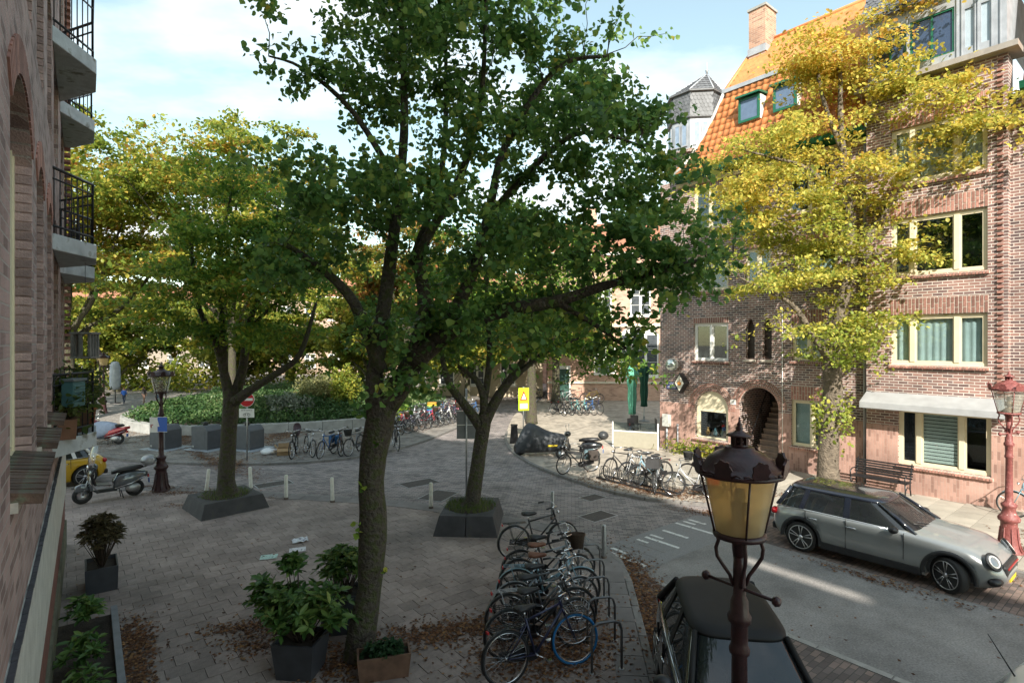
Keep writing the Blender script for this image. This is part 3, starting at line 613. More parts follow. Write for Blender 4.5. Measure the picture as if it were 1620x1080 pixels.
p = MB(); [p.box((0, -.083, .05+k*.045), (.27, .012, .02)) for k in range(7)]; p.build('slat', mat('teal_slat', (.08, .18, .19), .6), t)
# wooden feeder hanging from the balcony above
t = thing('bird_feeder', 'weathered wooden lantern-shaped bird feeder hanging over the low balcony', 'bird feeder', lpos(11.9, -.38, 4.42), R(90)+TL-.4)
p = MB(); p.box((0, 0, .01), (.34, .3, .03)); p.box((0, 0, .42), (.36, .32, .035)); p.build('tray', mat('grey_wood', (.2, .19, .17), .85, var=.3, scale=12), t, bevel=.005)
p = MB()
for x in (-.145, -.05, .05, .145):
    for y in (-.125, .125): p.box((x, y, .215), (.05 if abs(x) > .1 else .035, .03, .375))
for y in (0,): p.box((-.15, y, .215), (.03, .05, .375)); p.box((.15, y, .215), (.03, .05, .375))
p.build('slat', mat('grey_wood2', (.16, .155, .145), .85, var=.3, scale=12), t)
p = MB(); p.tube([(-.1, 0, .44), (0, 0, .62), (0, 0, 1.62)], .004, 4); p.tube([(.1, 0, .44), (0, 0, .62)], .004, 4); p.build('hanger', m_black, t)
# ================================================================== THE CORNER HOUSE ON THE RIGHT
m_orange = mat('orange_pantile', (.52, .185, .06), .55, var=.12, scale=5, isl=.14, objr=.14)
m_orange2 = mat('orange_plain_tile', (.50, .20, .065), .6, var=.12, scale=5, isl=.16)
cor = thing('corner_house', 'brick corner house with orange tiled mansard, slate turret and arched entrance', 'house', SN(14.85, 20.3, 0), TH-R(90))
def cpos(x, y, z): return cor.matrix_basis @ Vector((x, y, z))
EV = 11.5
slit = lambda a, b: [(a, 4.06), (b, 4.06), (b, 5.2), ((a+b)/2+.06, 5.55), ((a+b)/2-.06, 5.55), (a, 5.2)]
W = dict(a=(1.68, 3.2, 3.93, 5.43), b=(5.65, 6.81, 4.03, 5.33), c=(5.74, 7.16, 6.75, 8.2), d=(1.68, 3.2, 6.75, 8.2), e=(1.68, 3.1, 9.25, 10.9), f=(5.5, 7.0, 9.25, 10.9), g=(5.63, 6.65, .99, 2.62), h=(3.9, 4.9, 6.9, 8.2))
ho = [rect(*W[k]) for k in 'abcdefgh']+[slit(3.92, 4.27), slit(4.58, 4.92), arched(1.73, 3.2, .76, 1.97, .735, 16), arched(3.67, 5.17, .16, 2.22, .75, 16)]
mb = MB(); poly_wall(mb, rect(0, 8.0, 0, EV), ho, 0, .14)
mb.add([(0, 0, 0), (0, 9, 0), (0, 9, EV), (0, 0, EV)], [(1, 0, 3, 2)])
mb.build('wall', m_brick, cor)
for k in 'abcdefgh':
    x0, x1, z0, z1 = W[k]
    cur = {'a': (m_curtain, 0, 1, .015), 'b': (mat('white_curtain', (.75, .76, .74), .9, var=.05), 0, 1, .02), 'c': (m_curtain, 0, .6, .02), 'g': (mat('frosted_blind', (.62, .68, .67), .8, var=.04), 0, 1, .0)}.get(k)
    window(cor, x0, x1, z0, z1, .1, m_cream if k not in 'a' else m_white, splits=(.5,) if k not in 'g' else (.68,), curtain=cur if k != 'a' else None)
# slit windows: deep, dark niches
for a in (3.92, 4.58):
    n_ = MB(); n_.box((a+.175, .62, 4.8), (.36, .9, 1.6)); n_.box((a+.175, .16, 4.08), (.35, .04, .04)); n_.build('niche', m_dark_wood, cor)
def soldier(x0, x1, z0, z1, y=0., step=.092):
    s = MB(); s.cur = 1; s.box(((x0+x1)/2, y-.002, (z0+z1)/2), (x1-x0, .012, z1-z0)); s.cur = 0
    n = int((x1-x0)/step); wd = (x1-x0)/n; h = z1-z0
    for k in range(n):
        sp_ = .5 if h < .3 else (.36 if k % 2 else .64)
        for za, zb in ((z0+.006, z0+h*sp_-.006), (z0+h*sp_+.006, z1-.006)) if h > .3 else ((z0+.006, z1-.006),):
            s.box((x0+wd*(k+.5), y-.008, (za+zb)/2), (wd-.026, .02, zb-za-.01))
    return s.build('soldier_course', [m_brickpc, m_mortar], cor)
def rowlock(x0, x1, z, y=0., out_=.09, h=.11):
    s = MB(); n = int((x1-x0)/.075); wd = (x1-x0)/n
    for k in range(n):
        a = x0+wd*k+.011; b = x0+wd*(k+1)-.011; dz = random.uniform(-.004, .004)
        s.hexa([Vector(p) for p in ((a, y-out_, z-h+dz), (b, y-out_, z-h+dz), (a, y+.02, z-h+dz), (b, y+.02, z-h+dz), (a, y-out_, z-.045+dz), (b, y-out_, z-.045+dz), (a, y+.1, z+.004), (b, y+.1, z+.004))])
    s.cur = 1; s.box(((x0+x1)/2, y-.02, z-h/2-.015), (x1-x0, .1, h-.03)); return s.build('window_sill', [m_brickpc, m_mortar], cor)
for k in 'abcdefgh':
    x0, x1, z0, z1 = W[k]; rowlock(x0-.06, x1+.06, z0)
    soldier(x0-.02, x1+.02, z1+.01, z1+(.5 if k in 'bg' else .24))
rowlock(1.63, 3.3, .76); rowlock(3.86, 4.32, 4.05, out_=.04); rowlock(4.52, 4.98, 4.05, out_=.04)
def ring(cx, cz, r0, r1, y, nb, a0=0., a1=PI, pr=.012):
    s = MB()
    for k in range(nb):
        t = a0+(a1-a0)*(k+.5)/nb; m4 = Matrix.Translation((cx, y, cz)) @ Matrix.Rotation(PI/2-t, 4, 'Y')
        s.box((0, 0, (r0+r1)/2), ((a1-a0)/nb*r0*.7, pr*2+.02, r1-r0-.018), m=m4)
    s.cur = 1
    for k in range(nb):
        t0 = a0+(a1-a0)*k/nb; t1 = a0+(a1-a0)*(k+1)/nb
        s.hexa([Vector((cx+r*math.cos(t), y+q, cz+r*math.sin(t))) for q in (-.006, .02) for r in (r0, r1) for t in (t1, t0)])
    return s.build('arch_ring', [m_brickpc, m_mortar], cor)
for cx, cz, r in ((2.465, 1.97, .735), (4.42, 2.22, .75)):
    ring(cx, cz, r+.005, r+.105, -.004, 34); ring(cx, cz, r+.115, r+.215, -.004, 40); ring(cx, cz, r+.225, r+.325, -.004, 46)
# arched shop window: cream panel with a dark pane
f_ = MB(); poly_wall(f_, arched(1.75, 3.18, .78, 1.97, .715, 16), [rect(1.9, 3.06, .84, 1.86)], .1, .05)
fw = f_.build('arched_window', m_cream, cor)
p = MB(); p.box((2.48, .145, 1.35), (1.18, .01, 1.05)); p.build('pane', m_glass, fw)
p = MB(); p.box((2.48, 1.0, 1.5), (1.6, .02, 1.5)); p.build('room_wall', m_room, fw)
for q, cc in enumerate(((.5, .25, .08), (.1, .2, .25), (.3, .3, .28))):
    p = MB(); p.lathe([(.02, 0), (.06, .02), (.09, .12), (.05, .22), (.03, .3), (.045, .33), (.0, .33)], 12, c=(2.1+q*.33, .35, .86)); p.build('shop_vase', mat('vase', cc, .4), fw)
# entrance: recessed stair behind the arch
st = MB()
st.add([(3.67, .14, .1), (3.67, 4.6, .1), (3.67, 4.6, 4.4), (3.67, .14, 4.4)], [(0, 1, 2, 3)]); st.add([(5.17, .14, .1), (5.17, 4.6, .1), (5.17, 4.6, 4.4), (5.17, .14, 4.4)], [(3, 2, 1, 0)])
st.add([(3.67, 4.6, .1), (5.17, 4.6, .1), (5.17, 4.6, 4.4), (3.67, 4.6, 4.4)], [(0, 1, 2, 3)])
st.add([(3.67, .14, 2.98), (5.17, .14, 2.98), (5.17, 1.6, 2.98), (5.17, 4.6, 4.4), (3.67, 4.6, 4.4), (3.67, 1.6, 2.98)], [(0, 1, 2, 5), (5, 2, 3, 4)])
ent = st.build('entrance_wall', m_brick, cor)
m_step = mat('stone_step', (.22, .165, .13), .85, var=.25, scale=5, bump=.3)
for k in range(13):
    p = MB(); p.box((4.63, .3+k*.145+.1, .14+.195*(k+.5)), (1.06, .2, .195)); p.box((4.63, .3+k*.145-.012, .14+.195*(k+1)-.018), (1.07, .04, .04)); p.build('step', m_step, ent)
p = MB(); p.box((4.42, .3, .12), (1.48, .9, .12)); p.build('threshold', m_step, ent)
p = MB(); p.tube([(3.95, .25, .95), (3.95, 2.1, 3.45)], .024, 6); [p.tube([(3.95, .3+q*.8, .15), (3.95, .3+q*.8, 1.0+q*1.08)], .014, 5) for q in (0, 1, 2)]; p.build('handrail', m_black, ent)
# plinth of upright bricks
pl = [(0, 1.73, 2.1), (3.2, 3.67, 2.1), (5.17, 5.63, 2.1), (6.65, 7.99, 2.1), (1.73, 3.2, .66), (5.63, 6.65, .88)]
for a, b, h in pl:
    p = MB(); p.box(((a+b)/2, -.006, h/2), (b-a-.002, .02, h)); p.build('plinth', m_brick_base, cor)
# projecting bay
BY = -.3; XB = 8.12; XE = 11.55
WB = dict(a=(8.8, 11.12, 4.0, 5.5), b=(8.8, 11.12, 6.7, 8.45), c=(8.99, 11.2, .95, 2.66), d=(8.8, 11.12, 9.5, 11.2))
mb = MB(); poly_wall(mb, rect(XB, XE, 0, 12.55), [rect(*WB[k]) for k in 'abcd'], BY, .14)
for x, s in ((XB, 1), (XE, -1)):
    q = [(x, BY, 0), (x, .3, 0), (x, .3, 12.55), (x, BY, 12.55)]; mb.add(q, [(1, 0, 3, 2) if s > 0 else (0, 1, 2, 3)])
bay = mb.build('bay_wall', brick_mat('bay_brick', (.315, .18, .15), (.19, .12, .112), (.58, .53, .485), joint=.021), cor)
blind = mat('striped_blind', (.8, .82, .78), .8, var=.03)
for k in 'abcd':
    x0, x1, z0, z1 = WB[k]
    wd_ = window(cor, x0, x1, z0, z1, BY+.1, m_cream, splits=(.235, .70), f=.085, curtain={'a': (m_curtain, 0, 1, .025), 'c': None, 'b': None, 'd': (mat('cream_curtain', (.75, .7, .58), .9, var=.08), 0, 1, .03)}[k])
    rowlock(x0-.05, x1+.05, z0, BY)
    if k != 'c': soldier(x0-.02, x1+.02, z1+.01, z1+.5, BY)
    else:
        for q in range(14):
            p = MB(); zz = z0+.2+q*.105; p.box((x0+(x1-x0)*.467, BY+.15, zz), (.88, .012, .082), m=None); p.build('blind_slat', blind, wd_)
for a, b, h in ((XB+.002, 8.99, 2.1), (11.2, XE-.002, 2.1), (8.99, 11.2, .84)):
    p = MB(); p.box(((a+b)/2, BY-.006, h/2), (b-a-.002, .02, h)); p.build('plinth', m_brick_base, cor)
p = MB(); p.hexa([Vector(q) for q in ((XB, BY-.62, 2.64), (XE+.1, BY-.62, 2.64), (XB, BY+.01, 2.72), (XE+.1, BY+.01, 2.72), (XB, BY-.60, 2.83), (XE+.1, BY-.60, 2.83), (XB, BY+.01, 3.12), (XE+.1, BY+.01, 3.12))]); p.build('canopy', mat('canopy_zinc', (.36, .37, .38), .6, .1, var=.12, scale=3), cor, bevel=.01)
p = MB()
for k in range(64): p.box((XE-.16, BY-.02, 3.3+k*.145), (.13, .06, .062))
p.build('toothed_corner', m_brickpc, cor)
# wall right of the bay
ho2 = [rect(12.6, 14.6, 4.0, 5.5), rect(12.6, 14.6, 6.7, 8.3), rect(12.6, 14.6, .95, 2.6), rect(12.6, 14.6, 9.3, 10.9)]
mb = MB(); poly_wall(mb, rect(XE-.02, 20, 0, EV), ho2, .02, .14); mb.add([(20, .02, 0), (20, 9, 0), (20, 9, EV), (20, .02, EV)], [(0, 1, 2, 3)]); mb.build('wall', m_brick, cor)
for h in ho2: window(cor, h[0][0], h[1][0], h[0][1], h[2][1], .12, m_cream, splits=(.3, .7)); rowlock(h[0][0]-.05, h[1][0]+.05, h[0][1], .02)
p = MB(); p.box((15.8, .012, 1.05), (8.4, .02, 2.1)); p.build('plinth', m_brick_base, cor)
# gutters and downpipes
def gutter(x0, x1):
    p = MB(); p.hexa([Vector(q) for q in ((x0, -.46, EV-.06), (x1, -.46, EV-.06), (x0, .02, EV-.18), (x1, .02, EV-.18), (x0, -.52, EV+.12), (x1, -.52, EV+.12), (x0, .02, EV+.12), (x1, .02, EV+.12))]); p.build('gutter', m_green, cor)
    p = MB(); x = x0+.5
    while x < x1: p.box((x, -.26, EV-.13), (.05, .46, .06)); x += .9
    p.build('gutter_bracket', mat('dark_green', (.008, .075, .045), .5), cor)
    p = MB(); p.box(((x0+x1)/2, -.06, EV-.28), (x1-x0, .14, .18)); p.build('cornice', mat('yellow_cornice', (.5, .37, .2), .7, var=.15), cor)
gutter(.9, 8.05); gutter(XE+.25, 19.8)
for x, yy in ((8.0, -.08), (5.32, -.02)):
    p = MB(); p.tube([(x, yy, .15), (x, yy, EV-.2 if yy < -.05 else 5.9)], .045 if yy < -.05 else .014, 10)
    for z in (1.2, 3.2, 5.2, 7.2, 9.2): p.box((x, yy+.03, z), (.11 if yy < -.05 else .04, .05, .03)) if z < 5.5 or yy < -.05 else None
    p.build('downpipe', m_zinc if yy < -.05 else m_white, cor)
# mansard: steep pantiled slope (tile by tile) and a shallower one above
pm = MB(); cs = [(-.13, .0), (-.085, .028), (-.03, .034), (.02, .012), (.065, -.004), (.11, .004), (.14, .012)]
vs = [(x, 0, z) for x, z in cs]+[(x, .36, z-.012) for x, z in cs]+[(x, 0, z-.018) for x, z in cs]; n = len(cs)
pm.smooth = True; pm.add(vs, [(i, i+1, n+i+1, n+i) for i in range(n-1)]+[(2*n+i, 2*n+i+1, i+1, i) for i in range(n-1)])
ptile = pm.mesh('pantile', m_orange)
def slope(x, t):          # t 0..1 from eaves to the break; flares out at the foot
    y = -.42+1.0*t+.32*(1-(1-t)**2); return y, EV+.12+3.3*t-.18*(1-t)**2*0
def mansard(x0, x1, nmax, left_flare=0.):
    base = MB(); K = 10
    base.add([p for k in range(K+1) for p in ((x0+left_flare*k/K, slope(0, k/K)[0]+.05, slope(0, k/K)[1]-.05), (x1, slope(0, k/K)[0]+.05, slope(0, k/K)[1]-.05))], [(2*k, 2*k+1, 2*k+3, 2*k+2) for k in range(K)])
    rf = base.build('roof', mat('roof_batten', (.22, .09, .04), .9), cor); rows = 11; cnt = 0; rest = MB()
    for r in range(rows):
        t0 = r/rows; y0, z0 = slope(0, t0); y1, z1 = slope(0, (r+1.12)/rows if r < rows-1 else 1.0); ang = math.atan2(z1-z0, y1-y0); lx = x0+left_flare*(t0**.6)
        cols = int((x1-lx)/.262)
        for c in range(cols):
            x = x1-.14-c*.262
            if 3.55 < x < 5.9 and 4.5 <= r <= 8.5 and x1 < 9 and (x < 4.35 or x > 4.9): continue
            mm = Matrix.Translation((x, y0-.02, z0)) @ Matrix.Rotation(ang, 4, 'X') @ Matrix.Scale(math.hypot(z1-z0, y1-y0)/.36, 4, (0, 1, 0)) @ Matrix.Rotation(random.gauss(0, .01), 4, 'Z')
            if cnt < nmax: o = put('pantile', ptile, rf); o.matrix_local = mm; cnt += 1
            else: rest.add([mm @ Vector(v) for v in pm.v], pm.f); rest.sm[-len(pm.f):] = [True]*len(pm.f)
    if rest.v: rest.build('pantiles', m_orange, rf, kind='stuff')
    return rf
r1 = mansard(.95, 8.1, 270, 1.55); r2 = mansard(XE+.3, 20, 60)
def upper(x0, x1, hip):
    y0, z0 = slope(0, 1.); y0 += .05; y1, z1 = y0+2.5, z0+2.75; b = MB()
    b.add([(x0, y0, z0-.03), (x1, y0, z0-.03), (x1, y1, z1), (x0+hip, y1, z1)], [(0, 1, 2, 3)]); b.add([(x0, y0, z0-.03), (x0+hip, y1, z1), (x0, 9, z0-.03)], [(0, 1, 2)])
    b.add([(x0, 9, z0), (x0+hip, y1, z1), (x1, y1, z1), (x1, 9, z0)], [(0, 1, 2, 3)])
    rf = b.build('upper_roof', m_orange2, cor); t = MB(); rows = 19; ang = math.atan2(z1-z0, y1-y0)
    for r in range(rows):
        f = r/rows; lx = x0+hip*f; n = int((x1-lx)/.2)
        for c in range(n):
            x = x1-.1-(c+(.5 if r % 2 else 0))*.2
            if x < lx+.06: continue
            m4 = Matrix.Translation((x, y0+(y1-y0)*f, z0+(z1-z0)*f)) @ Matrix.Rotation(ang+.03, 4, 'X')
            t.add([m4 @ Vector(p) for p in ((-.097, -.03, .022), (.097, -.03, .022), (.097, .22, .022), (-.097, .22, .022), (-.097, -.03, 0), (.097, -.03, 0))], [(0, 1, 2, 3), (4, 5, 1, 0)])
    t.build('plain_tiles', m_orange2, rf, kind='stuff')
    h = MB(); h.tube([(x0, y0, z0+.02), (x0+hip, y1, z1+.02)], .085, 6); h.tube([(x0+hip, y1, z1+.02), (x1, y1, z1+.02)], .09, 6); h.build('ridge', m_orange, rf)
    l = MB(); l.box(((x0+x1)/2, y0-.05, z0+.03), (x1-x0, .22, .16)); l.build('lead_strip', m_zinc, rf)
upper(2.45, 8.4, .08); upper(XE+.3, 20, .2)
p = MB(); p.box((2.38, .33, 14.3), (.12, .9, 1.4)); 
p = MB(); p.tube([(1.0+1.5*(t**.6), slope(0, t)[0]-.03, slope(0, t)[1]) for t in [k/8 for k in range(9)]], .07, 6); p.build('verge', mat('white_verge', (.6, .56, .5), .7), cor)
# chimney
p = MB(); p.box((3.0, 3.1, 17.3), (.72, .95, 3.0)); ch = p.build('chimney', brick_mat('chimney_brick', (.46, .27, .19), (.38, .22, .16), (.5, .42, .34)), cor)
p = MB(); p.box((3.0, 3.1, 18.86), (.82, 1.05, .1)); p.build('cap', m_concrete, ch)
for q in (.2,): p = MB(); p.lathe([(.11, 0), (.13, .05), (.1, .14), (.12, .2), (.08, .2)], 10, c=(3.0, 3.1+q, 18.91)); p.build('chimney_pot', m_orange, ch)
p = MB(); p.box((3.0, 3.1, 17.05), (.8, 1.03, .3)); p.build('flashing', m_zinc, ch)
# green roof windows
for x0 in (3.62, 4.98):
    y0, z0 = slope(0, .46); y1, z1 = slope(0, .74)
    p = MB(); p.hexa([Vector(q) for q in ((x0-.08, y0-.1, z0), (x0+.78, y0-.1, z0), (x0-.08, y1+.1, z0), (x0+.78, y1+.1, z0), (x0-.08, y0-.1, z1), (x0+.78, y0-.1, z1), (x0-.08, y1+.1, z1), (x0+.78, y1+.1, z1))]); d = p.build('roof_window', m_white, cor)
    p = MB(); p.box((x0+.35, y0-.12, z0+.05), (.84, .06, .09)); p.box((x0+.35, y0-.12, z1-.04), (.84, .06, .09)); [p.box((x, y0-.12, (z0+z1)/2), (.09, .055, z1-z0-.18)) for x in (x0-.03, x0+.73)]; p.hexa([Vector(q) for q in ((x0-.14, y0-.3, z1+.02), (x0+.84, y0-.3, z1+.02), (x0-.14, y1+.1, z1+.1), (x0+.84, y1+.1, z1+.1), (x0-.14, y0-.3, z1+.09), (x0+.84, y0-.3, z1+.09), (x0-.14, y1+.1, z1+.18), (x0+.84, y1+.1, z1+.18))]); p.build('frame', m_green, d)
    p = MB(); p.box((x0+.35, y0-.115, (z0+z1)/2), (.68, .02, z1-z0-.16)); p.build('pane', mat('roof_pane', (.12, .17, .26), .08, var=.1), d)
# slate scales helper
def scales(mb, o, ux, uz, nx, nz, wd=.16, ht=.17):
    nr = ux.cross(uz).normalized()
    for r in range(nz):
        for c in range(nx):
            p = o+ux*((c+(.5 if r % 2 else 0))*wd)+uz*(r*ht)
            q = [p+ux*a+uz*b+nr*h for a, b, h in ((0, .10, .016), (wd*.2, .03, .022), (wd*.5, 0, .024), (wd*.8, .03, .022), (wd*.97, .10, .016), (wd*.97, .26, 0), (0, .26, 0))]
            mb.add(q, [tuple(range(7))])
# corner turret
tc_ = Vector((1.12, .95, 0)); rt = 1.12
def octo(r, z, n=8): return [tc_+Vector((r*math.cos(2*PI*(k+.5)/n), r*math.sin(2*PI*(k+.5)/n), z)) for k in range(n)]
p = MB(); p.loft([octo(rt-.02, EV-.3), octo(rt-.02, 12.5), octo(rt+.12, 12.55), octo(rt+.12, 12.68), octo(rt, 12.72)]); tu = p.build('turret', m_brick, cor)
p = MB(); p.loft([octo(rt, 12.7), octo(rt, 13.95)]); zw = p.build('turret_wall', m_zinc, cor)
for k in range(8):
    a = octo(rt, 0)[k]; b = octo(rt, 0)[(k+1) % 8]; u = (b-a).normalized(); nrm = Vector((u.y, -u.x, 0))
    if nrm.y > .5: continue
    for f in (.3, .7):
        c = a.lerp(b, f); ang = math.atan2(u.y, u.x)
        m4 = Matrix.Translation((c.x, c.y, 0)) @ Matrix.Rotation(ang, 4, 'Z')
        p = MB(); [p.box((q, 0, 13.3), (.045, .09, .96), m=m4) for q in (-.115, .115)]; [p.box((0, 0, q), (.185, .09, .05), m=m4) for q in (12.85, 13.76)]; wn = p.build('turret_window', m_zinc, zw)
        p = MB(); p.box((0, -.012, 13.3), (.19, .05, .88), m=m4); p.build('pane', mat('turret_pane', (.25, .32, .42), .1, var=.15), wn)
p = MB(); p.loft([octo(rt+.03, 13.93), octo(rt+.09, 13.98), octo(rt+.02, 15.0), octo(rt+.14, 15.04), octo(rt+.14, 15.1)]); ts = p.build('turret_band', m_leadgrey, cor)
sc_ = MB()
for k in range(8):
    a = octo(rt+.075, 14.0)[k]; b = octo(rt+.075, 14.0)[(k+1) % 8]; c = octo(rt+.03, 15.0)[k]; u = (b-a)
    if Vector((u.y, -u.x, 0)).normalized().y > .5: continue
    scales(sc_, a, u.normalized(), (c-a).normalized(), int(u.length/.145), 6, .145, .165)
sc_.build('slate_scales', m_leadgrey, ts, kind='stuff')
apex = tc_+Vector((.25, .5, 16.3)); p = MB(); r_ = octo(rt+.14, 15.08); p.add(r_+[apex], [(k, (k+1) % 8, 8) for k in range(8)]); tr = p.build('turret_roof', m_leadgrey, cor)
sc_ = MB()
for k in range(8):
    a = r_[k]; b = r_[(k+1) % 8]
    if (b-a).cross(apex-a).y > .6: continue
    for i in range(7):
        f = i/7; aa = a.lerp(apex, f); bb = b.lerp(apex, f); u = bb-aa; nn = max(1, int(u.length/.145)); w_ = (apex-a.lerp(b, .5)).normalized()
        scales(sc_, aa, u.normalized(), w_, nn, 1, u.length/nn*.98, .2)
sc_.build('slate_scales', m_leadgrey, tr, kind='stuff')
p = MB(); [p.tube([r_[k], apex], .035, 5) for k in range(8)]; p.lathe([(.06, 0), (.05, .1), (.08, .14), (.03, .2), (.01, .5), (0, .52)], 10, c=apex); p.build('hip_rolls', m_zinc, tr)
# dormer over the bay
p = MB(); p.box(((XB+XE)/2, BY+.2, 12.66), (XE-XB+.5, 1.0, .16)); dl = p.build('dormer_ledge', mat('ledge', (.3, .27, .24), .7, var=.12), cor)
p = MB(); poly_wall(p, rect(XB+.05, XE-.02, 12.74, 14.75), [rect(9.3, 10.38, 13.05, 14.35), rect(10.62, 10.8, 13.05, 14.15), rect(10.98, 11.16, 13.05, 14.15), rect(8.35, 9.2, 13.05, 14.35)], BY-.02, .08)
p.add([(XE-.02, BY-.02, 12.74), (XE-.02, 4, 12.74), (XE-.02, 4, 14.75), (XE-.02, BY-.02, 14.75)], [(0, 1, 2, 3)]); p.add([(XB+.05, BY-.02, 12.74), (XB+.05, 4, 12.74), (XB+.05, 4, 14.75), (XB+.05, BY-.02, 14.75)], [(3, 2, 1, 0)])
dz = p.build('dormer_wall', m_zinc, cor)
p = MB()
for x in (9.24, 10.45, 10.56, 10.86, 10.92, 11.22, 11.4, 8.25): p = MB(); p.box((x, BY-.035, 13.75), (.03, .035, 1.96)); p.build('zinc_seam', m_zinc, dz)
m_skyp = mat('blue_pane', (.045, .07, .13), .06, var=.1)
for x0, x1 in ((9.3, 10.38), (8.35, 9.2)):
    p = MB(); [p.box((x, BY+.03, 13.7), (.05, .06, 1.2)) for x in (x0+.025, (x0+x1)/2, x1-.025)]; [p.box(((x0+x1)/2, BY+.03, z), (x1-x0, .062, .05)) for z in (13.075, 14.325)]; wn = p.build('dormer_window', m_green, dz)
    p = MB(); p.box(((x0+x1)/2, BY+.045, 13.7), (x1-x0-.08, .01, 1.2)); p.build('pane', m_skyp, wn)
for x in (10.71, 11.07):
    p = MB(); p.box((x, BY+.03, 13.6), (.18, .02, 1.1)); p.build('pane', mat('narrow_pane', (.4, .47, .52), .1, var=.05), dz)
o_ = Vector((XB-.15, BY-.22, 14.78)); uz = Vector((0, .55, .83)); uz.normalize()
p = MB(); p.hexa([o_, o_+Vector((XE-XB+.3, 0, 0)), o_+uz*3.6+Vector((.0, 0, 0)), o_+uz*3.6+Vector((XE-XB+.3, 0, 0)), o_+Vector((0, 0, .05)), o_+Vector((XE-XB+.3, 0, .05)), o_+uz*3.6+Vector((0, 0, .05)), o_+uz*3.6+Vector((XE-XB+.3, 0, .05))]); dr = p.build('dormer_roof', m_leadgrey, cor)
sc_ = MB(); scales(sc_, o_+Vector((0, -.01, .06)), Vector((1, 0, 0)), uz, int((XE-XB+.28)/.17), 20, .17, .17); sc_.build('slate_scales', m_leadgrey, dr, kind='stuff')
p = MB(); p.box((8.9, 1.0, 16.6), (1.0, .8, 2.6)); p.build('chimney', m_brick, cor)
# ---- things fixed on the facade
t = thing('globe_lamp', 'silvery mirrored glass globe on a bracket at the house corner', 'lamp', cpos(.86, -.35, 3.72), TH-R(90))
p = MB(); p.blob((0, 0, 0), (.27, .27, .27), 24, 16); p.build('globe', mat('mirror_glass', (.55, .62, .6), .12, .7, var=.1), t)
p = MB(); p.tube([(0, .36, .0), (0, .2, .0)], .03, 8); p.lathe([(.1, .2), (.1, .23), (.02, .24)], 12); p.tube([(0, .36, .16), (0, .1, .24)], .012, 6); p.build('bracket', m_black, t)
t = thing('diamond_sign', 'dark diamond-shaped box sign with a pale face below the globe', 'sign', cpos(1.28, -.45, 2.98), TH-R(90))
p = MB(); dm = [(0, -.42), (.3, 0), (0, .42), (-.3, 0)]; p.extr([(x*.9, -.0, z) for x, z in dm], (0, .3, 0)); p.build('box', m_black, t)
p = MB(); p.extr([(x*.7, -.012, z*.8) for x, z in dm], (0, .01, 0)); p.build('face', mat('sign_face', (.68, .66, .56), .5, var=.03), t)
p = MB(); p.blob((.0, -.016, -.02), (.1, .006, .09), 10, 6); p.tube([(-.02, -.018, .04), (.05, -.018, .17)], .012, 5); p.build('emblem', mat('emblem_orange', (.6, .25, .05), .5), t)
p = MB(); p.tube([(0, .3, 0), (0, .44, 0)], .03, 6); p.build('bracket', m_black, t)
def glyphs(parent, n, wd, h, c, m):      # strokes of lettering too small to read
    p = MB(); step = wd/n
    for k in range(n):
        x = c[0]-wd/2+step*(k+.5); q = random.random(); b = step*.16
        p.box((x-step*.28, c[1], c[2]), (b, .004, h)); p.box((x, c[1], c[2]+(h/2-b/2)*(1 if q < .6 else -1)), (step*.5, .004, b))
        if q > .25: p.box((x+step*.28, c[1], c[2]+(h*.2 if q > .7 else 0)), (b, .004, h*(.6 if q > .7 else 1)))
    p.build('lettering', m, parent)
m_blue_sign = mat('street_sign_blue', (.012, .03, .16), .35, var=.04)
t = thing('street_name_sign', 'small blue enamel street name plate with two white lines of lettering', 'sign', cpos(.62, -.03, 2.82), TH-R(90))
p = MB(); p.box((0, 0, 0), (.5, .02, .3)); p.build('plate', m_blue_sign, t)
glyphs(t, 6, .4, .085, (0, -.013, .065), m_white); glyphs(t, 6, .4, .085, (0, -.013, -.065), m_white)
t = thing('house_number', 'small white house number plate between the two brick arches', 'sign', cpos(3.42, -.03, 2.35), TH-R(90))
p = MB(); p.box((0, 0, 0), (.22, .02, .2)); p.build('plate', m_white, t); glyphs(t, 2, .12, .1, (0, -.013, 0), m_black)
t = thing('meter_cabinet', 'white wall cabinet on a grey pipe at the house corner', 'cabinet', cpos(.42, -.02, 0), TH-R(90))
p = MB(); p.box((0, -.1, 1.32), (.34, .2, .52)); p.build('box', mat('cabinet_grey', (.5, .5, .47), .6), t, bevel=.02); p = MB(); p.tube([(0, -.08, ZP), (0, -.08, 1.06)], .04, 8); p.build('pipe', m_zinc, t)
t = thing('standpipe', 'short grey capped pipe against the pink plinth', 'pipe', cpos(.95, -.08, 0), TH-R(90)); p = MB(); p.tube([(0, 0, ZP), (0, 0, 1.15)], .03, 8); p.build('pipe', m_zinc, t); p = MB(); p.lathe([(.05, 1.13), (.05, 1.2), (.0, 1.22)], 10); p.build('cap', m_zinc, t)
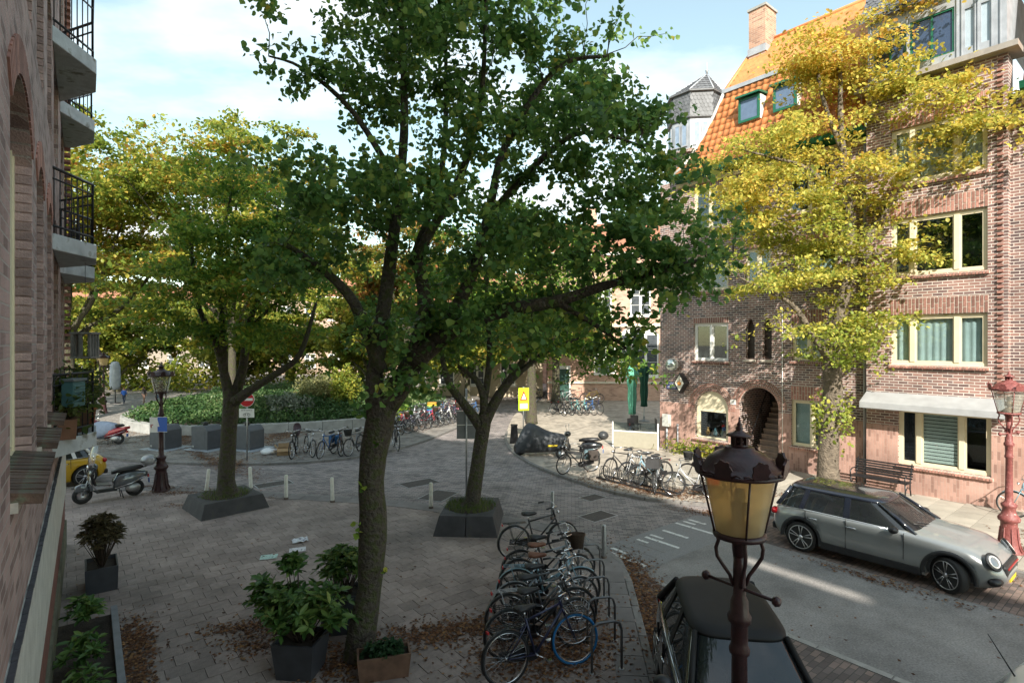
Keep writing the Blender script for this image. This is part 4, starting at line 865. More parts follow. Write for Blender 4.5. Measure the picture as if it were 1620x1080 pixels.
# ================================================================== HOUSES FARTHER AWAY
m_salmon = brick_mat('salmon_brick', (.52, .33, .25), (.46, .28, .21), (.5, .36, .28), joint=.01, bump=.2, var=.12)
def far_house(name, label, loc, rz, Wd, Dp, Ht, wm, wins, roof_m=None, roof_h=3.2, frame=m_white, extra=None):
    t = thing(name, label, 'house', loc, rz); ho = []
    for (x0, x1, z0, z1, rise, sp) in wins: ho.append(arched(x0, x1, z0, z1, rise, 8) if rise else rect(x0, x1, z0, z1))
    p = MB(); poly_wall(p, rect(0, Wd, 0, Ht), ho, 0, .12); p.add([(0, 0, 0), (0, Dp, 0), (0, Dp, Ht), (0, 0, Ht), (Wd, 0, 0), (Wd, Dp, 0), (Wd, Dp, Ht), (Wd, 0, Ht)], [(1, 0, 3, 2), (4, 5, 6, 7), (5, 1, 2, 6)]); p.build('wall', wm, t)
    for (x0, x1, z0, z1, rise, sp) in wins:
        window(t, x0, x1, z0, z1, .09, frame, splits=sp, bars=(.33, .66), room=False, pane_m=m_farpane, hb=(.62,) if z1-z0 > 1.6 else ())
        if rise: q = MB(); poly_wall(q, arched(x0, x1, z1-.001, z1, rise, 8), [], .1, 0); q.build('arch_panel', frame, t)
        q = MB(); q.box(((x0+x1)/2, -.05, z0-.07), (x1-x0+.2, .18, .1)); q.build('window_sill', frame, t)
    q = MB(); q.box((Wd/2, -.08, Ht-.1), (Wd+.2, .4, .22)); q.build('cornice', frame, t)
    if roof_m:
        q = MB(); q.add([(-.2, -.2, Ht), (Wd+.2, -.2, Ht), (Wd+.2, Dp+.2, Ht), (-.2, Dp+.2, Ht), (-.2+1, Dp/2, Ht+roof_h), (Wd-.8, Dp/2, Ht+roof_h)], [(0, 1, 5, 4), (1, 2, 5), (2, 3, 4, 5), (3, 0, 4)]); r = q.build('roof', roof_m, t)
        for x in (Wd*.2, Wd*.75): c = MB(); c.box((x, Dp/2, Ht+roof_h+.4), (.9, .6, 1.8)); c.build('chimney', wm, r)
    return t
m_farpane = mat('far_pane', (.07, .08, .09), .08, var=.2)
m_rooftile = mat('far_roof_tile', (.3, .13, .075), .7, var=.2, scale=3)
sal = far_house('salmon_house', 'salmon brick house with tall arched white windows behind the green parasols', (2.8, 43.6, 0), R(-3), 19, 9, 11.6, m_salmon,
    [(3.6, 5.3, 2.2, 4.6, .0, (.5,)), (5.6, 8.6, 2.0, 5.3, .75, (.33, .67)), (10.2, 13.2, 2.0, 5.3, .75, (.33, .67)), (14.6, 17.6, 2.0, 5.3, .75, (.33, .67)), (.9, 2.0, 6.7, 8.9, 0, (.5,)), (3.6, 5.0, 6.7, 8.9, 0, (.5,)), (6.4, 8.0, 6.7, 9.2, 0, (.5,)), (10.8, 12.4, 6.7, 9.2, 0, (.5,)), (15., 16.6, 6.7, 9.2, 0, (.5,))], m_rooftile)
q = MB(); q.box((9.5, -.05, 5.95), (19.1, .16, .25)); q.box((9.5, -.05, 1.5), (19.1, .14, .16)); q.build('string_course', mat('stone_band', (.62, .55, .44), .7), sal)
q = MB(); q.box((1.2, -.03, 1.4), (1.15, .1, 2.8)); d_ = q.build('door', m_white, sal); q = MB(); q.box((1.2, -.09, 1.3), (.95, .05, 2.5)); q.build('door_leaf', mat('dark_green_door', (.02, .06, .045), .4), d_)
q = MB(); [q.box((1.2+x, -.12, z), (.3, .02, .7)) for x in (-.22, .22) for z in (.7, 1.8)]; q.build('door_panel', mat('green_panel', (.04, .1, .08), .4), d_)
q = MB(); [q.box((8.75, -.05, z), (.3, .08, 1.6)) for z in (7.6,)]; q.build('shutter', m_green, sal)
m_beige = mat('beige_stucco', (.5, .42, .3), .85, var=.1, scale=2, bump=.2)
far_house('stucco_house', 'low beige stucco house front behind the crowded bicycles', (-9.6, 47.5, 0), R(-3), 12.2, 8, 6.6, m_beige, [(x, x+1.3, z, z+1.9, 0, (.5,)) for x in (1, 3.4, 6, 8.6) for z in (1.0, 4.1)], m_rooftile, 2.6)
m_palebrick = brick_mat('pale_far_brick', (.42, .3, .22), (.36, .25, .19), (.45, .38, .3), joint=.01, bump=.1, var=.12)
far_house('terrace_house', 'pale brick terrace house glimpsed through the park trees', (-34, 78, 0), R(4), 24, 9, 11, m_palebrick, [(x, x+1.5, z, z+2.0, 0, (.5,)) for x in (1.5, 4.8, 8.1, 11.4, 14.7, 18, 21) for z in (1.0, 4.4, 7.7)], m_rooftile)
far_house('terrace_house', 'beige rendered terrace house at the end of the side street', (-66, 74, 0), R(14), 30, 9, 9.5, mat('white_render', (.3, .25, .2), .85, var=.06), [(x, x+1.6, z, z+1.9, 0, (.5,)) for x in (2, 6, 10, 14, 18, 22, 26) for z in (1.0, 4.1, 7)], m_rooftile)
far_house('terrace_house', 'brown brick gabled house rising behind the stucco house', (-10, 62, 0), 0, 22, 9, 9.6, m_salmon, [(x, x+1.3, z, z+2., 0, (.5,)) for x in (1.5, 5, 8.5, 12, 15.5, 19) for z in (4.0, 7.1)], m_rooftile)
# ================================================================== TREES AND PLANTS
def at(x, y, Y): return Vector(((x-810)/880*Y, Y, 4.7-(y-541)/880*Y))
def dens(pts, step=.25):
    o = []
    for (a, ra), (b, rb) in zip(pts, pts[1:]):
        n = max(1, int((b-a).length/step)); o += [(a.lerp(b, k/n), ra+(rb-ra)*k/n) for k in range(n)]
    return o+[pts[-1]]
def spline_r(pts, n=4):
    P = smooth_line([p for p, r in pts], n); Rr = []
    for i in range(len(pts)-1): Rr += [pts[i][1]+(pts[i+1][1]-pts[i][1])*k/n for k in range(n)]
    return list(zip(P, Rr+[pts[-1][1]]))
def tree(name, label, base, trunk, limbs, crowns, ntw, per, leaf, lm, bark=m_bark, spread=(.28, .28, .16), up=.4, stretch=1.5, shell=.45, minz=2.5, heart=False, group=None, tw=.004, lump=.02, droop=0., clump=(.45, .15), cn=9):
    t = thing(name, label, 'tree', base, 0, group); B = Vector(base)
    mb = MB(); nodes = []; nr = []
    def addtube(pl, n):
        k0 = len(mb.v); mb.tube([p-B for p, r in pl], [r for p, r in pl], n)
        if lump and n > 7:
            for i in range(k0, len(mb.v)):
                v = Vector(mb.v[i]); q = math.sin(v.z*5.1+v.x*9)+math.sin(v.z*11+v.y*13+v.x*7)*.6+math.sin(v.z*23+v.y*31)*.3; c_ = (i-k0)//n; ctr = pl[min(c_, len(pl)-1)][0]-B
                mb.v[i] = tuple(ctr+(v-ctr)*(1+lump*q))
    tr = dens(spline_r(trunk), .18); addtube(tr, 14)
    for p, r in tr:
        if p.z > minz: nodes.append(p); nr.append(r)
    for l in limbs:
        pl = dens(spline_r(l), .25); addtube(pl, 9)
        for p, r in pl: nodes.append(p); nr.append(r)
    mb.build('trunk', bark, t)
    # attractors
    vol = np.array([c[1][0]*c[1][1]*c[1][2] for c in crowns])**.8; vol = vol/vol.sum(); pts = []
    for (c, r), f in zip(crowns, vol):
        k = max(2, int(round(ntw*f/cn))); d = RNG.normal(0, 1, (k, 3)); d /= np.linalg.norm(d, axis=1, keepdims=True); rad = RNG.uniform(0, 1, (k, 1))**shell
        for ctr in np.array(c)+d*rad*np.array(r):       # sprays of twigs with gaps between them
            m_ = max(4, int(RNG.normal(cn, cn*.35))); q = RNG.normal(0, 1, (m_, 3))*np.array([clump[0], clump[0], clump[1]])*RNG.uniform(.6, 1.3); q[:, 2] -= .35*clump[0]*(q[:, 0]**2+q[:, 1]**2)/(clump[0]**2)*.25; pts.append(ctr+q)
    pts = np.concatenate(pts); NN = np.array([tuple(p) for p in nodes]); NR = np.array(nr)
    d0 = np.min(np.linalg.norm(pts[:, None]-NN[None], axis=2), axis=1); pts = pts[np.argsort(d0)]
    bufN = np.zeros((len(NN)+len(pts)*5, 3)); bufR = np.zeros(len(bufN)); bufN[:len(NN)] = NN; bufR[:len(NN)] = NR; cnt = len(NN)
    br = MB(); LP = []; LA = []
    for p in pts:
        df = p-bufN[:cnt]; ds = np.linalg.norm(df, axis=1); cost = ds+.7*np.maximum(0, bufN[:cnt, 2]-p[2]+.15*ds)+.25*(bufR[:cnt] < .008); j = int(np.argmin(cost)); L = ds[j]
        if L < .12: LP.append(np.repeat(p[None], per, 0)); LA.append(np.repeat(df[j][None]/(L+1e-6), per, 0)); continue
        a = bufN[j]; r0 = min(bufR[j]*.7, .006+.011*L); pl = []
        for k in range(5):
            f = k/4; q = a+df[j]*f; q = q+np.array([0, 0, .16*L*math.sin(PI*f)*(1-.4*f)])+RNG.normal(0, .035*L, 3)*(0 < k < 4); pl.append(q)
            if k: bufN[cnt] = q; bufR[cnt] = r0+(tw-r0)*f; cnt += 1
        br.tube([Vector(q)-B for q in pl], [r0+(tw-r0)*k/4 for k in range(5)], 4 if r0 < .015 else 6, cap=False)
        f = RNG.uniform(.35, 1.08, per)[:, None]; pts_ = np.array(pl); i0 = np.minimum((f[:, 0]*4).astype(int), 3); fr = (f[:, 0]*4-i0)[:, None]
        LP.append(pts_[i0]*(1-fr)+pts_[i0+1]*fr); LA.append(np.repeat(df[j][None]/(L+1e-6), per, 0))
    br.build('branches', bark, t)
    P = np.concatenate(LP); A = np.concatenate(LA); P = P+RNG.normal(0, 1, P.shape)*np.array(spread); A = A*.6; A[:, 2] -= droop
    V, F = leaves_at(P-np.array(tuple(B)), leaf, stretch, up, axis=A, jit=.6, heart=heart)
    put('crown', np_mesh('crown', V, F, lm, smooth=False), t)
    return t
def C(px, py, Y, rx, rz, ry): q = Y/880; return (tuple(at(px, py, Y)), (rx*q, ry, rz*q))
lm1 = leaf_mat('linden_leaves', [(0, (0.0656, 0.154, 0.0438)), (.45, (0.131, 0.263, 0.0656)), (.8, (0.241, 0.383, 0.0875)), (.95, (0.438, 0.504, 0.109)), (1, (0.8, 0.591, 0.109))], trans=.5, rough=.42, patch=.15, scale=.8)
lm2 = leaf_mat('hornbeam_leaves', [(0, (0.0656, 0.16, 0.03)), (.4, (0.15, 0.281, 0.045)), (.75, (0.319, 0.413, 0.0562)), (.93, (0.525, 0.469, 0.0656)), (1, (0.562, 0.263, 0.0656))], trans=.5, rough=.5, patch=.25, scale=.6)
lm3 = leaf_mat('autumn_park_leaves', [(0, (0.084, 0.151, 0.0252)), (.4, (0.218, 0.286, 0.042)), (.7, (0.42, 0.386, 0.0588)), (.88, (0.504, 0.286, 0.0588)), (1, (0.37, 0.143, 0.0504))], trans=.5, rough=.5, patch=.3, scale=.25)
lm4 = leaf_mat('yellow_leaves', [(0, (.26, .34, .06)), (.35, (.5, .5, .1)), (.7, (.7, .58, .12)), (.93, (.72, .49, .1)), (1, (.6, .33, .08))], trans=.5, rough=.5, patch=.28, scale=.35, zg=(.045, -.47))
lm5 = leaf_mat('rusty_leaves', [(0, (0.084, 0.14, 0.028)), (.45, (0.224, 0.238, 0.042)), (.75, (0.42, 0.224, 0.056)), (1, (0.392, 0.112, 0.042))], trans=.45, patch=.3, scale=.5)
lm6 = leaf_mat('sunny_far_leaves', [(0, (0.0875, 0.15, 0.025)), (.5, (0.25, 0.3, 0.0438)), (.85, (0.45, 0.4, 0.0625)), (1, (0.375, 0.225, 0.05))], trans=.5, patch=.25, scale=.3)
# the big linden on the square
b = Vector((-2.22, 8.15, ZP-.02))
trunk = [(b, .28), (at(572, 1010, 8.13), .215), (at(584, 930, 8.13), .17), (at(590, 850, 8.12), .205), (at(588, 760, 8.1), .18), (at(596, 690, 8.1), .205), (at(612, 630, 8.1), .2)]
f0 = at(612, 640, 8.1)
limbs = [
    [(at(600, 680, 8.1), .17), (at(592, 610, 8.12), .13), (at(600, 540, 8.2), .115), (at(628, 330, 8.5), .085), (at(640, 170, 8.7), .06), (at(628, -60, 8.9), .03)],
    [(at(612, 640, 8.1), .2), (at(655, 570, 8.15), .15), (at(672, 480, 8.3), .11), (at(665, 400, 8.4), .08), (at(720, 300, 8.5), .06), (at(760, 170, 8.4), .045), (at(770, -40, 8.3), .02)],
    [(at(655, 575, 8.12), .15), (at(720, 520, 7.9), .12), (at(800, 492, 7.7), .1), (at(880, 478, 7.5), .085), (at(960, 452, 7.3), .06), (at(1060, 425, 7.2), .04), (at(1160, 400, 7.15), .02)],
    [(at(690, 545, 8.1), .12), (at(745, 440, 8.4), .09), (at(775, 330, 8.6), .07), (at(800, 230, 8.6), .055), (at(880, 110, 8.4), .04), (at(960, 90, 8.2), .02)],
    [(at(603, 590, 8.1), .11), (at(560, 480, 8.0), .08), (at(500, 420, 7.9), .05), (at(440, 380, 7.8), .025)],
    [(at(775, 340, 8.6), .06), (at(870, 240, 8.2), .05), (at(930, 210, 8.0), .03), (at(1010, 230, 7.8), .015)],
    [(at(634, 300, 8.5), .06), (at(560, 180, 8.3), .04), (at(480, 110, 8.1), .025), (at(425, 90, 8.0), .012)],
    [(at(880, 478, 7.5), .05), (at(950, 520, 7.3), .03), (at(1000, 560, 7.2), .012)],
    [(at(650, 420, 8.4), .06), (at(700, 260, 8.9), .05), (at(705, 60, 9.0), .025), (at(700, -120, 9.0), .012)]]
cr = [C(640, 60, 8.4, 190, 120, 2.0), C(830, 90, 8.3, 200, 120, 2.0), C(740, -110, 8.4, 290, 120, 2.2), C(540, 300, 8.0, 120, 100, 1.6), C(720, 330, 8.4, 200, 130, 2.0), C(930, 250, 8.1, 120, 130, 1.6), C(930, 390, 7.7, 200, 80, 1.5), C(1090, 410, 7.4, 120, 62, 1.0), C(480, 110, 8.0, 38, 45, .4), C(660, 500, 8.0, 150, 70, 1.3), C(850, 500, 7.6, 150, 55, 1.0), C(985, 545, 7.3, 48, 62, .5), C(480, 420, 7.9, 90, 55, 1.1), C(990, 140, 8.2, 60, 120, .7), C(540, 90, 8.2, 60, 60, .8), C(640, 600, 7.8, 60, 40, .6), C(1010, 330, 7.8, 130, 70, 1.2)]
t1 = tree('linden_tree', 'large dark green linden with forked mossy trunk standing on the open square', b, trunk, limbs, cr, 1480, 28, .078, lm1, clump=(.34, .13), cn=8, spread=(.1, .1, .07), up=.35, stretch=1.5, heart=True, minz=3.6, droop=.25, shell=.5, lump=.03)
sp = []
for px, py in ((566, 832), (564, 848), (572, 770), (606, 905), (600, 700)):
    c = at(px, py, 7.92); sp.append(RNG.normal(0, .035, (5, 3))+np.array(tuple(c-b)))
V, F = leaves_at(np.concatenate(sp), .075, 1.4, .3, heart=True); put('trunk_sprout', np_mesh('trunk_sprout', V, F, lm2), t1, kind='stuff')
# street trees in the two stone planters
b2 = Vector((-7.85, 15.35, .46)); tr2 = [(b2, .33), (at(358, 760, 15.3), .225), (at(362, 690, 15.3), .2), (at(366, 635, 15.3), .215), (at(370, 615, 15.3), .19)]
li2 = [[(at(366, 640, 15.3), .17), (at(352, 580, 15.2), .11), (at(340, 540, 15.2), .09), (at(310, 470, 15.3), .06), (at(300, 330, 15.6), .03)],
    [(at(368, 640, 15.3), .17), (at(385, 580, 15.4), .12), (at(392, 520, 15.5), .09), (at(420, 440, 15.6), .06), (at(440, 330, 15.6), .025)],
    [(at(372, 635, 15.2), .16), (at(400, 615, 15.0), .11), (at(440, 590, 14.8), .09), (at(475, 560, 14.6), .07), (at(500, 480, 14.4), .035)],
    [(at(356, 590, 15.2), .09), (at(352, 500, 15.4), .07), (at(345, 420, 15.6), .05), (at(370, 290, 16), .025)],
    [(at(390, 530, 15.5), .08), (at(415, 500, 15.2), .05), (at(450, 470, 15), .03), (at(500, 430, 14.8), .015)]]
cr2 = [C(380, 360, 15.6, 110, 70, 2.0), C(330, 440, 15.4, 100, 50, 1.9), C(430, 430, 15.2, 110, 60, 2.0), C(290, 510, 15.0, 60, 32, 1.4), C(430, 520, 15.0, 95, 38, 1.6), C(485, 360, 15.4, 70, 70, 1.6), C(350, 290, 15.8, 60, 40, 1.2)]
tree('street_tree', 'green street tree with forked trunk in the stone planter by the scooter', b2, tr2, li2, cr2, 900, 32, .1, lm2, clump=(.5, .1), spread=(.17, .17, .05), up=.72, stretch=1.7, minz=4.5, group=None)
b3 = Vector((-1.0, 14.0, .52)); tr3 = [(b3, .27), (at(748, 790, 14), .2), (at(758, 720, 14), .175), (at(764, 680, 14), .18), (at(768, 655, 14), .165)]
li3 = [[(at(764, 680, 14), .16), (at(738, 645, 13.9), .12), (at(712, 610, 13.8), .09), (at(700, 570, 13.8), .06), (at(690, 500, 13.8), .03)],
    [(at(765, 675, 14), .13), (at(765, 630, 14), .1), (at(752, 600, 14.1), .08), (at(725, 580, 14.2), .05)],
    [(at(768, 665, 14), .16), (at(790, 625, 14), .12), (at(815, 590, 14), .1), (at(845, 540, 14), .07), (at(880, 470, 14), .03)],
    [(at(800, 610, 14), .09), (at(860, 560, 13.8), .06), (at(930, 530, 13.6), .03)],
    [(at(765, 640, 14), .1), (at(775, 560, 14.3), .08), (at(770, 450, 14.6), .05), (at(790, 330, 15), .025)]]
cr3 = [C(760, 500, 14.1, 150, 70, 2.2), C(880, 500, 13.9, 130, 60, 2.0), C(780, 390, 14.5, 150, 80, 2.2), C(690, 560, 13.9, 70, 45, 1.2), C(930, 560, 13.6, 70, 30, 1.0), C(890, 420, 14.2, 120, 60, 1.8)]
tree('street_tree', 'green street tree with slanting trunk in the split stone planter by the road', b3, tr3, li3, cr3, 700, 31, .095, leaf_mat('street_tree_leaves', [(0, (0.052, 0.146, 0.025)), (.5, (0.146, 0.27, 0.0416)), (.85, (0.312, 0.395, 0.0624)), (1, (0.582, 0.416, 0.0624))], trans=.5, patch=.2), clump=(.5, .1), spread=(.17, .17, .05), up=.65, stretch=1.7, minz=3.9)
# yellow tree in front of the corner house
b4 = Vector((10.15, 17.85, ZP)); tr4 = [(b4, .38), (at(1310, 730, 17.85), .3), (at(1312, 680, 17.85), .31), (at(1318, 640, 17.85), .29), (at(1316, 590, 17.8), .27), (at(1318, 555, 17.8), .25)]
li4 = [[(at(1318, 565, 17.8), .23), (at(1335, 470, 17.7), .19), (at(1345, 400, 17.7), .15), (at(1340, 300, 17.7), .12), (at(1330, 200, 17.8), .09), (at(1330, 60, 18), .04)],
    [(at(1345, 420, 17.7), .13), (at(1385, 360, 17.5), .1), (at(1430, 290, 17.2), .08), (at(1480, 230, 17.0), .05), (at(1520, 150, 17), .02)],
    [(at(1316, 575, 17.8), .16), (at(1285, 530, 17.7), .11), (at(1250, 480, 17.6), .08), (at(1190, 450, 17.5), .04), (at(1150, 430, 17.5), .02)],
    [(at(1340, 330, 17.7), .1), (at(1280, 270, 17.8), .07), (at(1220, 250, 17.9), .04), (at(1180, 240, 18), .02)],
    [(at(1360, 410, 17.6), .09), (at(1430, 390, 17.2), .06), (at(1500, 370, 16.9), .03)],
    [(at(1336, 250, 17.7), .08), (at(1300, 150, 17.9), .06), (at(1290, 70, 18), .03)]]
cr4 = [C(1250, 240, 17.9, 105, 75, 2.0), C(1350, 120, 17.9, 110, 100, 2.2), C(1420, 60, 17.7, 70, 60, 1.5), C(1460, 170, 17.2, 110, 85, 1.9), C(1290, 350, 17.7, 120, 55, 2.0), C(1220, 440, 17.5, 90, 45, 1.6), C(1500, 240, 16.9, 95, 60, 1.5), C(1350, 440, 17.5, 90, 45, 1.5), C(1450, 390, 17.0, 90, 32, 1.2), C(1310, 520, 17.6, 70, 40, 1.2), C(1380, 560, 17.3, 55, 28, .9), C(1200, 330, 17.8, 70, 60, 1.6), C(1270, 100, 18.0, 50, 45, 1.2), C(1545, 250, 16.7, 75, 42, 1.2), C(1420, 290, 17.2, 110, 60, 1.6), C(1500, 330, 17.0, 70, 40, 1.0), C(1400, 500, 17.3, 55, 30, .9), C(1180, 300, 17.8, 45, 40, 1.2)]
t4 = tree('yellow_tree', 'tall yellow autumn tree with pale trunk before the brick corner house', b4, tr4, li4, cr4, 1650, 33, .108, lm4, bark=m_bark_pale, clump=(.6, .13), cn=11, spread=(.18, .18, .06), up=.68, stretch=1.5, minz=4.0, lump=.035)
P = np.stack([np.array(tuple(at(1316, 660, 17.8)-b4))+np.array([.4*math.cos(a)*q, .4*math.sin(a)*q, h]) for a, q, h in zip(RNG.uniform(0, 2*PI, 420), RNG.uniform(.85, 1.5, 420), RNG.normal(0, .42, 420))])
V, F = leaves_at(P, .11, 1.3, .3, heart=True); put('trunk_sprout', np_mesh('trunk_sprout', V, F, lm4), t4, kind='stuff')
# trees in and round the park
def auto_tree(name, label, base, h, r, fork, lm, ntw, per, leaf, rad=.3, group=None, nl=6, lean=(0, 0), up=.6, cy=None, flat=.8, bark=m_bark):
    B = Vector(base); f = B+Vector((lean[0], lean[1], fork)); tr = [(B, rad*1.35), (B.lerp(f, .3), rad), (B.lerp(f, .7), rad*.92), (f, rad*.85)]; li = []
    for k in range(nl):
        a = 2*PI*k/nl+random.uniform(-.4, .4); q = random.uniform(.55, .95); e = f+Vector((math.cos(a)*r*q, math.sin(a)*r*q, (h-fork)*random.uniform(.45, .85))); m_ = f.lerp(e, .4)+Vector((0, 0, -.04*h))
        li.append([(f-Vector((0, 0, .25)), rad*.5), (f.lerp(m_, .5), rad*.36), (m_, rad*.28), (m_.lerp(e, .6)+Vector((0, 0, .03*h)), rad*.14), (e, .02)])
    li.append([(f-Vector((0, 0, .2)), rad*.6), (f+Vector((.2, .1, (h-fork)*.4)), rad*.4), (f+Vector((0, .3, (h-fork)*.85)), .03)])
    c = f+Vector((0, 0, (h-fork)*.5)); H2 = (h-fork)*.5
    cr = [((c.x, c.y, c.z), (r*.85, r*.85, H2*.9))]+[((c.x+r*.6*math.cos(a), c.y+r*.6*math.sin(a), c.z+random.uniform(-.55, .35)*H2), (r*.45, r*.45, H2*.4)) for a in np.linspace(0, 2*PI, 8)[:-1]]
    return tree(name, label, base, tr, li, cr, ntw, per, leaf, lm, up=up, clump=(.95, .22), cn=11, spread=(.27, .27, .1), stretch=1.6, minz=B.z+fork*.9, group=group, tw=.006, lump=.02, bark=bark)
PG = 'trees in and around the park'
auto_tree('park_tree', 'broad yellowing park tree with dark leaning limbs beyond the balconies', (-25.0, 31.5, ZP), 18.4, 8.8, 4.6, lm3, 1350, 34, .2, .42, PG, 7, (-.8, .6))
auto_tree('park_tree', 'yellow green tree rooted in the planted bed behind the no-entry sign', (-17.1, 34.0, .5), 18.6, 8.2, 4.8, lm3, 1200, 34, .19, .24, PG, 6)
auto_tree('park_tree', 'rust tinged tree rising behind the planted bed over the bicycles', (-7.5, 40.0, .3), 14.0, 6.0, 4.6, lm5, 640, 40, .2, .3, PG)
auto_tree('plaza_tree', 'slim trunked tree beside the yellow school sign', (1.1, 31.3, ZP), 10.5, 3.8, 3.4, lm2, 520, 34, .16, .27, 'trees on the plaza', 5)
auto_tree('plaza_tree', 'rusty leaved tree before the salmon house door', (3.3, 41.8, ZP), 9.6, 3.6, 3.2, lm5, 460, 34, .17, .3, 'trees on the plaza', 5)
for k, (x, y, h, r, lab) in enumerate([(-42, 56, 13, 7, 'sunlit tree at the end of the left street'), (-31, 58, 12, 6.5, 'sunlit tree behind the walking children'), (-22, 56, 11, 6, 'sunlit yellow green tree at the back of the park'), (-13.5, 57, 10, 5, 'sunlit tree between the park and the pale terrace'), (-36.5, 51.5, 9, 5.2, 'low branched sunlit tree nearest the wrapped parasol'), (-24.5, 50.5, 8.5, 4.8, 'low branched sunlit tree behind the planted bed'), (-11.5, 45.5, 11, 4.6, 'sunlit tree in front of the stucco house front'), (-3.6, 45.0, 10.5, 4.2, 'sunlit tree at the right end of the stucco house')]):
    auto_tree('far_tree', lab, (x, y, 0), h, r, 1.7, lm6, 430, 40, .32, .26, PG, 6)
# stone planters round the street trees
m_planter = mat('dark_stone_planter', (.055, .053, .055), .75, var=.25, scale=4, bump=.3, col2=(.075, .075, .055), c2=.66)
def stone_planter(label, c, L, Wd, h, rz, split=False):
    t = thing('stone_planter', label, 'planter', (c[0], c[1], ZP), rz); k = .13
    for q in ((-1, 1) if split else (0,)):
        x0, x1 = (-L/2, L/2) if not split else ((-L/2, -.008) if q < 0 else (.008, L/2)); a = k if x0 == -L/2 else 0; b_ = k if x1 == L/2 else 0
        p = MB(); p.hexa([Vector(v) for v in ((x0, -Wd/2, -.02), (x1, -Wd/2, -.02), (x0, Wd/2, -.02), (x1, Wd/2, -.02), (x0+a, -Wd/2+k, h), (x1-b_, -Wd/2+k, h), (x0+a, Wd/2-k, h), (x1-b_, Wd/2-k, h))]); p.build('planter_block', m_planter, t, bevel=.012)
    p = MB(); p.lathe([(.62, h-.02), (.6, h+.012), (0.05, h+.03)], 20); p.build('soil', m_soil, t)
    n = 520; a = RNG.uniform(0, 2*PI, n); r = RNG.uniform(.28, .66, n); hh = RNG.uniform(.05, .2, n)*(1 if split else .7); d = RNG.normal(0, .06, (n, 2)); V = np.zeros((n, 3, 3)); px, py = r*np.cos(a), r*np.sin(a)
    V[:, 0] = np.stack([px-.006, py, np.full(n, h)], 1); V[:, 1] = np.stack([px+.006, py, np.full(n, h)], 1); V[:, 2] = np.stack([px+d[:, 0], py+d[:, 1], h+hh], 1)
    g = put('grass', np_mesh('grass', V.reshape(-1, 3), np.arange(n*3).reshape(n, 3), m_grass), t, kind='stuff')
m_grass = leaf_mat('grass', [(0, (.05, .09, .015)), (.6, (.12, .18, .03)), (1, (.22, .24, .06))], trans=.3)
stone_planter('low dark stone planter round the street tree by the scooter', (-7.95, 15.45), 1.75, 1.65, .38, TH+.12)
stone_planter('dark stone planter in two halves round the slanting street tree', (-1.05, 14.05), 1.55, 1.9, .46, -.06, True)
# planted bed of the park behind its low curved wall
wl = smooth_line([SN(*p) for p in [(50, 16), (47.5, 10.5), (45, 7), (42, 4.4), (39.5, 3.1), (36.8, 2.6), (33.5, 3.3), (31, 5.2), (29.8, 7.5), (28.8, 10.5), (28.6, 13.5), (29.4, 16.6), (30.6, 18.8), (33.5, 21), (38, 22)]], 6)
t = thing('bed_wall', 'low curved grey concrete wall edging the planted park bed', 'wall', (0, 0, 0)); L = [Vector((p.x, p.y, 0)) for p in wl]
acc = 0
for i in range(0, len(L)-3, 3):
    a, b_ = L[i], L[i+3]; p = MB()
    na = (L[min(i+1, len(L)-1)]-L[max(i-1, 0)]).normalized(); nb = (L[min(i+4, len(L)-1)]-L[i+2]).normalized(); pa = Vector((-na.y, na.x, 0))*.22; pb = Vector((-nb.y, nb.x, 0))*.22; a = a.lerp(b_, .004); b_ = b_.lerp(a, .004)
    p.hexa([v+Vector((0, 0, z)) for z in (ZP-.02, .56) for v in (a-pa, b_-pb, a+pa, b_+pb)]); p.build('wall_block', m_concrete, t, bevel=.02)
bed_poly = [tuple(p.xy) for p in wl]+[xy(46, 21)]
raised('bed_soil', bed_poly, m_soil, .42)
lmS = leaf_mat('shrub_leaves', [(0, (0.0243, 0.0675, 0.0216)), (.45, (0.054, 0.115, 0.0338)), (.8, (0.115, 0.176, 0.0607)), (1, (0.27, 0.284, 0.149))], trans=.35, patch=.4, scale=.55)
P = []; A_ = np.array(bed_poly); lo, hi = A_.min(0), A_.max(0)
while len(P) < 2100:
    x, y = RNG.uniform(lo[0], hi[0]), RNG.uniform(lo[1], hi[1])
    if not inside(bed_poly, x, y): continue
    dmin = min(math.hypot(x-p[0], y-p[1]) for p in bed_poly[:len(wl)]);
    if dmin < .35: continue
    if y > 42 and RNG.random() < .5: continue
    h = .42+min(1.1, .25+dmin*.28)*(.6+.6*(.5+.5*math.sin(x*.9+1)*math.cos(y*.8))); P.append((x, y, h))
Q = []
for x, y, h in P:
    k = 27; q = RNG.normal(0, 1, (k, 3)); q /= np.linalg.norm(q, axis=1, keepdims=True); q[:, 2] = np.abs(q[:, 2])*1.0; Q.append(np.array([x, y, h*.45+.1])+q*np.array([.42, .42, h*.55])*RNG.uniform(.7, 1.05, (k, 1)))
V, F = leaves_at(np.concatenate(Q), .12, 1.8, .45)
o = put('shrub_mass', np_mesh('shrub_mass', V, F, lmS), kind='stuff'); tag(o, 'dense green ground cover filling the park bed', 'shrubs')
Q = []
for k in range(420):
    x = RNG.uniform(-52, -2); y = 53+RNG.normal(0, 2)+(.12*abs(x+27) if x < -27 else 0); h = 2.2+1.6*(.5+.5*math.sin(x*.7)*math.cos(x*.31+1)); n_ = 26
    q = RNG.normal(0, 1, (n_, 3)); q /= np.linalg.norm(q, axis=1, keepdims=True); Q.append(np.array([x, y, h*.5])+q*np.array([.9, .8, h*.5]))
V, F = leaves_at(np.concatenate(Q), .32, 1.5, .4); o = put('far_shrubbery', np_mesh('far_shrubbery', V, F, lm6), kind='stuff'); tag(o, 'sunlit mass of shrubs along the back of the park', 'shrubs')
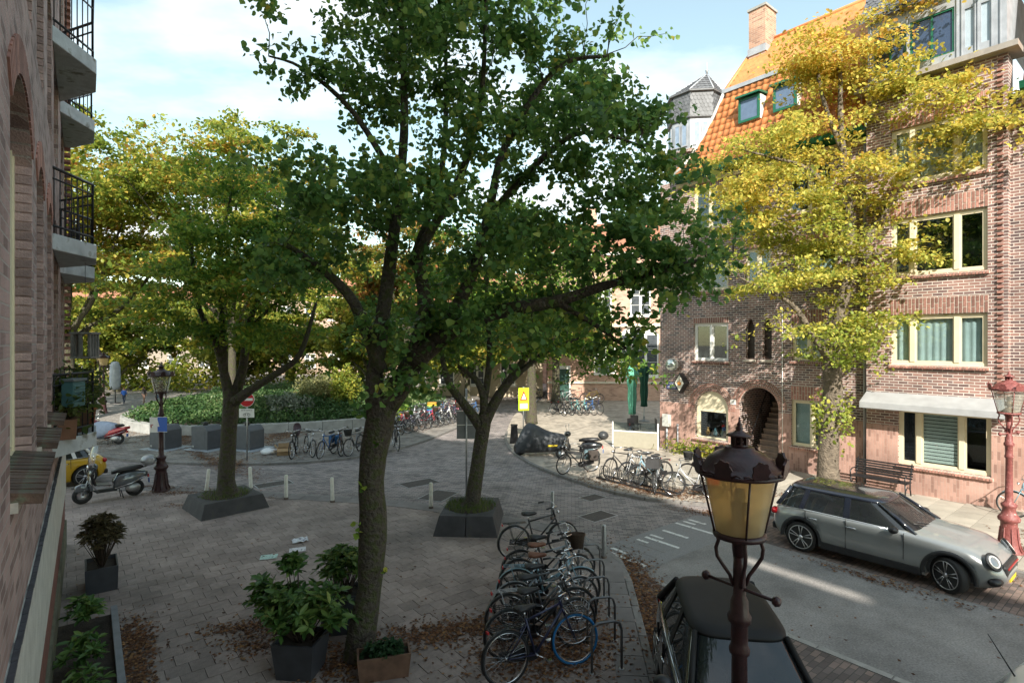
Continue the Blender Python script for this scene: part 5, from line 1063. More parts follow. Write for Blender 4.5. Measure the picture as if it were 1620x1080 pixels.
for k, (px, py, Y, w_, h_, lab, lmx) in enumerate([(545, 640, 33.5, .9, 2.6, 'tall slender yellow green shrub in the bed near the linden trunk', lm6), (505, 640, 35, 1.7, 2.0, 'loose pale grassy shrub in the middle of the bed', leaf_mat('pale_shrub', [(0, (.12, .14, .05)), (1, (.35, .33, .15))])), (620, 690, 30.2, .8, 1.0, 'bright green fern-like shrub at the end of the bed wall', lm2), (450, 660, 31, 1.3, 1.3, 'grey flowering shrub clump above the bed wall', leaf_mat('grey_shrub', [(0, (.07, .1, .06)), (1, (.34, .36, .3))]))]):
    c = at(px, py, Y); t = thing('shrub', lab, 'shrub', (c.x, c.y, .42)); n = 2400; d = RNG.normal(0, 1, (n, 3)); d /= np.linalg.norm(d, axis=1, keepdims=True); q = d*(RNG.uniform(0, 1, (n, 1))**.4)*np.array([w_, w_, h_*.5])*(1+.25*np.sin(d[:, :1]*7+d[:, 1:2]*5))+np.array([0, 0, h_*.55])
    V, F = leaves_at(q, .13, 2.4 if k == 1 else 1.7, .4); put('foliage', np_mesh('foliage', V, F, lmx), t)
    s = MB(); [s.tube([(0, 0, 0), (random.uniform(-.3, .3)*w_, random.uniform(-.3, .3)*w_, h_*.5), (random.uniform(-.6, .6)*w_, random.uniform(-.6, .6)*w_, h_*.95)], [.02, .014, .004], 5) for _ in range(8)]; s.build('stem', m_dark_wood, t)
# potted plants by the linden and by our wall
lmR = leaf_mat('rhododendron_leaves', [(0, (0.0403, 0.0978, 0.0253)), (.5, (0.0862, 0.172, 0.0403)), (.85, (0.172, 0.253, 0.0633)), (1, (0.322, 0.356, 0.103))], trans=.3, rough=.35, patch=.15, scale=2)
m_pot = mat('dark_zinc_pot', (.05, .053, .062), .55, .2, var=.2, scale=5); m_rust = mat('rusty_pot', (.15, .085, .055), .8, .1, var=.3, scale=6)
def whorls(n, c, r, leaf, m_, parent, k=8, name='foliage', shell=.35, stretch=3.0):
    d = RNG.normal(0, 1, (n, 3)); d /= np.linalg.norm(d, axis=1, keepdims=True); d[:, 2] = np.abs(d[:, 2])*1.1-.25; p = np.array(c)+d*(RNG.uniform(0, 1, (n, 1))**shell)*np.array(r)
    ax = d*np.array([.5, .5, .3])+np.array([0, 0, .7]); ax /= np.linalg.norm(ax, axis=1, keepdims=True); P, A = [], []
    for i in range(n):
        a = Vector(ax[i]); u = a.orthogonal().normalized(); v = a.cross(u); ph = random.random()*6
        for j in range(k):
            t = ph+2*PI*j/k; dr = u*math.cos(t)+v*math.sin(t); P.append(p[i]); A.append(tuple(dr+a*random.uniform(.05, .6)))
    V, F = leaves_at(np.array(P), leaf, stretch, .55, axis=np.array(A), jit=.08); o = put(name, np_mesh(name, V, F, m_), parent)
    s = MB()
    for i in range(0, n, 3): s.tube([(c[0]*.5, c[1]*.5, .3), (p[i][0]*.5, p[i][1]*.5, (p[i][2]+.3)*.5), tuple(p[i])], [.012, .008, .004], 4, cap=False)
    s.build('stem', m_dark_wood, parent); return o
def pot(label, c, rz, L, Wd, h, m_, taper=.82, cat='potted plant', name='potted_plant'):
    t = thing(name, label, cat, (c[0], c[1], ZP), rz); p = MB(); a = L/2; b = Wd/2; i = .025
    o0 = [(-a*taper, -b*taper, 0), (a*taper, -b*taper, 0), (a*taper, b*taper, 0), (-a*taper, b*taper, 0)]; o1 = [(-a, -b, h), (a, -b, h), (a, b, h), (-a, b, h)]; i1 = [(-a+i, -b+i, h), (a-i, -b+i, h), (a-i, b-i, h), (-a+i, b-i, h)]; i0 = [(x*.97, y*.97, h-.1) for x, y, z in i1]
    p.add(o0+o1+i1+i0, [(3, 2, 1, 0)]+[(k, (k+1) % 4, 4+(k+1) % 4, 4+k) for k in range(4)]+[(4+k, 4+(k+1) % 4, 8+(k+1) % 4, 8+k) for k in range(4)]+[(8+k, 8+(k+1) % 4, 12+(k+1) % 4, 12+k) for k in range(4)]); p.build('pot', m_, t)
    s = MB(); s.add([(x, y, h-.07) for x, y, z in i1], [(0, 1, 2, 3)]); s.build('soil', m_soil, t); return t
t = pot('dark square pot with a big sprawling rhododendron left of the linden', (-2.95, 7.78), -.1, .6, .55, .5, m_pot)
whorls(190, (-.02, .08, .78), (.72, .52, .5), .072, lmR, t, shell=.6); whorls(34, (-.62, .2, .9), (.28, .25, .4), .072, lmR, t, shell=.6); whorls(16, (-.3, .3, 1.35), (.2, .2, .15), .072, lmR, t)
t = pot('grey tub with a leafy bush behind the linden trunk', (-2.75, 8.95), .2, .62, .55, .62, m_pot)
whorls(150, (.05, 0, .98), (.45, .4, .38), .055, lmR, t)
t = pot('rusty brown trough with low dark green plants right of the linden', (-1.78, 7.72), .28, .72, .34, .32, m_rust, .9)
whorls(75, (0, 0, .33), (.3, .12, .16), .05, leaf_mat('dark_box_leaves', [(0, (.015, .05, .02)), (1, (.06, .13, .05))]), t, stretch=2.)
t = pot('black trough with a browning shrub by our wall', (-7.75, 10.5), TL+R(90), .75, .5, .45, mat('black_trough', (.03, .033, .042), .5, var=.2), .95)
whorls(230, (-.05, 0, .95), (.36, .36, .5), .046, leaf_mat('bronze_leaves', [(0, (.05, .04, .02)), (.6, (.12, .1, .05)), (1, (.22, .16, .08))]), t)
# strip bed along our wall
t = thing('wall_bed', 'narrow planting bed with grey edging along our house wall', 'planting bed', LW(0, 0, ZP), R(90)+TL)
p = MB(); p.box((8.6, -.42+.55, .04), (5.6, .9, .08)); p.build('soil', m_soil, t); p = MB(); p.box((8.6, -.36, .11), (5.6, .09, .22)); p.build('edging', mat('edging_grey', (.2, .21, .22), .8, var=.15), t)
for k, (s_, n_, r_, lab) in enumerate([(11.0, -.02, .27, 'broad leaved evergreen next to the black trough'), (9.55, -.02, .33, 'low evergreen in the middle of the strip bed'), (8.4, .0, .32, 'dark evergreen at the near end of the strip bed')]):
    q = LW(s_, n_, ZP+.06); t = thing('bed_shrub', lab, 'shrub', q); whorls(34, (0, 0, .28), (r_, r_, .34), .068, lmR, t, k=7, shell=.6)
l5 = litter('fallen_leaves', [(tuple(LW(10.4, .55).xy), .8, .35, TL+R(90), .6), (tuple(LW(9.2, .55).xy), 1.0, .25, TL+R(90), .4), (tuple(LW(9.5, -.1).xy), 2.2, .4, TL+R(90), .35)], 1500)
tag(l5, 'brown leaves blown against the strip bed edging', 'leaves')
t = thing('doorstep_shrub', 'yellow green low bush against the corner house plinth', 'shrub', cpos(2.1, -.5, ZP))
q = RNG.normal(0, 1, (900, 3))*np.array([.7, .2, .16])+np.array([0, 0, .25]); q[:, 2] = np.abs(q[:, 2]); q2 = np.array([tuple(Matrix.Rotation(TH-R(90), 3, 'Z') @ Vector(v)) for v in q]); V, F = leaves_at(q2, .09, 1.8, .4); put('foliage', np_mesh('foliage', V, F, lm6), t)
# ================================================================== STREET LAMPS
m_amber = glass_mat('amber_glass', (.9, .72, .42), .02, .15, .62, (.97, .81, .5), .6)
m_clear = glass_mat('clear_lamp_glass', (.88, .9, .88), .06, .05, .25, (.6, .6, .52))
m_lampin = mat('lamp_socket', (.2, .15, .1), .5, .3); m_milk = mat('bulb', (.55, .5, .4), .4)
def street_lamp(label, loc, rz, gm, detail=True, group=None, bar=True, pm=None):
    pm = pm or m_maroon; t = thing('street_lamp', label, 'street lamp', loc, rz, group); n = 20 if detail else 12
    p = MB(); p.lathe([(.0, -.02), (.25, -.02), (.25, .03), (.225, .07), (.2, .12), (.175, .25), (.155, .42), (.148, .6), (.15, .66), (.19, .69), (.2, .74), (.175, .79), (.14, .83), (.12, .9), (.115, .97), (.14, 1.0), (.145, 1.05), (.1, 1.08), (.075, 1.12), (.07, 1.3), (.075, 1.34), (.068, 1.36), (.06, 2.05), (.078, 2.07), (.082, 2.1), (.066, 2.14), (.066, 2.3), (.09, 2.33), (.095, 2.37), (.072, 2.41), (.068, 2.5), (.05, 2.54), (.05, 2.72), (.05, 2.76), (.04, 2.9), (.0, 2.9)], n); p.build('post', pm, t)
    for k in range(8 if detail else 0):
        q = MB(); a = 2*PI*k/8; q.tube([(.235*math.cos(a), .235*math.sin(a), .05), (.19*math.cos(a), .19*math.sin(a), .2), (.158*math.cos(a), .158*math.sin(a), .55)], [.018, .014, .01], 5); q.build('base_rib', pm, t)
    if bar:
        p = MB(); p.tube([(-.3, 0, 2.6), (.3, 0, 2.6)], .014, 8); [p.lathe([(.0, -.03), (.03, -.025), (.042, 0), (.03, .025), (0, .03)], 10, c=(s*.31, 0, 2.6), m=Matrix.Rotation(PI/2, 3, 'Y')) for s in (-1, 1)]; p.build('ladder_bar', pm, t)
    for k in range(4):
        a = PI/4+PI/2*k; c, s = math.cos(a), math.sin(a); q = MB(); q.tube([(r*c, r*s, z) for r, z in ((.05, 2.62), (.075, 2.7), (.13, 2.78), (.175, 2.85), (.185, 2.92), (.165, 2.98), (.18, 3.04))], .015, 6); q.build('bracket', pm, t)
    p = MB(); p.lathe([(.15, 3.02), (.205, 3.02), (.21, 3.05), (.185, 3.065), (.15, 3.06), (.04, 3.06), (.0, 3.06), ], n); p.lathe([(.0, 2.85), (.05, 2.86), (.055, 2.95), (.11, 3.02), (.0, 3.03)], n); p.build('glass_seat', pm, t)
    p = MB(); p.smooth = True; N = 28; p.add([(r*math.cos(2*PI*k/N), r*math.sin(2*PI*k/N), z) for r, z in ((.185, 3.066), (.28, 3.62)) for k in range(N)], [(k, (k+1) % N, N+(k+1) % N, N+k) for k in range(N)]); g = p.build('glass', gm, t)
    p = MB(); p.lathe([(.0, 3.066), (.155, 3.066), (.12, 3.1), (.05, 3.17), (.035, 3.2), (.06, 3.22), (.075, 3.32), (.06, 3.33), (.0, 3.33)], 16); p.build('socket', m_lampin, t)
    p = MB(); p.lathe([(.0, 3.33), (.04, 3.34), (.05, 3.4), (.03, 3.46), (.0, 3.47)], 12); p.build('bulb', m_milk, t)
    for k in range(4 if detail else 2):
        a = PI/4+2*PI*k/(4 if detail else 2); q = MB(); q.tube([(.195*math.cos(a), .195*math.sin(a), 3.05), (.31*math.cos(a), .31*math.sin(a), 3.63)], .009, 5); q.build('glass_rod', pm, t)
    p = MB(); p.lathe([(.0, 3.62), (.3, 3.615), (.345, 3.61), (.35, 3.63), (.34, 3.65), (.3, 3.665), (.275, 3.70), (.24, 3.76), (.18, 3.81), (.12, 3.835), (.115, 3.86), (.09, 3.87), (.0, 3.87)], n+8); rf = p.build('lamp_roof', pm, t)
    p = MB(); p.lathe([(.0, 3.865), (.068, 3.865), (.068, 3.885), (.045, 3.89), (.045, 3.955), (.07, 3.96), (.105, 3.965), (.09, 3.985), (.05, 4.0), (.025, 4.02), (.032, 4.04), (.016, 4.055), (.022, 4.075), (.008, 4.1), (.006, 4.14), (.0, 4.145)], 14)
    for k in range(8): a = 2*PI*k/8; p.box((.058*math.cos(a), .058*math.sin(a), 3.92), (.018, .018, .075), a)
    p.build('finial', pm, rf)
    for k in range(8 if detail else 6):
        a = 2*PI*k/(8 if detail else 6)+.2; c, s = math.cos(a), math.sin(a); q = MB(); m4 = Matrix.Translation((.335*c, .335*s, 3.65)) @ Matrix.Rotation(a, 4, 'Z') @ Matrix.Rotation(.12, 4, 'Y')
        pts = [(0, -.055, -.01), (0, .055, -.01)]+[(0, .066*math.cos(u)*(1+.12*math.cos(7*u)), .065+.085*math.sin(u)*(1+.12*math.cos(7*u))) for u in np.linspace(-.3, PI+.3, 15)]
        q.extr([m4 @ Vector(v) for v in pts], (m4.to_3x3() @ Vector((.018, 0, 0)))); q.tube([m4 @ Vector((.006, y, .012+.012*math.cos(y*60))) for y in (-.13, -.1, -.075, -.05)], .011, 5); q.tube([m4 @ Vector((.006, y, .012+.012*math.cos(y*60))) for y in (.13, .1, .075, .05)], .011, 5); q.build('palmette', pm, rf)
    for o in [q for q in t.children]+[q for c_ in t.children for q in c_.children]:      # squatter lantern above the seat ring
        for v in o.data.vertices:
            if v.co.z > 3.066: v.co.z = 3.066+(v.co.z-3.066)*.86
    return t
lampN = street_lamp('maroon crown lantern with yellowed amber glass next to the dark car', (1.86, 4.55, ZP), R(-53), m_amber)
lampL = street_lamp('maroon crown lantern carrying the blue and white notice boards', (-10.85, 17.2, ZP), R(30), m_clear, bar=False)
m_sunlit_lamp = mat('sunlit_flaking_lamp_paint', (.2, .06, .055), .5, var=.25, scale=18, col2=(.5, .36, .33), c2=.68, bump=.4, bscale=40)  # maroon lamp paint reddened and paled for sunlight; the pale flakes are wear
lampR = street_lamp('crown lantern coloured sunlit red with flaking paint on the right pavement', (10.9, 12.2, ZP), R(20), m_clear, bar=True, pm=m_sunlit_lamp)
street_lamp('distant crown lantern at the bend of the bed wall', (-26.36, 35.9, ZP), 0, m_amber, False, bar=False)
street_lamp('distant crown lantern farther down the left street', (-32.9, 44.4, ZP), .5, m_amber, False, bar=False)
street_lamp('distant red lamp post behind the wrapped parasol', (-25.6, 50, ZP), .3, m_clear, False, bar=False, pm=m_sunlit_lamp)
# boards on the left lamp
t = thing('notice_board', 'half white half blue notice boards strapped to the maroon lamp post', 'sign', (-10.83, 17.05, 1.95), -.12)
p = MB(); p.box((-.14, -.03, .2), (.27, .012, .46)); p.build('white_board', m_white, t); p = MB(); p.box((.15, -.035, .22), (.31, .012, .46)); b_ = p.build('blue_board', mat('sign_blue', (.012, .11, .5), .4, var=.04), t)
p = MB(); p.extr([(-.02, -.045, .15), (.06, -.045, .15), (.0, -.045, .35)], (0, .004, 0)); p.box((-.08, -.045, .15), (.12, .006, .1)); p.build('arrow', m_white, t)
p = MB(); [p.box((.15, -.037, z), (.32, .012, .012)) for z in (-.005, .445)]; p.build('border', m_white, b_); p = MB(); p.box((-.22, -.04, .16), (.03, .006, .1)); p.box((-.17, -.04, .2), (.03, .006, .03)); p.build('red_mark', mat('red_mark', (.4, .05, .04), .5), t)
# ================================================================== SIGNS AND POSTS
m_red = mat('sign_red', (.5, .015, .02), .4, var=.05)
def disc(mb, c, r, d, n=28): mb.extr([(c[0]+r*math.cos(2*PI*k/n), c[1], c[2]+r*math.sin(2*PI*k/n)) for k in range(n)], (0, d, 0))
t = thing('no_entry_sign', 'round red no-entry sign with small white plate on a grey pole', 'sign', (-10.31, 21.65, ZP), .1)
p = MB(); p.tube([(0, 0, -.02), (0, 0, 2.62)], .027, 8); p.build('pole', m_steel, t)
p = MB(); disc(p, (0, -.045, 2.36), .29, .012); p.build('rim', m_white, t); p = MB(); disc(p, (0, -.05, 2.36), .27, .01); p.build('disc', m_red, t); p = MB(); p.box((0, -.055, 2.36), (.46, .008, .1)); p.build('bar', m_white, t)
p = MB(); p.box((0, -.045, 1.83), (.56, .012, .34)); sp_ = p.build('plate', m_white, t); p = MB(); [p.torus((x, -.055, 1.77), .05, .007, 'y', 14, 5) for x in (-.08, .08)]; p.tube([(-.08, -.055, 1.77), (-.03, -.055, 1.84), (.05, -.055, 1.84), (.08, -.055, 1.77)], .006, 5); p.build('bicycle_mark', m_black, sp_); glyphs(sp_, 9, .42, .045, (0, -.053, 1.94), m_black)
t = thing('school_sign', 'lime yellow warning sign with a triangle on a pole by the covered motorbike', 'sign', (.53, 26.0, ZP), .35)
p = MB(); p.tube([(0, 0, -.02), (0, 0, 2.5)], .03, 8); p.build('pole', m_steel, t); p = MB(); p.box((0, -.045, 1.92), (.52, .02, 1.06)); p.build('board', mat('lime_sign', (.5, .68, .02), .5, var=.04), t)
p = MB(); p.extr([(-.2, -.062, 1.87), (.2, -.062, 1.87), (0, -.062, 2.33)], (0, .006, 0)); p.build('triangle', m_red, t); p = MB(); p.extr([(-.12, -.068, 1.92), (.12, -.068, 1.92), (0, -.068, 2.2)], (0, .005, 0)); p.build('triangle_field', m_white, t)
p = MB(); [p.blob((x, -.07, 2.02), (.02, .003, .02), 8, 5) for x in (-.035, .035)]; [p.box((x, -.07, 1.97), (.03, .004, .07)) for x in (-.035, .035)]; p.build('figures', mat('sign_violet', (.06, .04, .15), .5), t)
p = MB(); p.box((0, -.06, 1.6), (.38, .006, .24)); p.build('sub_plate', mat('pale_blue_plate', (.35, .5, .6), .5), t)
t = thing('road_sign', 'grey back of two stacked square sign plates on a thin pole', 'sign', (-1.36, 16.6, 0), .05)
p = MB(); p.tube([(0, 0, 0), (0, 0, 3.3)], .028, 8); p.build('pole', m_steel, t)
for z in (2.42, 2.0): p = MB(); p.box((0, .04, z), (.58, .012, .4)); pl_ = p.build('plate', mat('sign_back', (.22, .23, .24), .6, .3, var=.08), t); q = MB(); [q.box((0, .032, z+s*.205), (.6, .02, .012)) for s in (-1, 1)]; q.build('edge', m_white, pl_)
m_bol = mat('worn_white_post', (.78, .77, .7), .7, var=.15, scale=9, col2=(.2, .17, .13), c2=.68)
bl = [(-9.36, 17.02, 'white wooden post left of the planter by the scooter', .12), (-8.12, 17.31, 'white wooden post just behind the planter by the scooter', -.05), (-6.61, 16.28, 'white wooden post, second right of the low stone planter', .0), (-5.15, 15.97, 'white wooden post midway between the two planters', -.03), (-2.24, 15.38, 'white wooden post beside the linden trunk near the split planter', .0), (1.06, 14.5, 'grey metal post behind the black upright bicycle', 0), (1.96, 11.85, 'pale metal post at the end of the kerb by the striped ramp', 0)]
for k, (x, y, lab, ln) in enumerate(bl):
    t = thing('bollard', lab, 'bollard', (x, y, ZP if k < 6 else ZP), 0, 'posts along the kerb of the square', rot=(0, ln, 0)); p = MB(); p.lathe([(.0, -.03), (.055, -.03), (.052, .1), (.05, .68), (.04, .71), (.0, .72)], 14); p.build('shaft', m_bol if k < 5 else m_steel, t)
    p = MB(); p.lathe([(.062, -.02), (.065, .05), (.052, .06)], 14); p.build('foot', mat('rusty_foot', (.13, .1, .08), .8, var=.3), t)
# ================================================================== UNDERGROUND WASTE CONTAINERS
m_cont = mat('container_grey', (.1, .105, .115), .55, .2, var=.12, scale=5)
for k, (x, y, lab) in enumerate([(-15.0, 24.1, 'grey waste container behind the maroon lamp post'), (-13.15, 24.0, 'grey waste container between the other two with a tap-like lever on top'), (-11.35, 24.0, 'grey waste container next to the no-entry sign')]):
    t = thing('waste_container', lab, 'container', (x, y, ZP), -.35, 'underground waste containers by the bed wall'); a, b_, h = .46, .4, 1.02
    p = MB(); p.prism([(-a, -b_), (a, -b_), (a, b_), (-a, b_)], .03, .82); p.loft([[Vector(v) for v in q] for q in ([(-a, -b_, .82), (a, -b_, .82), (a, b_, .82), (-a, b_, .82)], [(-a, -b_, .98), (a-.2, -b_, h), (a-.2, b_, h), (-a, b_, .98)])]); p.build('body', m_cont, t, bevel=.02)
    p = MB(); p.box((-.05, -b_-.004, .5), (.75, .01, .7)); p.build('door', m_cont, t, bevel=.004); p = MB(); p.box((-.35, -b_-.012, .14), (.12, .008, .08)); p.build('badge', m_steel, t)
    p = MB(); p.lathe([(.1, h-.12), (.1, h+.1), (.07, h+.13), (.0, h+.14)], 12, c=(-.1, 0, 0)); p.box((-.1, -.12, h+.08), (.2, .05, .05)); p.build('lever', m_black, t)
    p = MB(); p.box((.05, .0, .008), (1.55, 1.3, .03)); p.build('ground_plate', mat('bright_plate', (.34, .38, .42), .5, .2, var=.1), t)
# ================================================================== BENCH, PARASOLS, TERRACE
t = thing('bench', 'black slatted bench with cast iron ends against the brick plinth', 'bench', SN(6.15, 19.35, ZP), TH-R(90))
for k in range(5): p = MB(); p.box((0, -.18+k*.085, .44), (1.55, .065, .025)); p.build('seat_slat', m_black, t, bevel=.004)
for k in range(6): p = MB(); p.box((0, .24+k*.025, .53+k*.07), (1.55, .022, .05)); p.build('back_slat', m_black, t, bevel=.004)
for s in (-1, 1):
    x = s*.72; p = MB(); p.tube([(x, -.24, 0), (x, -.2, .22), (x, -.22, .42)], .02, 6); p.tube([(x, .3, 0), (x, .22, .22), (x, .22, .44), (x, .4, .95)], .02, 6); p.tube([(x, -.22, .42), (x, .22, .42)], .018, 6); p.tube([(x, -.24, .42), (x, -.26, .6), (x, -.1, .66), (x, .28, .64)], .018, 6); p.tube([(x, -.2, .2), (x, 0, .32), (x, .22, .2)], .012, 5); p.build('end_frame', m_black, t)
m_par = mat('parasol_green', (.02, .16, .1), .8, var=.1); m_par2 = mat('parasol_dark_green', (.012, .075, .045), .8, var=.1)
for x, y, lab, mm in ((6.2, 28.7, 'closed mint green parasol standing nearer the terrace screen', mat('parasol_mint', (.13, .42, .29), .8, var=.08)), (7.62, 32.1, 'closed dark green parasol behind the mint one', m_par2)):
    t = thing('parasol', lab, 'parasol', (x, y, ZP), 0); p = MB(); p.tube([(0, 0, 0), (0, 0, 3.45)], .035, 8); p.build('pole', m_white, t)
    p = MB(); fr = lambda a: 1+.22*math.cos(8*a); p.lathe([(.05, .85), (.17, .87), (.15, 1.1), (.2, 1.7), (.18, 2.2), (.24, 2.55), (.21, 2.75), (.3, 2.85), (.27, 3.0), (.14, 3.3), (.06, 3.44), (.0, 3.46)], 32, fr=fr); p.build('canopy', mm, t)
    p = MB(); p.torus((0, 0, 1.35), .19, .015, 'z', 20, 5); p.build('strap', mm, t); p = MB(); p.lathe([(.0, 0), (.3, 0), (.3, .06), (.05, .1), (.05, .3), (.0, .3)], 16); p.build('foot', m_concrete, t)
t = thing('screen_panel', 'low cream terrace screen beside the house corner', 'screen', tuple(SN(16.2, 18.75, ZP)), TH-R(90)+.52)
p = MB(); p.box((.95, 0, .36), (1.95, .05, .68)); p.build('panel', mat('cream_screen', (.3, .28, .22), .7, var=.06), t); p = MB(); [p.box((x, 0, .55), (.05, .055, 1.12)) for x in (0, 1.93)]; p.box((.96, .0, .72), (1.86, .056, .04)); p.build('frame', m_white, t)
p = MB(); p.box((.96, 0, .92), (1.85, .01, .35)); p.build('pane', m_glass, t)
for k, (s_, n_, lab) in enumerate([(17.2, 21.4, 'dark terrace chair behind the cream screen'), (16.4, 22.4, 'dark terrace chair near the blue cover'), (18.0, 22.6, 'dark terrace chair beside the mint parasol foot')]):
    t = thing('terrace_chair', lab, 'chair', tuple(SN(s_, n_, ZP)), .5+k, 'chairs on the cafe terrace'); p = MB(); p.box((0, 0, .45), (.42, .42, .03)); p.build('seat', m_black, t); p = MB(); p.box((0, .2, .7), (.42, .03, .4)); p.build('backrest', m_black, t, bevel=.01)
    for a in (-1, 1):
        for b_ in (-1, 1): p = MB(); p.tube([(a*.18, b_*.18, 0), (a*.17, b_*.17, .44)], .014, 5); p.build('leg', m_black, t)
t = thing('covered_stack', 'bright blue tarpaulin over stacked terrace furniture', 'cover', tuple(SN(16.6, 24.6, ZP)), .4); p = MB(); p.loft([[Vector((1.0*q*math.cos(a)*(1+.06*math.sin(5*a)), .6*q*math.sin(a), z)) for a in np.linspace(0, 2*PI, 17)[:-1]] for q, z in ((1.05, 0), (1.02, .5), (.95, 1.3), (.85, 1.75), (.5, 1.85))]); p.build('tarpaulin', mat('blue_tarp', (.02, .1, .4), .6, var=.2, scale=6), t); p = MB(); p.tube([Vector((1.03*math.cos(a), .63*math.sin(a), .7)) for a in np.linspace(0, 2*PI, 17)[:-1]], .012, 5, closed=True); p.build('rope', m_white, t)
t = thing('wrapped_parasol', 'tall parasol wrapped in a grey blue cover in the left street', 'parasol', (-29.6, 41.5, ZP), 0); p = MB(); p.lathe([(.02, 1.0), (.25, 1.05), (.34, 1.3), (.36, 2.0), (.33, 2.7), (.24, 3.05), (.05, 3.12), (0, 3.12)], 16, fr=lambda a: 1+.06*math.cos(5*a)); p.build('cover', mat('grey_cover', (.33, .37, .43), .8, var=.15, scale=4), t); p = MB(); p.tube([(0, 0, 0), (0, 0, 1.1)], .04, 8); p.lathe([(.0, 0), (.35, 0), (.35, .06), (0, .08)], 14); p.build('foot', m_black, t)
# box and bag
t = thing('cardboard_box', 'open cardboard box on the pavement left of the parked bicycles', 'box', (-9.3, 22.7, ZP), .3); m_card = mat('cardboard', (.36, .24, .13), .85, var=.12)
p = MB(); [p.box(c, d) for c, d in (((0, 0, .01), (.5, .36, .02)), ((0, -.18, .14), (.5, .012, .28)), ((0, .18, .14), (.5, .012, .28)), ((-.25, 0, .14), (.012, .36, .28)), ((.25, 0, .14), (.012, .36, .28)))]; p.build('walls', m_card, t)
for (c, ax, ang) in (((0, -.19, .28), 'X', .7), ((0, .19, .28), 'X', -1.9), ((-.26, 0, .28), 'Y', .9)): p = MB(); m4 = Matrix.Translation(c) @ Matrix.Rotation(ang, 4, ax); p.box((0, -.08 if ax == 'X' else 0, 0) if ax == 'X' else (-.08, 0, 0), (.48, .16, .01) if ax == 'X' else (.16, .34, .01), m=m4); p.build('flap', m_card, t)
p = MB(); p.blob((0, 0, .12), (.32, .2, .14), 16, 10, noise=.12); p.blob((.3, .05, .13), (.07, .05, .09), 8, 6, noise=.2); tag(p.build('plastic_bag', mat('white_bag', (.7, .72, .75), .4, var=.08), loc=(-9.95, 22.75, ZP-.005)), 'crumpled white plastic bag lying by the cardboard box', 'bag')
t = thing('utility_post', 'short dark tapered utility post at the foot of the school sign', 'post', (.1, 25.3, ZP)); p = MB(); p.hexa([Vector(v) for v in ((-.2, -.15, 0), (.2, -.15, 0), (-.2, .15, 0), (.2, .15, 0), (-.14, -.11, .8), (.14, -.11, .8), (-.14, .11, .8), (.14, .11, .8))]); p.build('body', m_black, t, bevel=.02); p = MB(); p.box((0, 0, .82), (.32, .26, .04)); p.build('lid', m_black, t, bevel=.01)
# ================================================================== BICYCLES
BIKE_MESH = {}
def cached(key, fn):
    if key not in BIKE_MESH: BIKE_MESH[key] = fn()
    return BIKE_MESH[key]
m_cols = {n: mat('bike_'+n, c, .35, .1, var=.1, coat=.3) for n, c in dict(black=(.015, .015, .017), navy=(.015, .02, .06), grey=(.2, .22, .24), paleblue=(.2, .33, .4), silver=(.45, .46, .47), white=(.7, .7, .68), blue=(.02, .12, .35), red=(.35, .02, .025), green=(.05, .25, .17), pink=(.6, .2, .3), yellow=(.6, .42, .04), teal=(.12, .4, .4), brown=(.1, .05, .03)).items()}
m_bluetyre = mat('blue_tyre', (.012, .16, .4), .6, var=.06); m_saddle = mat('saddle', (.02, .02, .022), .5, var=.1); m_tan = mat('tan_saddle', (.16, .06, .03), .5); m_reflect = mat('orange_reflector', (.8, .25, .02), .3)
m_rack_wire = mat('wire', (.3, .31, .32), .4, .8)
WR = .35
def wheel_mesh():
    p = MB(); p.torus((0, 0, 0), WR-.035, .011, 'y', 30, 6, sq=1.1); p.lathe([(.0, -.035), (.018, -.035), (.018, .035), (.0, .035)], 10, m=Matrix.Rotation(PI/2, 3, 'X'))
    for k in range(22):
        a = 2*PI*k/22; b = a+(.5 if k % 2 else -.5); y = .025*(1 if k % 4 < 2 else -1); p.tube([(.018*math.cos(b), y, .018*math.sin(b)), ((WR-.04)*math.cos(a), 0, (WR-.04)*math.sin(a))], .0017, 3, cap=False)
    return p.mesh('wheel', m_chrome)
def tyre_mesh(m): p = MB(); p.torus((0, 0, 0), WR-.014, .021, 'y', 34, 8); return p.mesh('tyre', m)
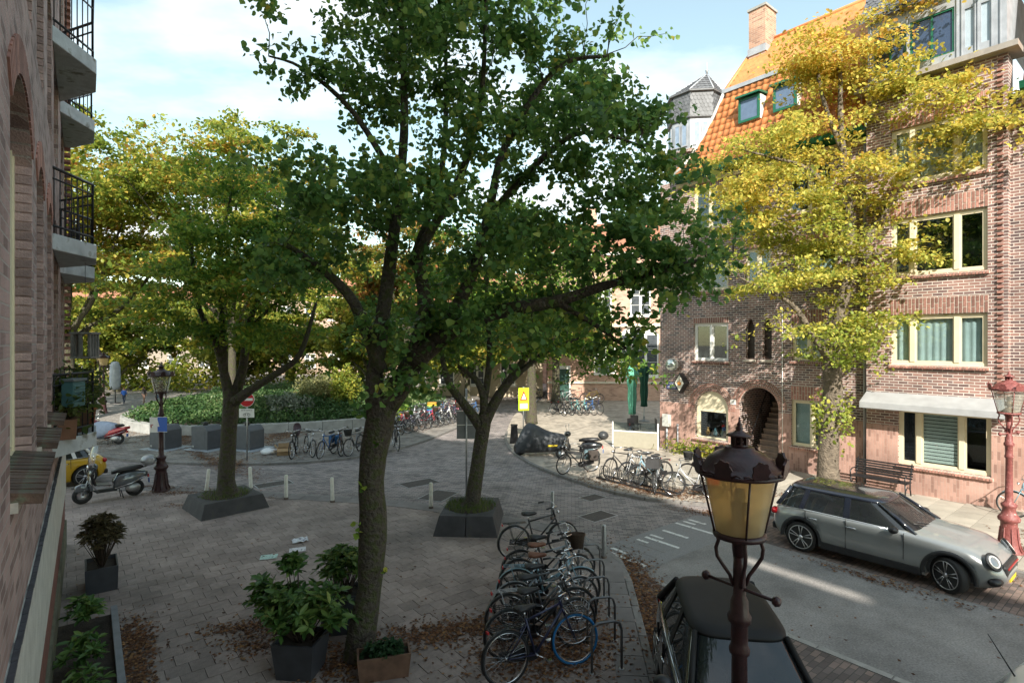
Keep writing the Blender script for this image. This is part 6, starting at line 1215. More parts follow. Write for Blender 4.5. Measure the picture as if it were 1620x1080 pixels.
def bicycle(label, front, rear, z=ZP, frame='black', step=False, front_rack=False, basket=None, crate=False, pannier=None, saddle=m_saddle, tyre=m_rubber, lean=.09, rackm='black', group=None, guard='black', turn=0., child=False, name='bicycle', chain=True):
    f = Vector((front[0], front[1], 0)); r = Vector((rear[0], rear[1], 0)); d = f-r; rz = math.atan2(d.y, d.x); c = (f+r)/2
    t = thing(name, label, 'bicycle', (c.x, c.y, z), 0, group, rot=(lean, 0, rz)); fm = m_cols[frame]
    wm = cached('wheel', wheel_mesh); tm = cached(('tyre', tyre.name), lambda: tyre_mesh(tyre)); tb = cached(('tyre', m_rubber.name), lambda: tyre_mesh(m_rubber))
    hx = .36; hd = (.36, 0, .93); bb = (-.1, 0, .3)
    st = Matrix.Translation((.42, 0, .5)) @ Matrix.Rotation(-.32, 4, 'Y') @ Matrix.Rotation(turn, 4, 'Z') @ Matrix.Rotation(.32, 4, 'Y') @ Matrix.Translation((-.42, 0, -.5))
    fw = put('front_wheel', wm, t); fw.matrix_local = st @ Matrix.Translation((.55, 0, WR)); put('tyre', tm, fw)
    rw = put('rear_wheel', wm, t, loc=(-.55, 0, WR)); put('tyre', tb if tyre is m_bluetyre else tm, rw)
    def frame_mesh():
        p = MB(); p.tube([(.375, 0, .82), (.335, 0, .96)], .021, 8)
        p.tube([(.385, 0, .8), bb], .019, 8); p.tube([bb, (-.22, 0, .8)], .018, 8)
        if step: p.tube([(.37, 0, .86), (.2, 0, .62), (-.13, 0, .44)], .017, 8)
        else: p.tube([(.365, 0, .88), (-.21, 0, .76)], .017, 8)
        for y in (-.06, .06): p.tube([(-.1, y*.5, .3), (-.55, y, WR)], .01, 6); p.tube([(-.21, y*.3, .72), (-.55, y, WR)], .008, 6)
        return p.mesh('frame', fm)
    put('frame', cached(('frame', frame, step), frame_mesh), t)
    fk = put('fork', cached(('fork', frame), lambda: [p := MB(), p.tube([(.38, 0, .8), (.415, 0, .7)], .017, 8), [p.tube([(.405, y*.6, .72), (.47, y, .55), (.55, y, WR)], .01, 6) for y in (-.055, .055)], p.mesh('fork', fm)][-1]), t); fk.matrix_local = st
    def bar_mesh():
        p = MB(); p.tube([(.345, 0, .93), (.325, 0, 1.03), (.37, 0, 1.05)], .013, 7)
        for s in (-1, 1): p.tube([(.37, 0, 1.05), (.39, s*.12, 1.06), (.36, s*.22, 1.1), (.22, s*.29, 1.09), (.1, s*.3, 1.07)], .011, 7)
        return p.mesh('handlebar', m_chrome)
    hb = put('handlebar', cached('bar', bar_mesh), t); hb.matrix_local = st
    for s in (-1, 1): put('grip', cached(('grip', s), lambda: [p := MB(), p.tube([(.22, s*.29, 1.09), (.09, s*.302, 1.07)], .017, 7), p.mesh('grip', m_rubber)][-1]), hb)
    put('headlight', cached('light', lambda: [p := MB(), p.lathe([(.0, 0), (.03, .0), (.035, .05), (.0, .055)], 10, c=(.42, 0, .92), m=Matrix.Rotation(PI/2, 3, 'Y')), p.mesh('headlight', m_chrome)][-1]), hb)
    def saddle_mesh():
        p = MB(); secs = [(-.36, .09, .93, .02), (-.33, .115, .94, .035), (-.25, .1, .935, .04), (-.16, .045, .93, .035), (-.08, .025, .935, .03), (-.04, .015, .93, .015)]; p.smooth = True
        p.loft([[Vector((x, w*math.cos(a), z+h*math.sin(a)*(1 if math.sin(a) > 0 else 1.4))) for a in np.linspace(0, 2*PI, 11)[:-1]] for x, w, z, h in secs]); return p.mesh('saddle', saddle)
    put('saddle', cached(('saddle', saddle.name), saddle_mesh), t)
    put('seat_post', cached('post', lambda: [p := MB(), p.tube([(-.215, 0, .78), (-.235, 0, .9)], .013, 7), p.mesh('seat_post', m_chrome)][-1]), t)
    def guard_mesh(cx, a0, a1):
        p = MB(); n = 14; vs = []
        for k in range(n+1):
            a = a0+(a1-a0)*k/n
            for y, rr in ((-.027, WR+.012), (0, WR+.024), (.027, WR+.012)): vs.append((cx+rr*math.cos(a), y, WR+rr*math.sin(a)))
        p.smooth = True; p.add(vs, [(3*k+j, 3*k+j+1, 3*k+j+4, 3*k+j+3) for k in range(n) for j in range(2)]); return p.mesh('mudguard', m_cols[guard])
    put('mudguard', cached(('mgr', guard), lambda: guard_mesh(-.55, .25, 3.5)), t); g2 = put('mudguard', cached(('mgf', guard), lambda: guard_mesh(.55, .9, 3.4)), t); g2.matrix_local = st
    if chain:
        put('chain_guard', cached('chain', lambda: [p := MB(), p.extr([(-.64, .045, WR-.05), (-.12, .045, .2), (-.03, .045, .22), (.01, .045, .3), (-.04, .045, .38), (-.14, .045, .4), (-.62, .045, WR+.06)], (0, .03, 0)), p.mesh('chain_guard', m_cols['black'])][-1]), t)
    put('crank', cached('crank', lambda: [p := MB(), p.tube([(-.1, -.07, .3), (.05, -.08, .22)], .009, 6), p.tube([(-.1, .08, .3), (-.25, .09, .38)], .009, 6), p.box((.05, -.13, .22), (.09, .07, .025)), p.box((-.25, .14, .38), (.09, .07, .025)), p.tube([(-.1, -.08, .3), (-.1, .09, .3)], .015, 8), p.mesh('crank', m_chrome)][-1]), t)
    def rack_mesh():
        p = MB()
        for y in (-.06, 0, .06): p.tube([(-.28, y, .755), (-.78, y, .755)], .006, 5)
        for x in (-.32, -.5, -.68, -.78): p.tube([(x, -.065, .755), (x, .065, .755)], .006, 5)
        for y in (-.065, .065): p.tube([(-.66, y, .755), (-.55, y, WR)], .006, 5)
        return p.mesh('rack', m_cols[rackm])
    put('rack', cached(('rack', rackm), rack_mesh), t)
    put('kickstand', cached('kick', lambda: [p := MB(), p.tube([(-.3, .06, .3), (-.36, .2, .01)], .009, 6), p.mesh('kickstand', m_chrome)][-1]), t)
    put('rear_light', cached('rl', lambda: [p := MB(), p.box((-.8, 0, .73), (.02, .07, .035)), p.mesh('rear_light', m_red)][-1]), t)
    if front_rack:
        o = put('front_rack', cached('frack', lambda: [p := MB(), [p.tube([(.42, y, .78), (.72, y, .78), (.74, y, .86)], .008, 5) for y in (-.13, -.045, .045, .13)], [p.tube([(x, -.13, z), (x, .13, z)], .008, 5) for x, z in ((.44, .78), (.58, .78), (.72, .78), (.74, .86))], [p.tube([(.66, y, .78), (.55, y*.5, WR)], .006, 5) for y in (-.1, .1)], p.mesh('front_rack', m_rack_wire)][-1]), t); o.matrix_local = st
    if basket:
        o = put('basket', cached(('basket', basket), lambda: [p := MB(), p.lathe([(.0, .0), (.12, .0), (.17, .24), (.18, .25), (.165, .25), (.11, .02), (.0, .02)], 14, c=(.56, 0, .82)), p.mesh('basket', mat('basket_'+basket, (.06, .035, .02) if basket == 'wicker' else (.03, .03, .03), .8, bump=1., bscale=90, var=.4, scale=60))][-1]), t); o.matrix_local = st
    if crate:
        def cm():
            p = MB(); x, y, z = .62, .0, .84
            for c_, d_ in (((x, y, z), (.5, .38, .015)), ((x-.25, y, z+.13), (.012, .38, .26)), ((x+.25, y, z+.13), (.012, .38, .26)), ((x, y-.19, z+.13), (.5, .012, .26)), ((x, y+.19, z+.13), (.5, .012, .26))): p.box(c_, d_)
            return p.mesh('crate', mat('crate_grey', (.045, .045, .047), .7, var=.12))
        o = put('crate', cached('crate', cm), t); o.matrix_local = st
    if pannier:
        for s, pc in zip((-1, 1), pannier):
            p = MB(); p.hexa([Vector(v) for v in ((-.74, s*.08, .42), (-.4, s*.08, .42), (-.74, s*.2, .42), (-.4, s*.2, .42), (-.76, s*.075, .77), (-.38, s*.075, .77), (-.76, s*.19, .75), (-.38, s*.19, .75))] if s > 0 else [Vector(v) for v in ((-.74, -.2, .42), (-.4, -.2, .42), (-.74, -.08, .42), (-.4, -.08, .42), (-.76, -.19, .75), (-.38, -.19, .75), (-.76, -.075, .77), (-.38, -.075, .77))]); p.build('pannier', mat('pannier_cloth', pc, .8, var=.12), t, bevel=.03)
    if child:
        p = MB(); p.loft([[Vector((x+.0, w*math.cos(a), z+.12*math.sin(a))) for a in np.linspace(0, 2*PI, 11)[:-1]] for x, w, z in ((-.75, .16, 1.2), (-.74, .17, 1.0), (-.6, .16, .85), (-.4, .12, .8))]); p.build('child_seat', mat('seat_shell', (.035, .015, .02), .6), t, bevel=0, sub=1)
    return t
RG = 'bicycles in the rack on the square'
bicycle('black upright men\'s bicycle standing alone behind the rack', (1.12, 12.05), (.04, 11.78), frame='black', group=None, lean=-.06)
bicycle('navy bicycle with a bright blue front tyre and chrome front carrier', (.98, 7.98), (-.12, 7.42), frame='navy', front_rack=True, tyre=m_bluetyre, lean=-.14, turn=-.2)
bicycle('black bicycle next to the blue-tyred one in the rack', (1.0, 8.45), (-.08, 8.08), frame='black', step=True, lean=-.05, turn=.1)
bicycle('black bicycle with wire rear carrier and dark saddle in the rack', (1.08, 8.82), (-.12, 8.55), frame='black', step=False, lean=-.1, rackm='silver', turn=-.1)
bicycle('grey thick-framed bicycle in the middle of the rack', (1.15, 9.2), (0.02, 9.0), frame='grey', lean=-.08, turn=.15, guard='grey')
bicycle('pale blue bicycle with matching carrier and mudguards in the rack', (1.2, 9.62), (.08, 9.55), frame='paleblue', step=True, rackm='paleblue', guard='paleblue', lean=-.04, saddle=m_tan)
bicycle('dark bicycle with front wicker basket in the rack', (1.22, 10.15), (.12, 9.95), frame='grey', basket='wicker', lean=-.1, turn=.2, saddle=m_tan)
bicycle('black bicycle at the far end of the rack with chrome bars', (1.25, 10.6), (.15, 10.45), frame='black', front_rack=True, lean=.02)
for k in range(5):
    y = 7.8+k*.74; x = 1.4+k*.04; t = thing('bike_stand', ['nearest the rusty trough', 'second from the rusty trough', 'in the middle of its row', 'second from the pale metal post', 'nearest the pale metal post'][k].join(('grey steel hoop stand, ', '')), 'bike stand', (x, y, ZP), .25, 'hoop stands of the bicycle rack'); p = MB(); p.tube([(-.3, 0, -.02), (-.3, 0, .55), (-.27, 0, .65), (-.2, 0, .69), (.05, 0, .69), (.12, 0, .65), (.15, 0, .55), (.15, 0, -.02)], .019, 8); p.build('hoop', mat('hoop_steel', (.16, .165, .17), .5, .6, var=.2), t); 
    for q in (-.3, .15): p = MB(); p.lathe([(.045, -.01), (.045, .012), (.022, .016)], 10, c=(q, 0, 0)); p.build('foot', m_steel, t)
# rack on the right pavement
def sn2(s, n): q = SN(s, n); return (q.x, q.y)
bicycle('dark bicycle with round front wheel in the left end of the low rack', sn2(12.45, 14.3), sn2(12.2, 15.3), frame='black', lean=.03, turn=.25)
bicycle('silver bicycle second in the low rack', sn2(11.75, 14.25), sn2(11.45, 15.3), frame='silver', lean=-.05)
bicycle('blue grey bicycle with wide handlebars in the low rack', sn2(11.25, 14.2), sn2(11.0, 15.25), frame='paleblue', step=True, lean=.06)
bicycle('bicycle with a big dark grey front crate at the low rack', sn2(10.35, 13.9), sn2(10.9, 14.9), frame='grey', crate=True, front_rack=True, lean=.05)
bicycle('grey bicycle with a red and a blue pannier beside the rack', sn2(9.95, 14.2), sn2(9.0, 14.85), frame='silver', pannier=((.12, .22, .3), (.3, .035, .03)), lean=.08, step=True)
bicycle('black bicycle behind the panniers at the low rack', sn2(10.3, 15.6), sn2(9.3, 15.9), frame='black', basket='black', lean=.04)
t = thing('bike_rack', 'long low black floor rack holding bicycles on the right pavement', 'bike rack', tuple(SN(11.3, 14.2, ZP)), TH+R(90)); p = MB(); [p.box((0, y, .04), (3.0, .06, .06)) for y in (-.2, .2)]; p.build('rail', m_black, t)
for k in range(6): p = MB(); x = -1.3+k*.52; p.tube([(x, -.2, .06), (x, -.2, .3), (x, -.1, .42), (x, .1, .42), (x, .2, .3), (x, .2, .06)], .012, 6); p.tube([(x+.07, -.2, .06), (x+.07, -.2, .3), (x+.07, -.1, .42), (x+.07, .1, .42), (x+.07, .2, .3), (x+.07, .2, .06)], .012, 6); p.build('wheel_holder', m_black, t)
bicycle('dark bicycle with a pale blue parcel parked before the covered motorbike', (1.75, 19.3), (2.85, 19.75), frame='black', pannier=((.25, .4, .45), (.05, .04, .035)), lean=.05, turn=.3)
bicycle('pale blue bicycle leaning on the brick wall behind the red lamp', sn2(3.1, 19.45), sn2(2.0, 19.5), frame='paleblue', lean=-.1, step=True, guard='paleblue')
# row before the bed wall
row = [(-8.75, 22.35, -1.35, 'black', dict(child=True), 'black bicycle with a dark child seat beside the cardboard box'), (-8.25, 22.6, -1.0, 'silver', {}, 'silver bicycle with upswept handlebar right of the child seat one'), (-7.45, 22.4, -1.75, 'blue', dict(pannier=((.02, .1, .25), (.02, .1, .25))), 'blue bicycle with blue side bags in front of the bed wall'), (-7.0, 22.9, -1.3, 'brown', {}, 'brown framed bicycle with thin light fork in front of the bed wall'), (-6.5, 22.9, -1.7, 'grey', dict(basket='black'), 'grey bicycle with black basket in front of the bed wall'), (-5.95, 23.1, -1.35, 'silver', {}, 'silver bicycle with white mudguards in front of the bed wall'), (-5.5, 23.3, -1.6, 'white', dict(step=True, guard='white'), 'white step-through bicycle close to the linden trunk'), (-5.0, 23.9, -1.2, 'black', {}, 'black bicycle half hidden by the linden trunk')]
for x, y, a, c, kw, lab in row:
    d = Vector((math.cos(a), math.sin(a)))*.55; bicycle(lab, (x+d.x, y+d.y), (x-d.x, y-d.y+.0), frame=c, lean=random.uniform(-.09, .09), turn=random.uniform(-.3, .3), **kw)
cols = ['black', 'silver', 'navy', 'grey', 'black', 'red', 'paleblue', 'black', 'white', 'navy', 'black', 'pink', 'grey', 'blue']
for k in range(14):
    s_ = 24.9+.2*k; n_ = 13.0+.5*k; kw = dict(pannier=((.3, .02, .025), (.3, .02, .025))) if k == 3 else (dict(basket='wicker') if k % 4 == 1 else {})
    a = sn2(s_, n_); b = sn2(s_+1.0, n_-.35)
    lab = 'bicycle with bright red side bags in the crowded row right of the linden' if k == 3 else cols[k].replace('pale', 'pale ')+(' step-through' if k % 2 == 0 else '')+' bicycle'+(' with basket' if k % 4 == 1 else '')+' in the crowded front row right of the linden'
    bicycle(lab, a, b, frame=cols[k], step=k % 2 == 0, lean=random.uniform(-.12, .12), turn=random.uniform(-.3, .3), group='bicycles crowded right of the linden', **kw)
for k in range(9):
    a = sn2(27.2+.28*k, 15.2+.62*k); b = sn2(28.2+.28*k, 15.0+.62*k); bicycle(cols[(k*3+1) % 14].replace('pale', 'pale ')+(' step-through' if k % 3 == 0 else '')+' bicycle in the back row of the crowd right of the linden', a, b, frame=cols[(k*3+1) % 14], step=k % 3 == 0, lean=random.uniform(-.1, .1), group='bicycles in the back row right of the linden', turn=random.uniform(-.3, .3))
for k, (x, y, c) in enumerate([(2.9, 34.9, 'black'), (3.4, 35.2, 'grey'), (3.9, 35.1, 'teal'), (4.35, 35.3, 'teal'), (4.8, 35.2, 'blue'), (5.2, 35.4, 'navy')]):
    bicycle('teal bicycle standing on the sunny plaza' if c == 'teal' else c.replace('grey', 'grey')+' bicycle in the row standing on the sunny plaza', (x+.3, y-.45), (x-.3, y+.45), frame=c, lean=random.uniform(-.1, .1), group='bicycles on the sunny plaza')
for k, (x, y, c, lab) in enumerate([(1.2, 42.2, 'red', 'red bicycle beside the far plaza tree'), (4.0, 41.6, 'silver', 'silver bicycle before the salmon house'), (4.9, 41.9, 'black', 'black bicycle before the salmon house'), (6.0, 41.6, 'yellow', 'yellow bicycle before the salmon house'), (2.3, 42.4, 'black', 'black bicycle before the green door')]):
    bicycle(lab, (x+.5, y), (x-.5, y+.15), frame=c, lean=.05)
# rainbow cloth over one of the crowded bicycles
t = thing('rainbow_bag', 'rainbow coloured cloth bag hung over a bicycle in the crowd', 'bag', tuple(SN(27.4, 16.3, .75)), .2)
for k, c in enumerate([(.02, .1, .4), (.02, .3, .35), (.1, .4, .1), (.6, .5, .04), (.6, .25, .03)]):
    p = MB(); p.lathe([(.0, 0), (.33-.01*k, .0), (.32-.012*k, .1), (.0, .1)], 14, c=(0, 0, .1*k)); p.build('stripe', mat('rainbow_cloth', c, .8), t)
# ================================================================== CARS
m_carglass = glass_mat('car_glass', (.2, .23, .24), .08, .02, .5, (.01, .013, .016))
m_trim = mat('dark_trim', (.022, .023, .026), .6, var=.1); m_rim = mat('alloy_rim', (.5, .5, .51), .3, .8, var=.05); m_rimd = mat('rim_black', (.015, .015, .016), .35, .2)
m_int = mat('car_interior', (.03, .03, .032), .8, var=.3)
def se(x0, x1, w, n, e, e2=None):
    cx, a = (x0+x1)/2, (x1-x0)/2; o = []
    for k in range(n):
        t = 2*PI*(k+.5)/n; c, s = math.cos(t), math.sin(t); o.append((cx+a*math.copysign(abs(c)**(2/e), c), w*math.copysign(abs(s)**(2/(e2 or e)), s)))
    return o
def interp(tab, x):
    if x <= tab[0][0]: return tab[0][1]
    for (a, va), (b, vb) in zip(tab, tab[1:]):
        if x <= b: t = (x-a)/(b-a); t = t*t*(3-2*t)*.5+t*.5; return va+(vb-va)*t
    return tab[-1][1]
def car(label, loc, heading, paint, roofm, L=4.25, W=1.8, H=1.44, wb=2.67, fo=.78, top=None, gh=(-1.98, .92, -1.72, .2), wr=.325, steer=0., name='parked_car', trim=True, antenna=False, pil=(-1.35, -.42, .05), group=None, detail=True, nose=.62):
    t = thing(name, label, 'car', loc, heading, group); hl = L/2; fx = hl-fo; rx = fx-wb; hw = W/2
    top = top or [(-hl, .8), (-hl+.1, .93), (-1.6, .965), (.6, .955), (.95, .93), (1.55, .87), (hl-.25, .76), (hl, nose)]
    low = [(-hl, .32), (-hl+.35, .22), (0, .2), (hl-.4, .2), (hl, .26)]
    n = 64; levels = [(.0, .93, .965), (.1, .975, .985), (.3, .998, 1.0), (.5, 1.0, 1.0), (.72, .99, .985), (.88, .965, .955), (.97, .93, .91)]; rings = []
    for f, kw_, kl in levels:
        rings.append([Vector((x, y, interp(low, x)+(interp(top, x)-interp(low, x))*f)) for x, y in se(-hl*kl, hl*kl, hw*kw_, n, 4.2, 5)])
    for q, dz in ((.86, .012), (.7, .03), (.4, .045), (.1, .05)): rings.append([Vector((x, y, interp(top, x)+dz*1.0)) for x, y in se(-hl*.9*min(1, q+.12), hl*.9*min(1, q+.12), hw*.9*q, n, 3.4)])
    p = MB(); p.smooth = True; p.loft(rings); b = p.build('body', paint, t); b.data.update()
    for x in (fx, rx):       # real wheel wells, cut out of the shell
        for s in (-1, 1):
            c = MB(); c.lathe([(.0, -.2), (wr+.055, -.2), (wr+.055, .2), (.0, .2)], 28, c=(x, s*(hw-.1), wr), m=Matrix.Rotation(PI/2, 3, 'X'), smooth=False); co = c.build('cut', m_trim)
            co.parent = t; md = b.modifiers.new('cut', 'BOOLEAN'); md.operation = 'DIFFERENCE'; md.object = co; md.solver = 'EXACT'
    bpy.context.view_layer.update(); dg = bpy.context.evaluated_depsgraph_get(); me = bpy.data.meshes.new_from_object(b.evaluated_get(dg)); b.modifiers.clear(); b.data = me
    for o in [o for o in t.children if o.name.startswith('cut')]: bpy.data.objects.remove(o)
    # greenhouse
    g0, g1, g2, g3 = gh; zb = .94; n2 = 56; lv = [(0, zb-.02), (.45, zb+.45*(H-.1-zb)), (1, H-.09)]; gr = []
    for f, z in lv: gr.append([Vector((x, y, z)) for x, y in se(g0+(g2-g0)*f, g1+(g3-g1)*f, (hw-.09)+((hw-.27)-(hw-.09))*f, n2, 6.5, 5)])
    p = MB(); p.smooth = True; p.loft(gr, cap=False); gl = p.build('glasshouse', m_carglass, t)
    rr = [[Vector((x, y, z)) for x, y in se(g2+(a_), g3-a_, (hw-.27)*q, n2, 6.0, 4.5)] for a_, q, z in ((-.03, 1.035, H-.1), (-.02, 1.03, H-.075), (.03, .97, H-.035), (.12, .85, H-.01), (.35, .55, H), (.7, .15, H+.004))]
    p = MB(); p.smooth = True; p.loft(rr); p.build('roof', roofm, t)
    p = MB()
    def strip(f0x, f1x, s, wd):   # pillar leaning between belt and roof on side s
        y0 = s*(hw-.088); y1 = s*(hw-.262); p.hexa([Vector(v) for v in ((f0x-wd, y0-s*.02, zb-.02), (f0x+wd, y0-s*.02, zb-.02), (f0x-wd, y0+s*.004, zb-.02), (f0x+wd, y0+s*.004, zb-.02), (f1x-wd, y1-s*.02, H-.08), (f1x+wd, y1-s*.02, H-.08), (f1x-wd, y1+s*.008, H-.08), (f1x+wd, y1+s*.008, H-.08))])
    for s in (-1, 1):
        for fn in (lambda: strip(pil[0], pil[0]+.1, s, .05), lambda: strip(pil[1], pil[1]-.02, s, .06), lambda: p.tube([(g1-.1, s*(hw-.125), zb-.02), (g3-.07, s*(hw-.302), H-.08)], [.036, .03], 8), lambda: p.tube([(g0+.1, s*(hw-.125), zb-.02), (g2+.08, s*(hw-.302), H-.08)], [.05, .042], 8)):
            p = MB(); fn(); p.build('pillar', roofm, t)
    for s in (-1, 1): p = MB(); p.tube([(g0+.1, s*(hw-.075), zb-.005), (-.5, s*(hw-.062), zb-.005), (g1-.25, s*(hw-.08), zb-.01)], .009, 5); p.build('belt_trim', m_chrome, t)
    p = MB(); p.box((-.3, 0, .7), (2.6, 1.3, .3)); p.build('cabin_floor', m_int, t, bevel=.05)
    for x in (-.05, -.95):
        for s in (-1, 1): p = MB(); p.hexa([Vector(v) for v in ((x-.12, s*.38-.22, .8), (x+.02, s*.38-.22, .8), (x-.12, s*.38+.22, .8), (x+.02, s*.38+.22, .8), (x-.26, s*.38-.18, 1.2), (x-.16, s*.38-.18, 1.2), (x-.26, s*.38+.18, 1.2), (x-.16, s*.38+.18, 1.2))]); p.build('seat', m_int, t, bevel=.04)
    p = MB(); p.torus((.38, -.36, .98), .17, .016, 'x', 20, 6); p.build('steering_wheel', m_trim, t); p = MB(); p.box((.55, 0, .9), (.4, 1.3, .1)); p.build('dashboard', m_trim, t, bevel=.03)
    # wheels
    for x, st in ((fx, steer), (rx, 0)):
        for s in (-1, 1):
            w = thing('w', 'x', 'x'); bpy.data.objects.remove(w)
            p = MB(); p.lathe([(wr-.075, -.1), (wr-.02, -.105), (wr, -.085), (wr+.004, 0), (wr, .085), (wr-.02, .105), (wr-.075, .1)], 32, m=Matrix.Rotation(PI/2, 3, 'X')); w = p.build('wheel', m_rubber, t, loc=(x, s*(hw-.115), wr), rot=st)
            q = MB(); q.torus((0, 0, 0), wr-.075, .012, 'y', 32, 6, m=Matrix.Translation((0, s*.095, 0)))
            for k in range(5):
                for d in (-.17, .17):
                    a = 2*PI*k/5+.3; q.tube([(.05*math.cos(a+d), s*.088, .05*math.sin(a+d)), ((wr-.08)*math.cos(a+d*.95), s*.1, (wr-.08)*math.sin(a+d*.95))], [.015, .011], 5)
            q.lathe([(.0, 0), (.045, 0), (.05, .03), (.0, .035)], 14, c=(0, s*.07, 0), m=Matrix.Rotation(-s*PI/2, 3, 'X')); q.build('rim', m_rim, w)
            q = MB(); q.lathe([(.0, 0), (wr-.08, 0), (wr-.08, .01), (.0, .012)], 28, c=(0, s*.06, 0), m=Matrix.Rotation(-s*PI/2, 3, 'X')); q.build('hub', m_rimd, w)
    if trim:
        for x in (fx, rx):
            for s in (-1, 1): p = MB(); p.torus((x, s*(hw-.035), wr+.0), wr+.085, .042, 'y', 22, 8, a0=-.12, a1=PI+.12, sq=.95); p.build('arch_trim', m_trim, t)
        for s in (-1, 1): p = MB(); p.box(((fx+rx)/2, s*(hw-.05), .27), (wb-2*wr-.18, .09, .17)); p.build('sill', m_trim, t, bevel=.03)
    # doors, handles
    for s in (-1, 1):
        p = MB()
        for x, z0 in ((pil[1]+.02, .3), (g1-.28, .42), (pil[0]+.13, .62)): p.box((x, s*(hw-.012), (z0+zb)/2), (.007, .03, zb-z0-.02))
        p.build('door_gap', m_black, t)
        for x in (pil[1]-.18+.62-.32, pil[0]+.28): p = MB(); p.tube([(x-.1, s*(hw+.006), .8), (x, s*(hw+.022), .805), (x+.1, s*(hw+.006), .8)], .013, 6); p.build('door_handle', m_chrome, t)
        p = MB(); p.blob((g1-.42, s*(hw+.1), .985), (.085, .11, .075), 14, 9); mi = p.build('mirror', m_black, t); p = MB(); p.tube([(g1-.4, s*(hw-.08), .93), (g1-.4, s*(hw+.05), .95)], .022, 6); p.build('mirror_arm', m_black, mi)
        p = MB(); p.blob((0, 0, 0), (.06, .15, .15), 18, 10); hd = p.build('headlight', mat('headlight_lens', (.2, .22, .24), .06, .4), t, loc=(hl-.2, s*(hw-.27), .69)); hd.rotation_euler = (0, -.55, s*.42)
        p = MB(); p.torus((0, 0, 0), .145, .022, 'x', 22, 6, m=Matrix.Translation((.035, 0, 0))); p.build('light_ring', m_black, hd); p = MB(); p.torus((0, 0, 0), .1, .013, 'x', 20, 6, m=Matrix.Translation((.052, 0, 0))); p.build('light_tube', m_white, hd)
        p = MB(); p.blob((-hl+.12, s*(hw-.24), .74), (.07, .12, .08), 14, 8); p.build('tail_light', mat('tail_red', (.4, .01, .015), .2), t)
        p = MB(); p.blob((hl-.16, s*(hw-.3), .36), (.12, .2, .09), 12, 8); p.build('bumper_vent', m_black, t)
    p = MB(); p.box((hl-.06, 0, .5), (.1, .95, .26)); p.build('grille', m_black, t, bevel=.05); p = MB(); p.box((hl-.005, 0, .56), (.02, .8, .03)); p.build('grille_bar', mat('red_bar', (.35, .02, .02), .3) if trim else m_chrome, t)
    p = MB(); p.box((hl-.012, 0, .33), (.02, .46, .09)); p.build('number_plate', mat('plate_yellow', (.7, .5, .03), .5), t)
    p = MB(); p.box((-hl+.005, 0, .6), (.02, .5, .11)); p.build('number_plate', mat('plate_yellow', (.7, .5, .03), .5), t)
    p = MB(); p.box((-hl+.08, 0, .36), (.12, 1.2, .16)); p.build('rear_bumper', m_trim, t, bevel=.04)
    for s in (-1, 1): p = MB(); p.tube([(g1-.03, s*.08, zb+.01), (g1-.22, s*.1-.42, zb+.12)], .008, 5); p.build('wiper', m_black, t)
    if antenna: p = MB(); p.tube([(-1.3, 0, H-.005), (-1.5, 0, H+.32)], [.009, .004], 5); p.build('antenna', m_black, t)
    return t
hd_s = math.atan2(-SD.y, -SD.x)
m_grey = mat('grey_car_paint', (.27, .29, .295), .3, .25, var=.02, coat=.8); m_bluetint = mat('dark_blue_roof', (.012, .015, .025), .15, .2, var=.05, coat=1.)
c1 = SN(4.31, 13.72, .008)
car('grey estate car with black wheel arches, dark roof and spoked alloy wheels', tuple(c1), hd_s, m_grey, m_bluetint, steer=-.5)
m_blk = mat('black_car_paint', (.012, .013, .015), .22, .2, var=.05, coat=1.)
car('black car with dusty dark roof parked beside the amber lantern', (2.62, 6.5, .008), R(-98.3), m_blk, mat('dull_black_roof', (.014, .0135, .014), .6, var=.15, scale=4, spec=.3), L=4.15, W=1.6, H=1.45, wb=2.5, fo=.8, trim=False, gh=(-1.75, 1.0, -1.3, .25), pil=(-1.0, -.35, .1), top=[(-2.075, .78), (-1.95, .92), (-1.6, .955), (.7, .95), (1.0, .92), (1.55, .85), (1.85, .75), (2.075, .6)])
car('white car with a whip antenna on its roof in the parking strip', tuple(SN(-.18, 7.08, .008)), hd_s, mat('white_car_paint', (.62, .61, .57), .3, var=.03, coat=.6), mat('white_roof', (.62, .61, .57), .3, var=.03, coat=.6), L=4.0, W=1.7, H=1.5, wb=2.45, trim=False, antenna=True, gh=(-1.7, 1.0, -1.35, .25))
car('yellow car with white roof mostly hidden behind our house corner', (-15.15, 17.6, .008), R(232), mat('yellow_car_paint', (.62, .36, .01), .3, var=.03, coat=.6), m_white, L=3.7, W=1.6, H=1.42, wb=2.3, fo=.7, trim=False, gh=(-1.5, .8, -1.2, .2), top=[(-1.85, .75), (-1.7, .9), (.6, .93), (.85, .9), (1.4, .82), (1.7, .72), (1.85, .55)], pil=(-.9, -.3, .1))
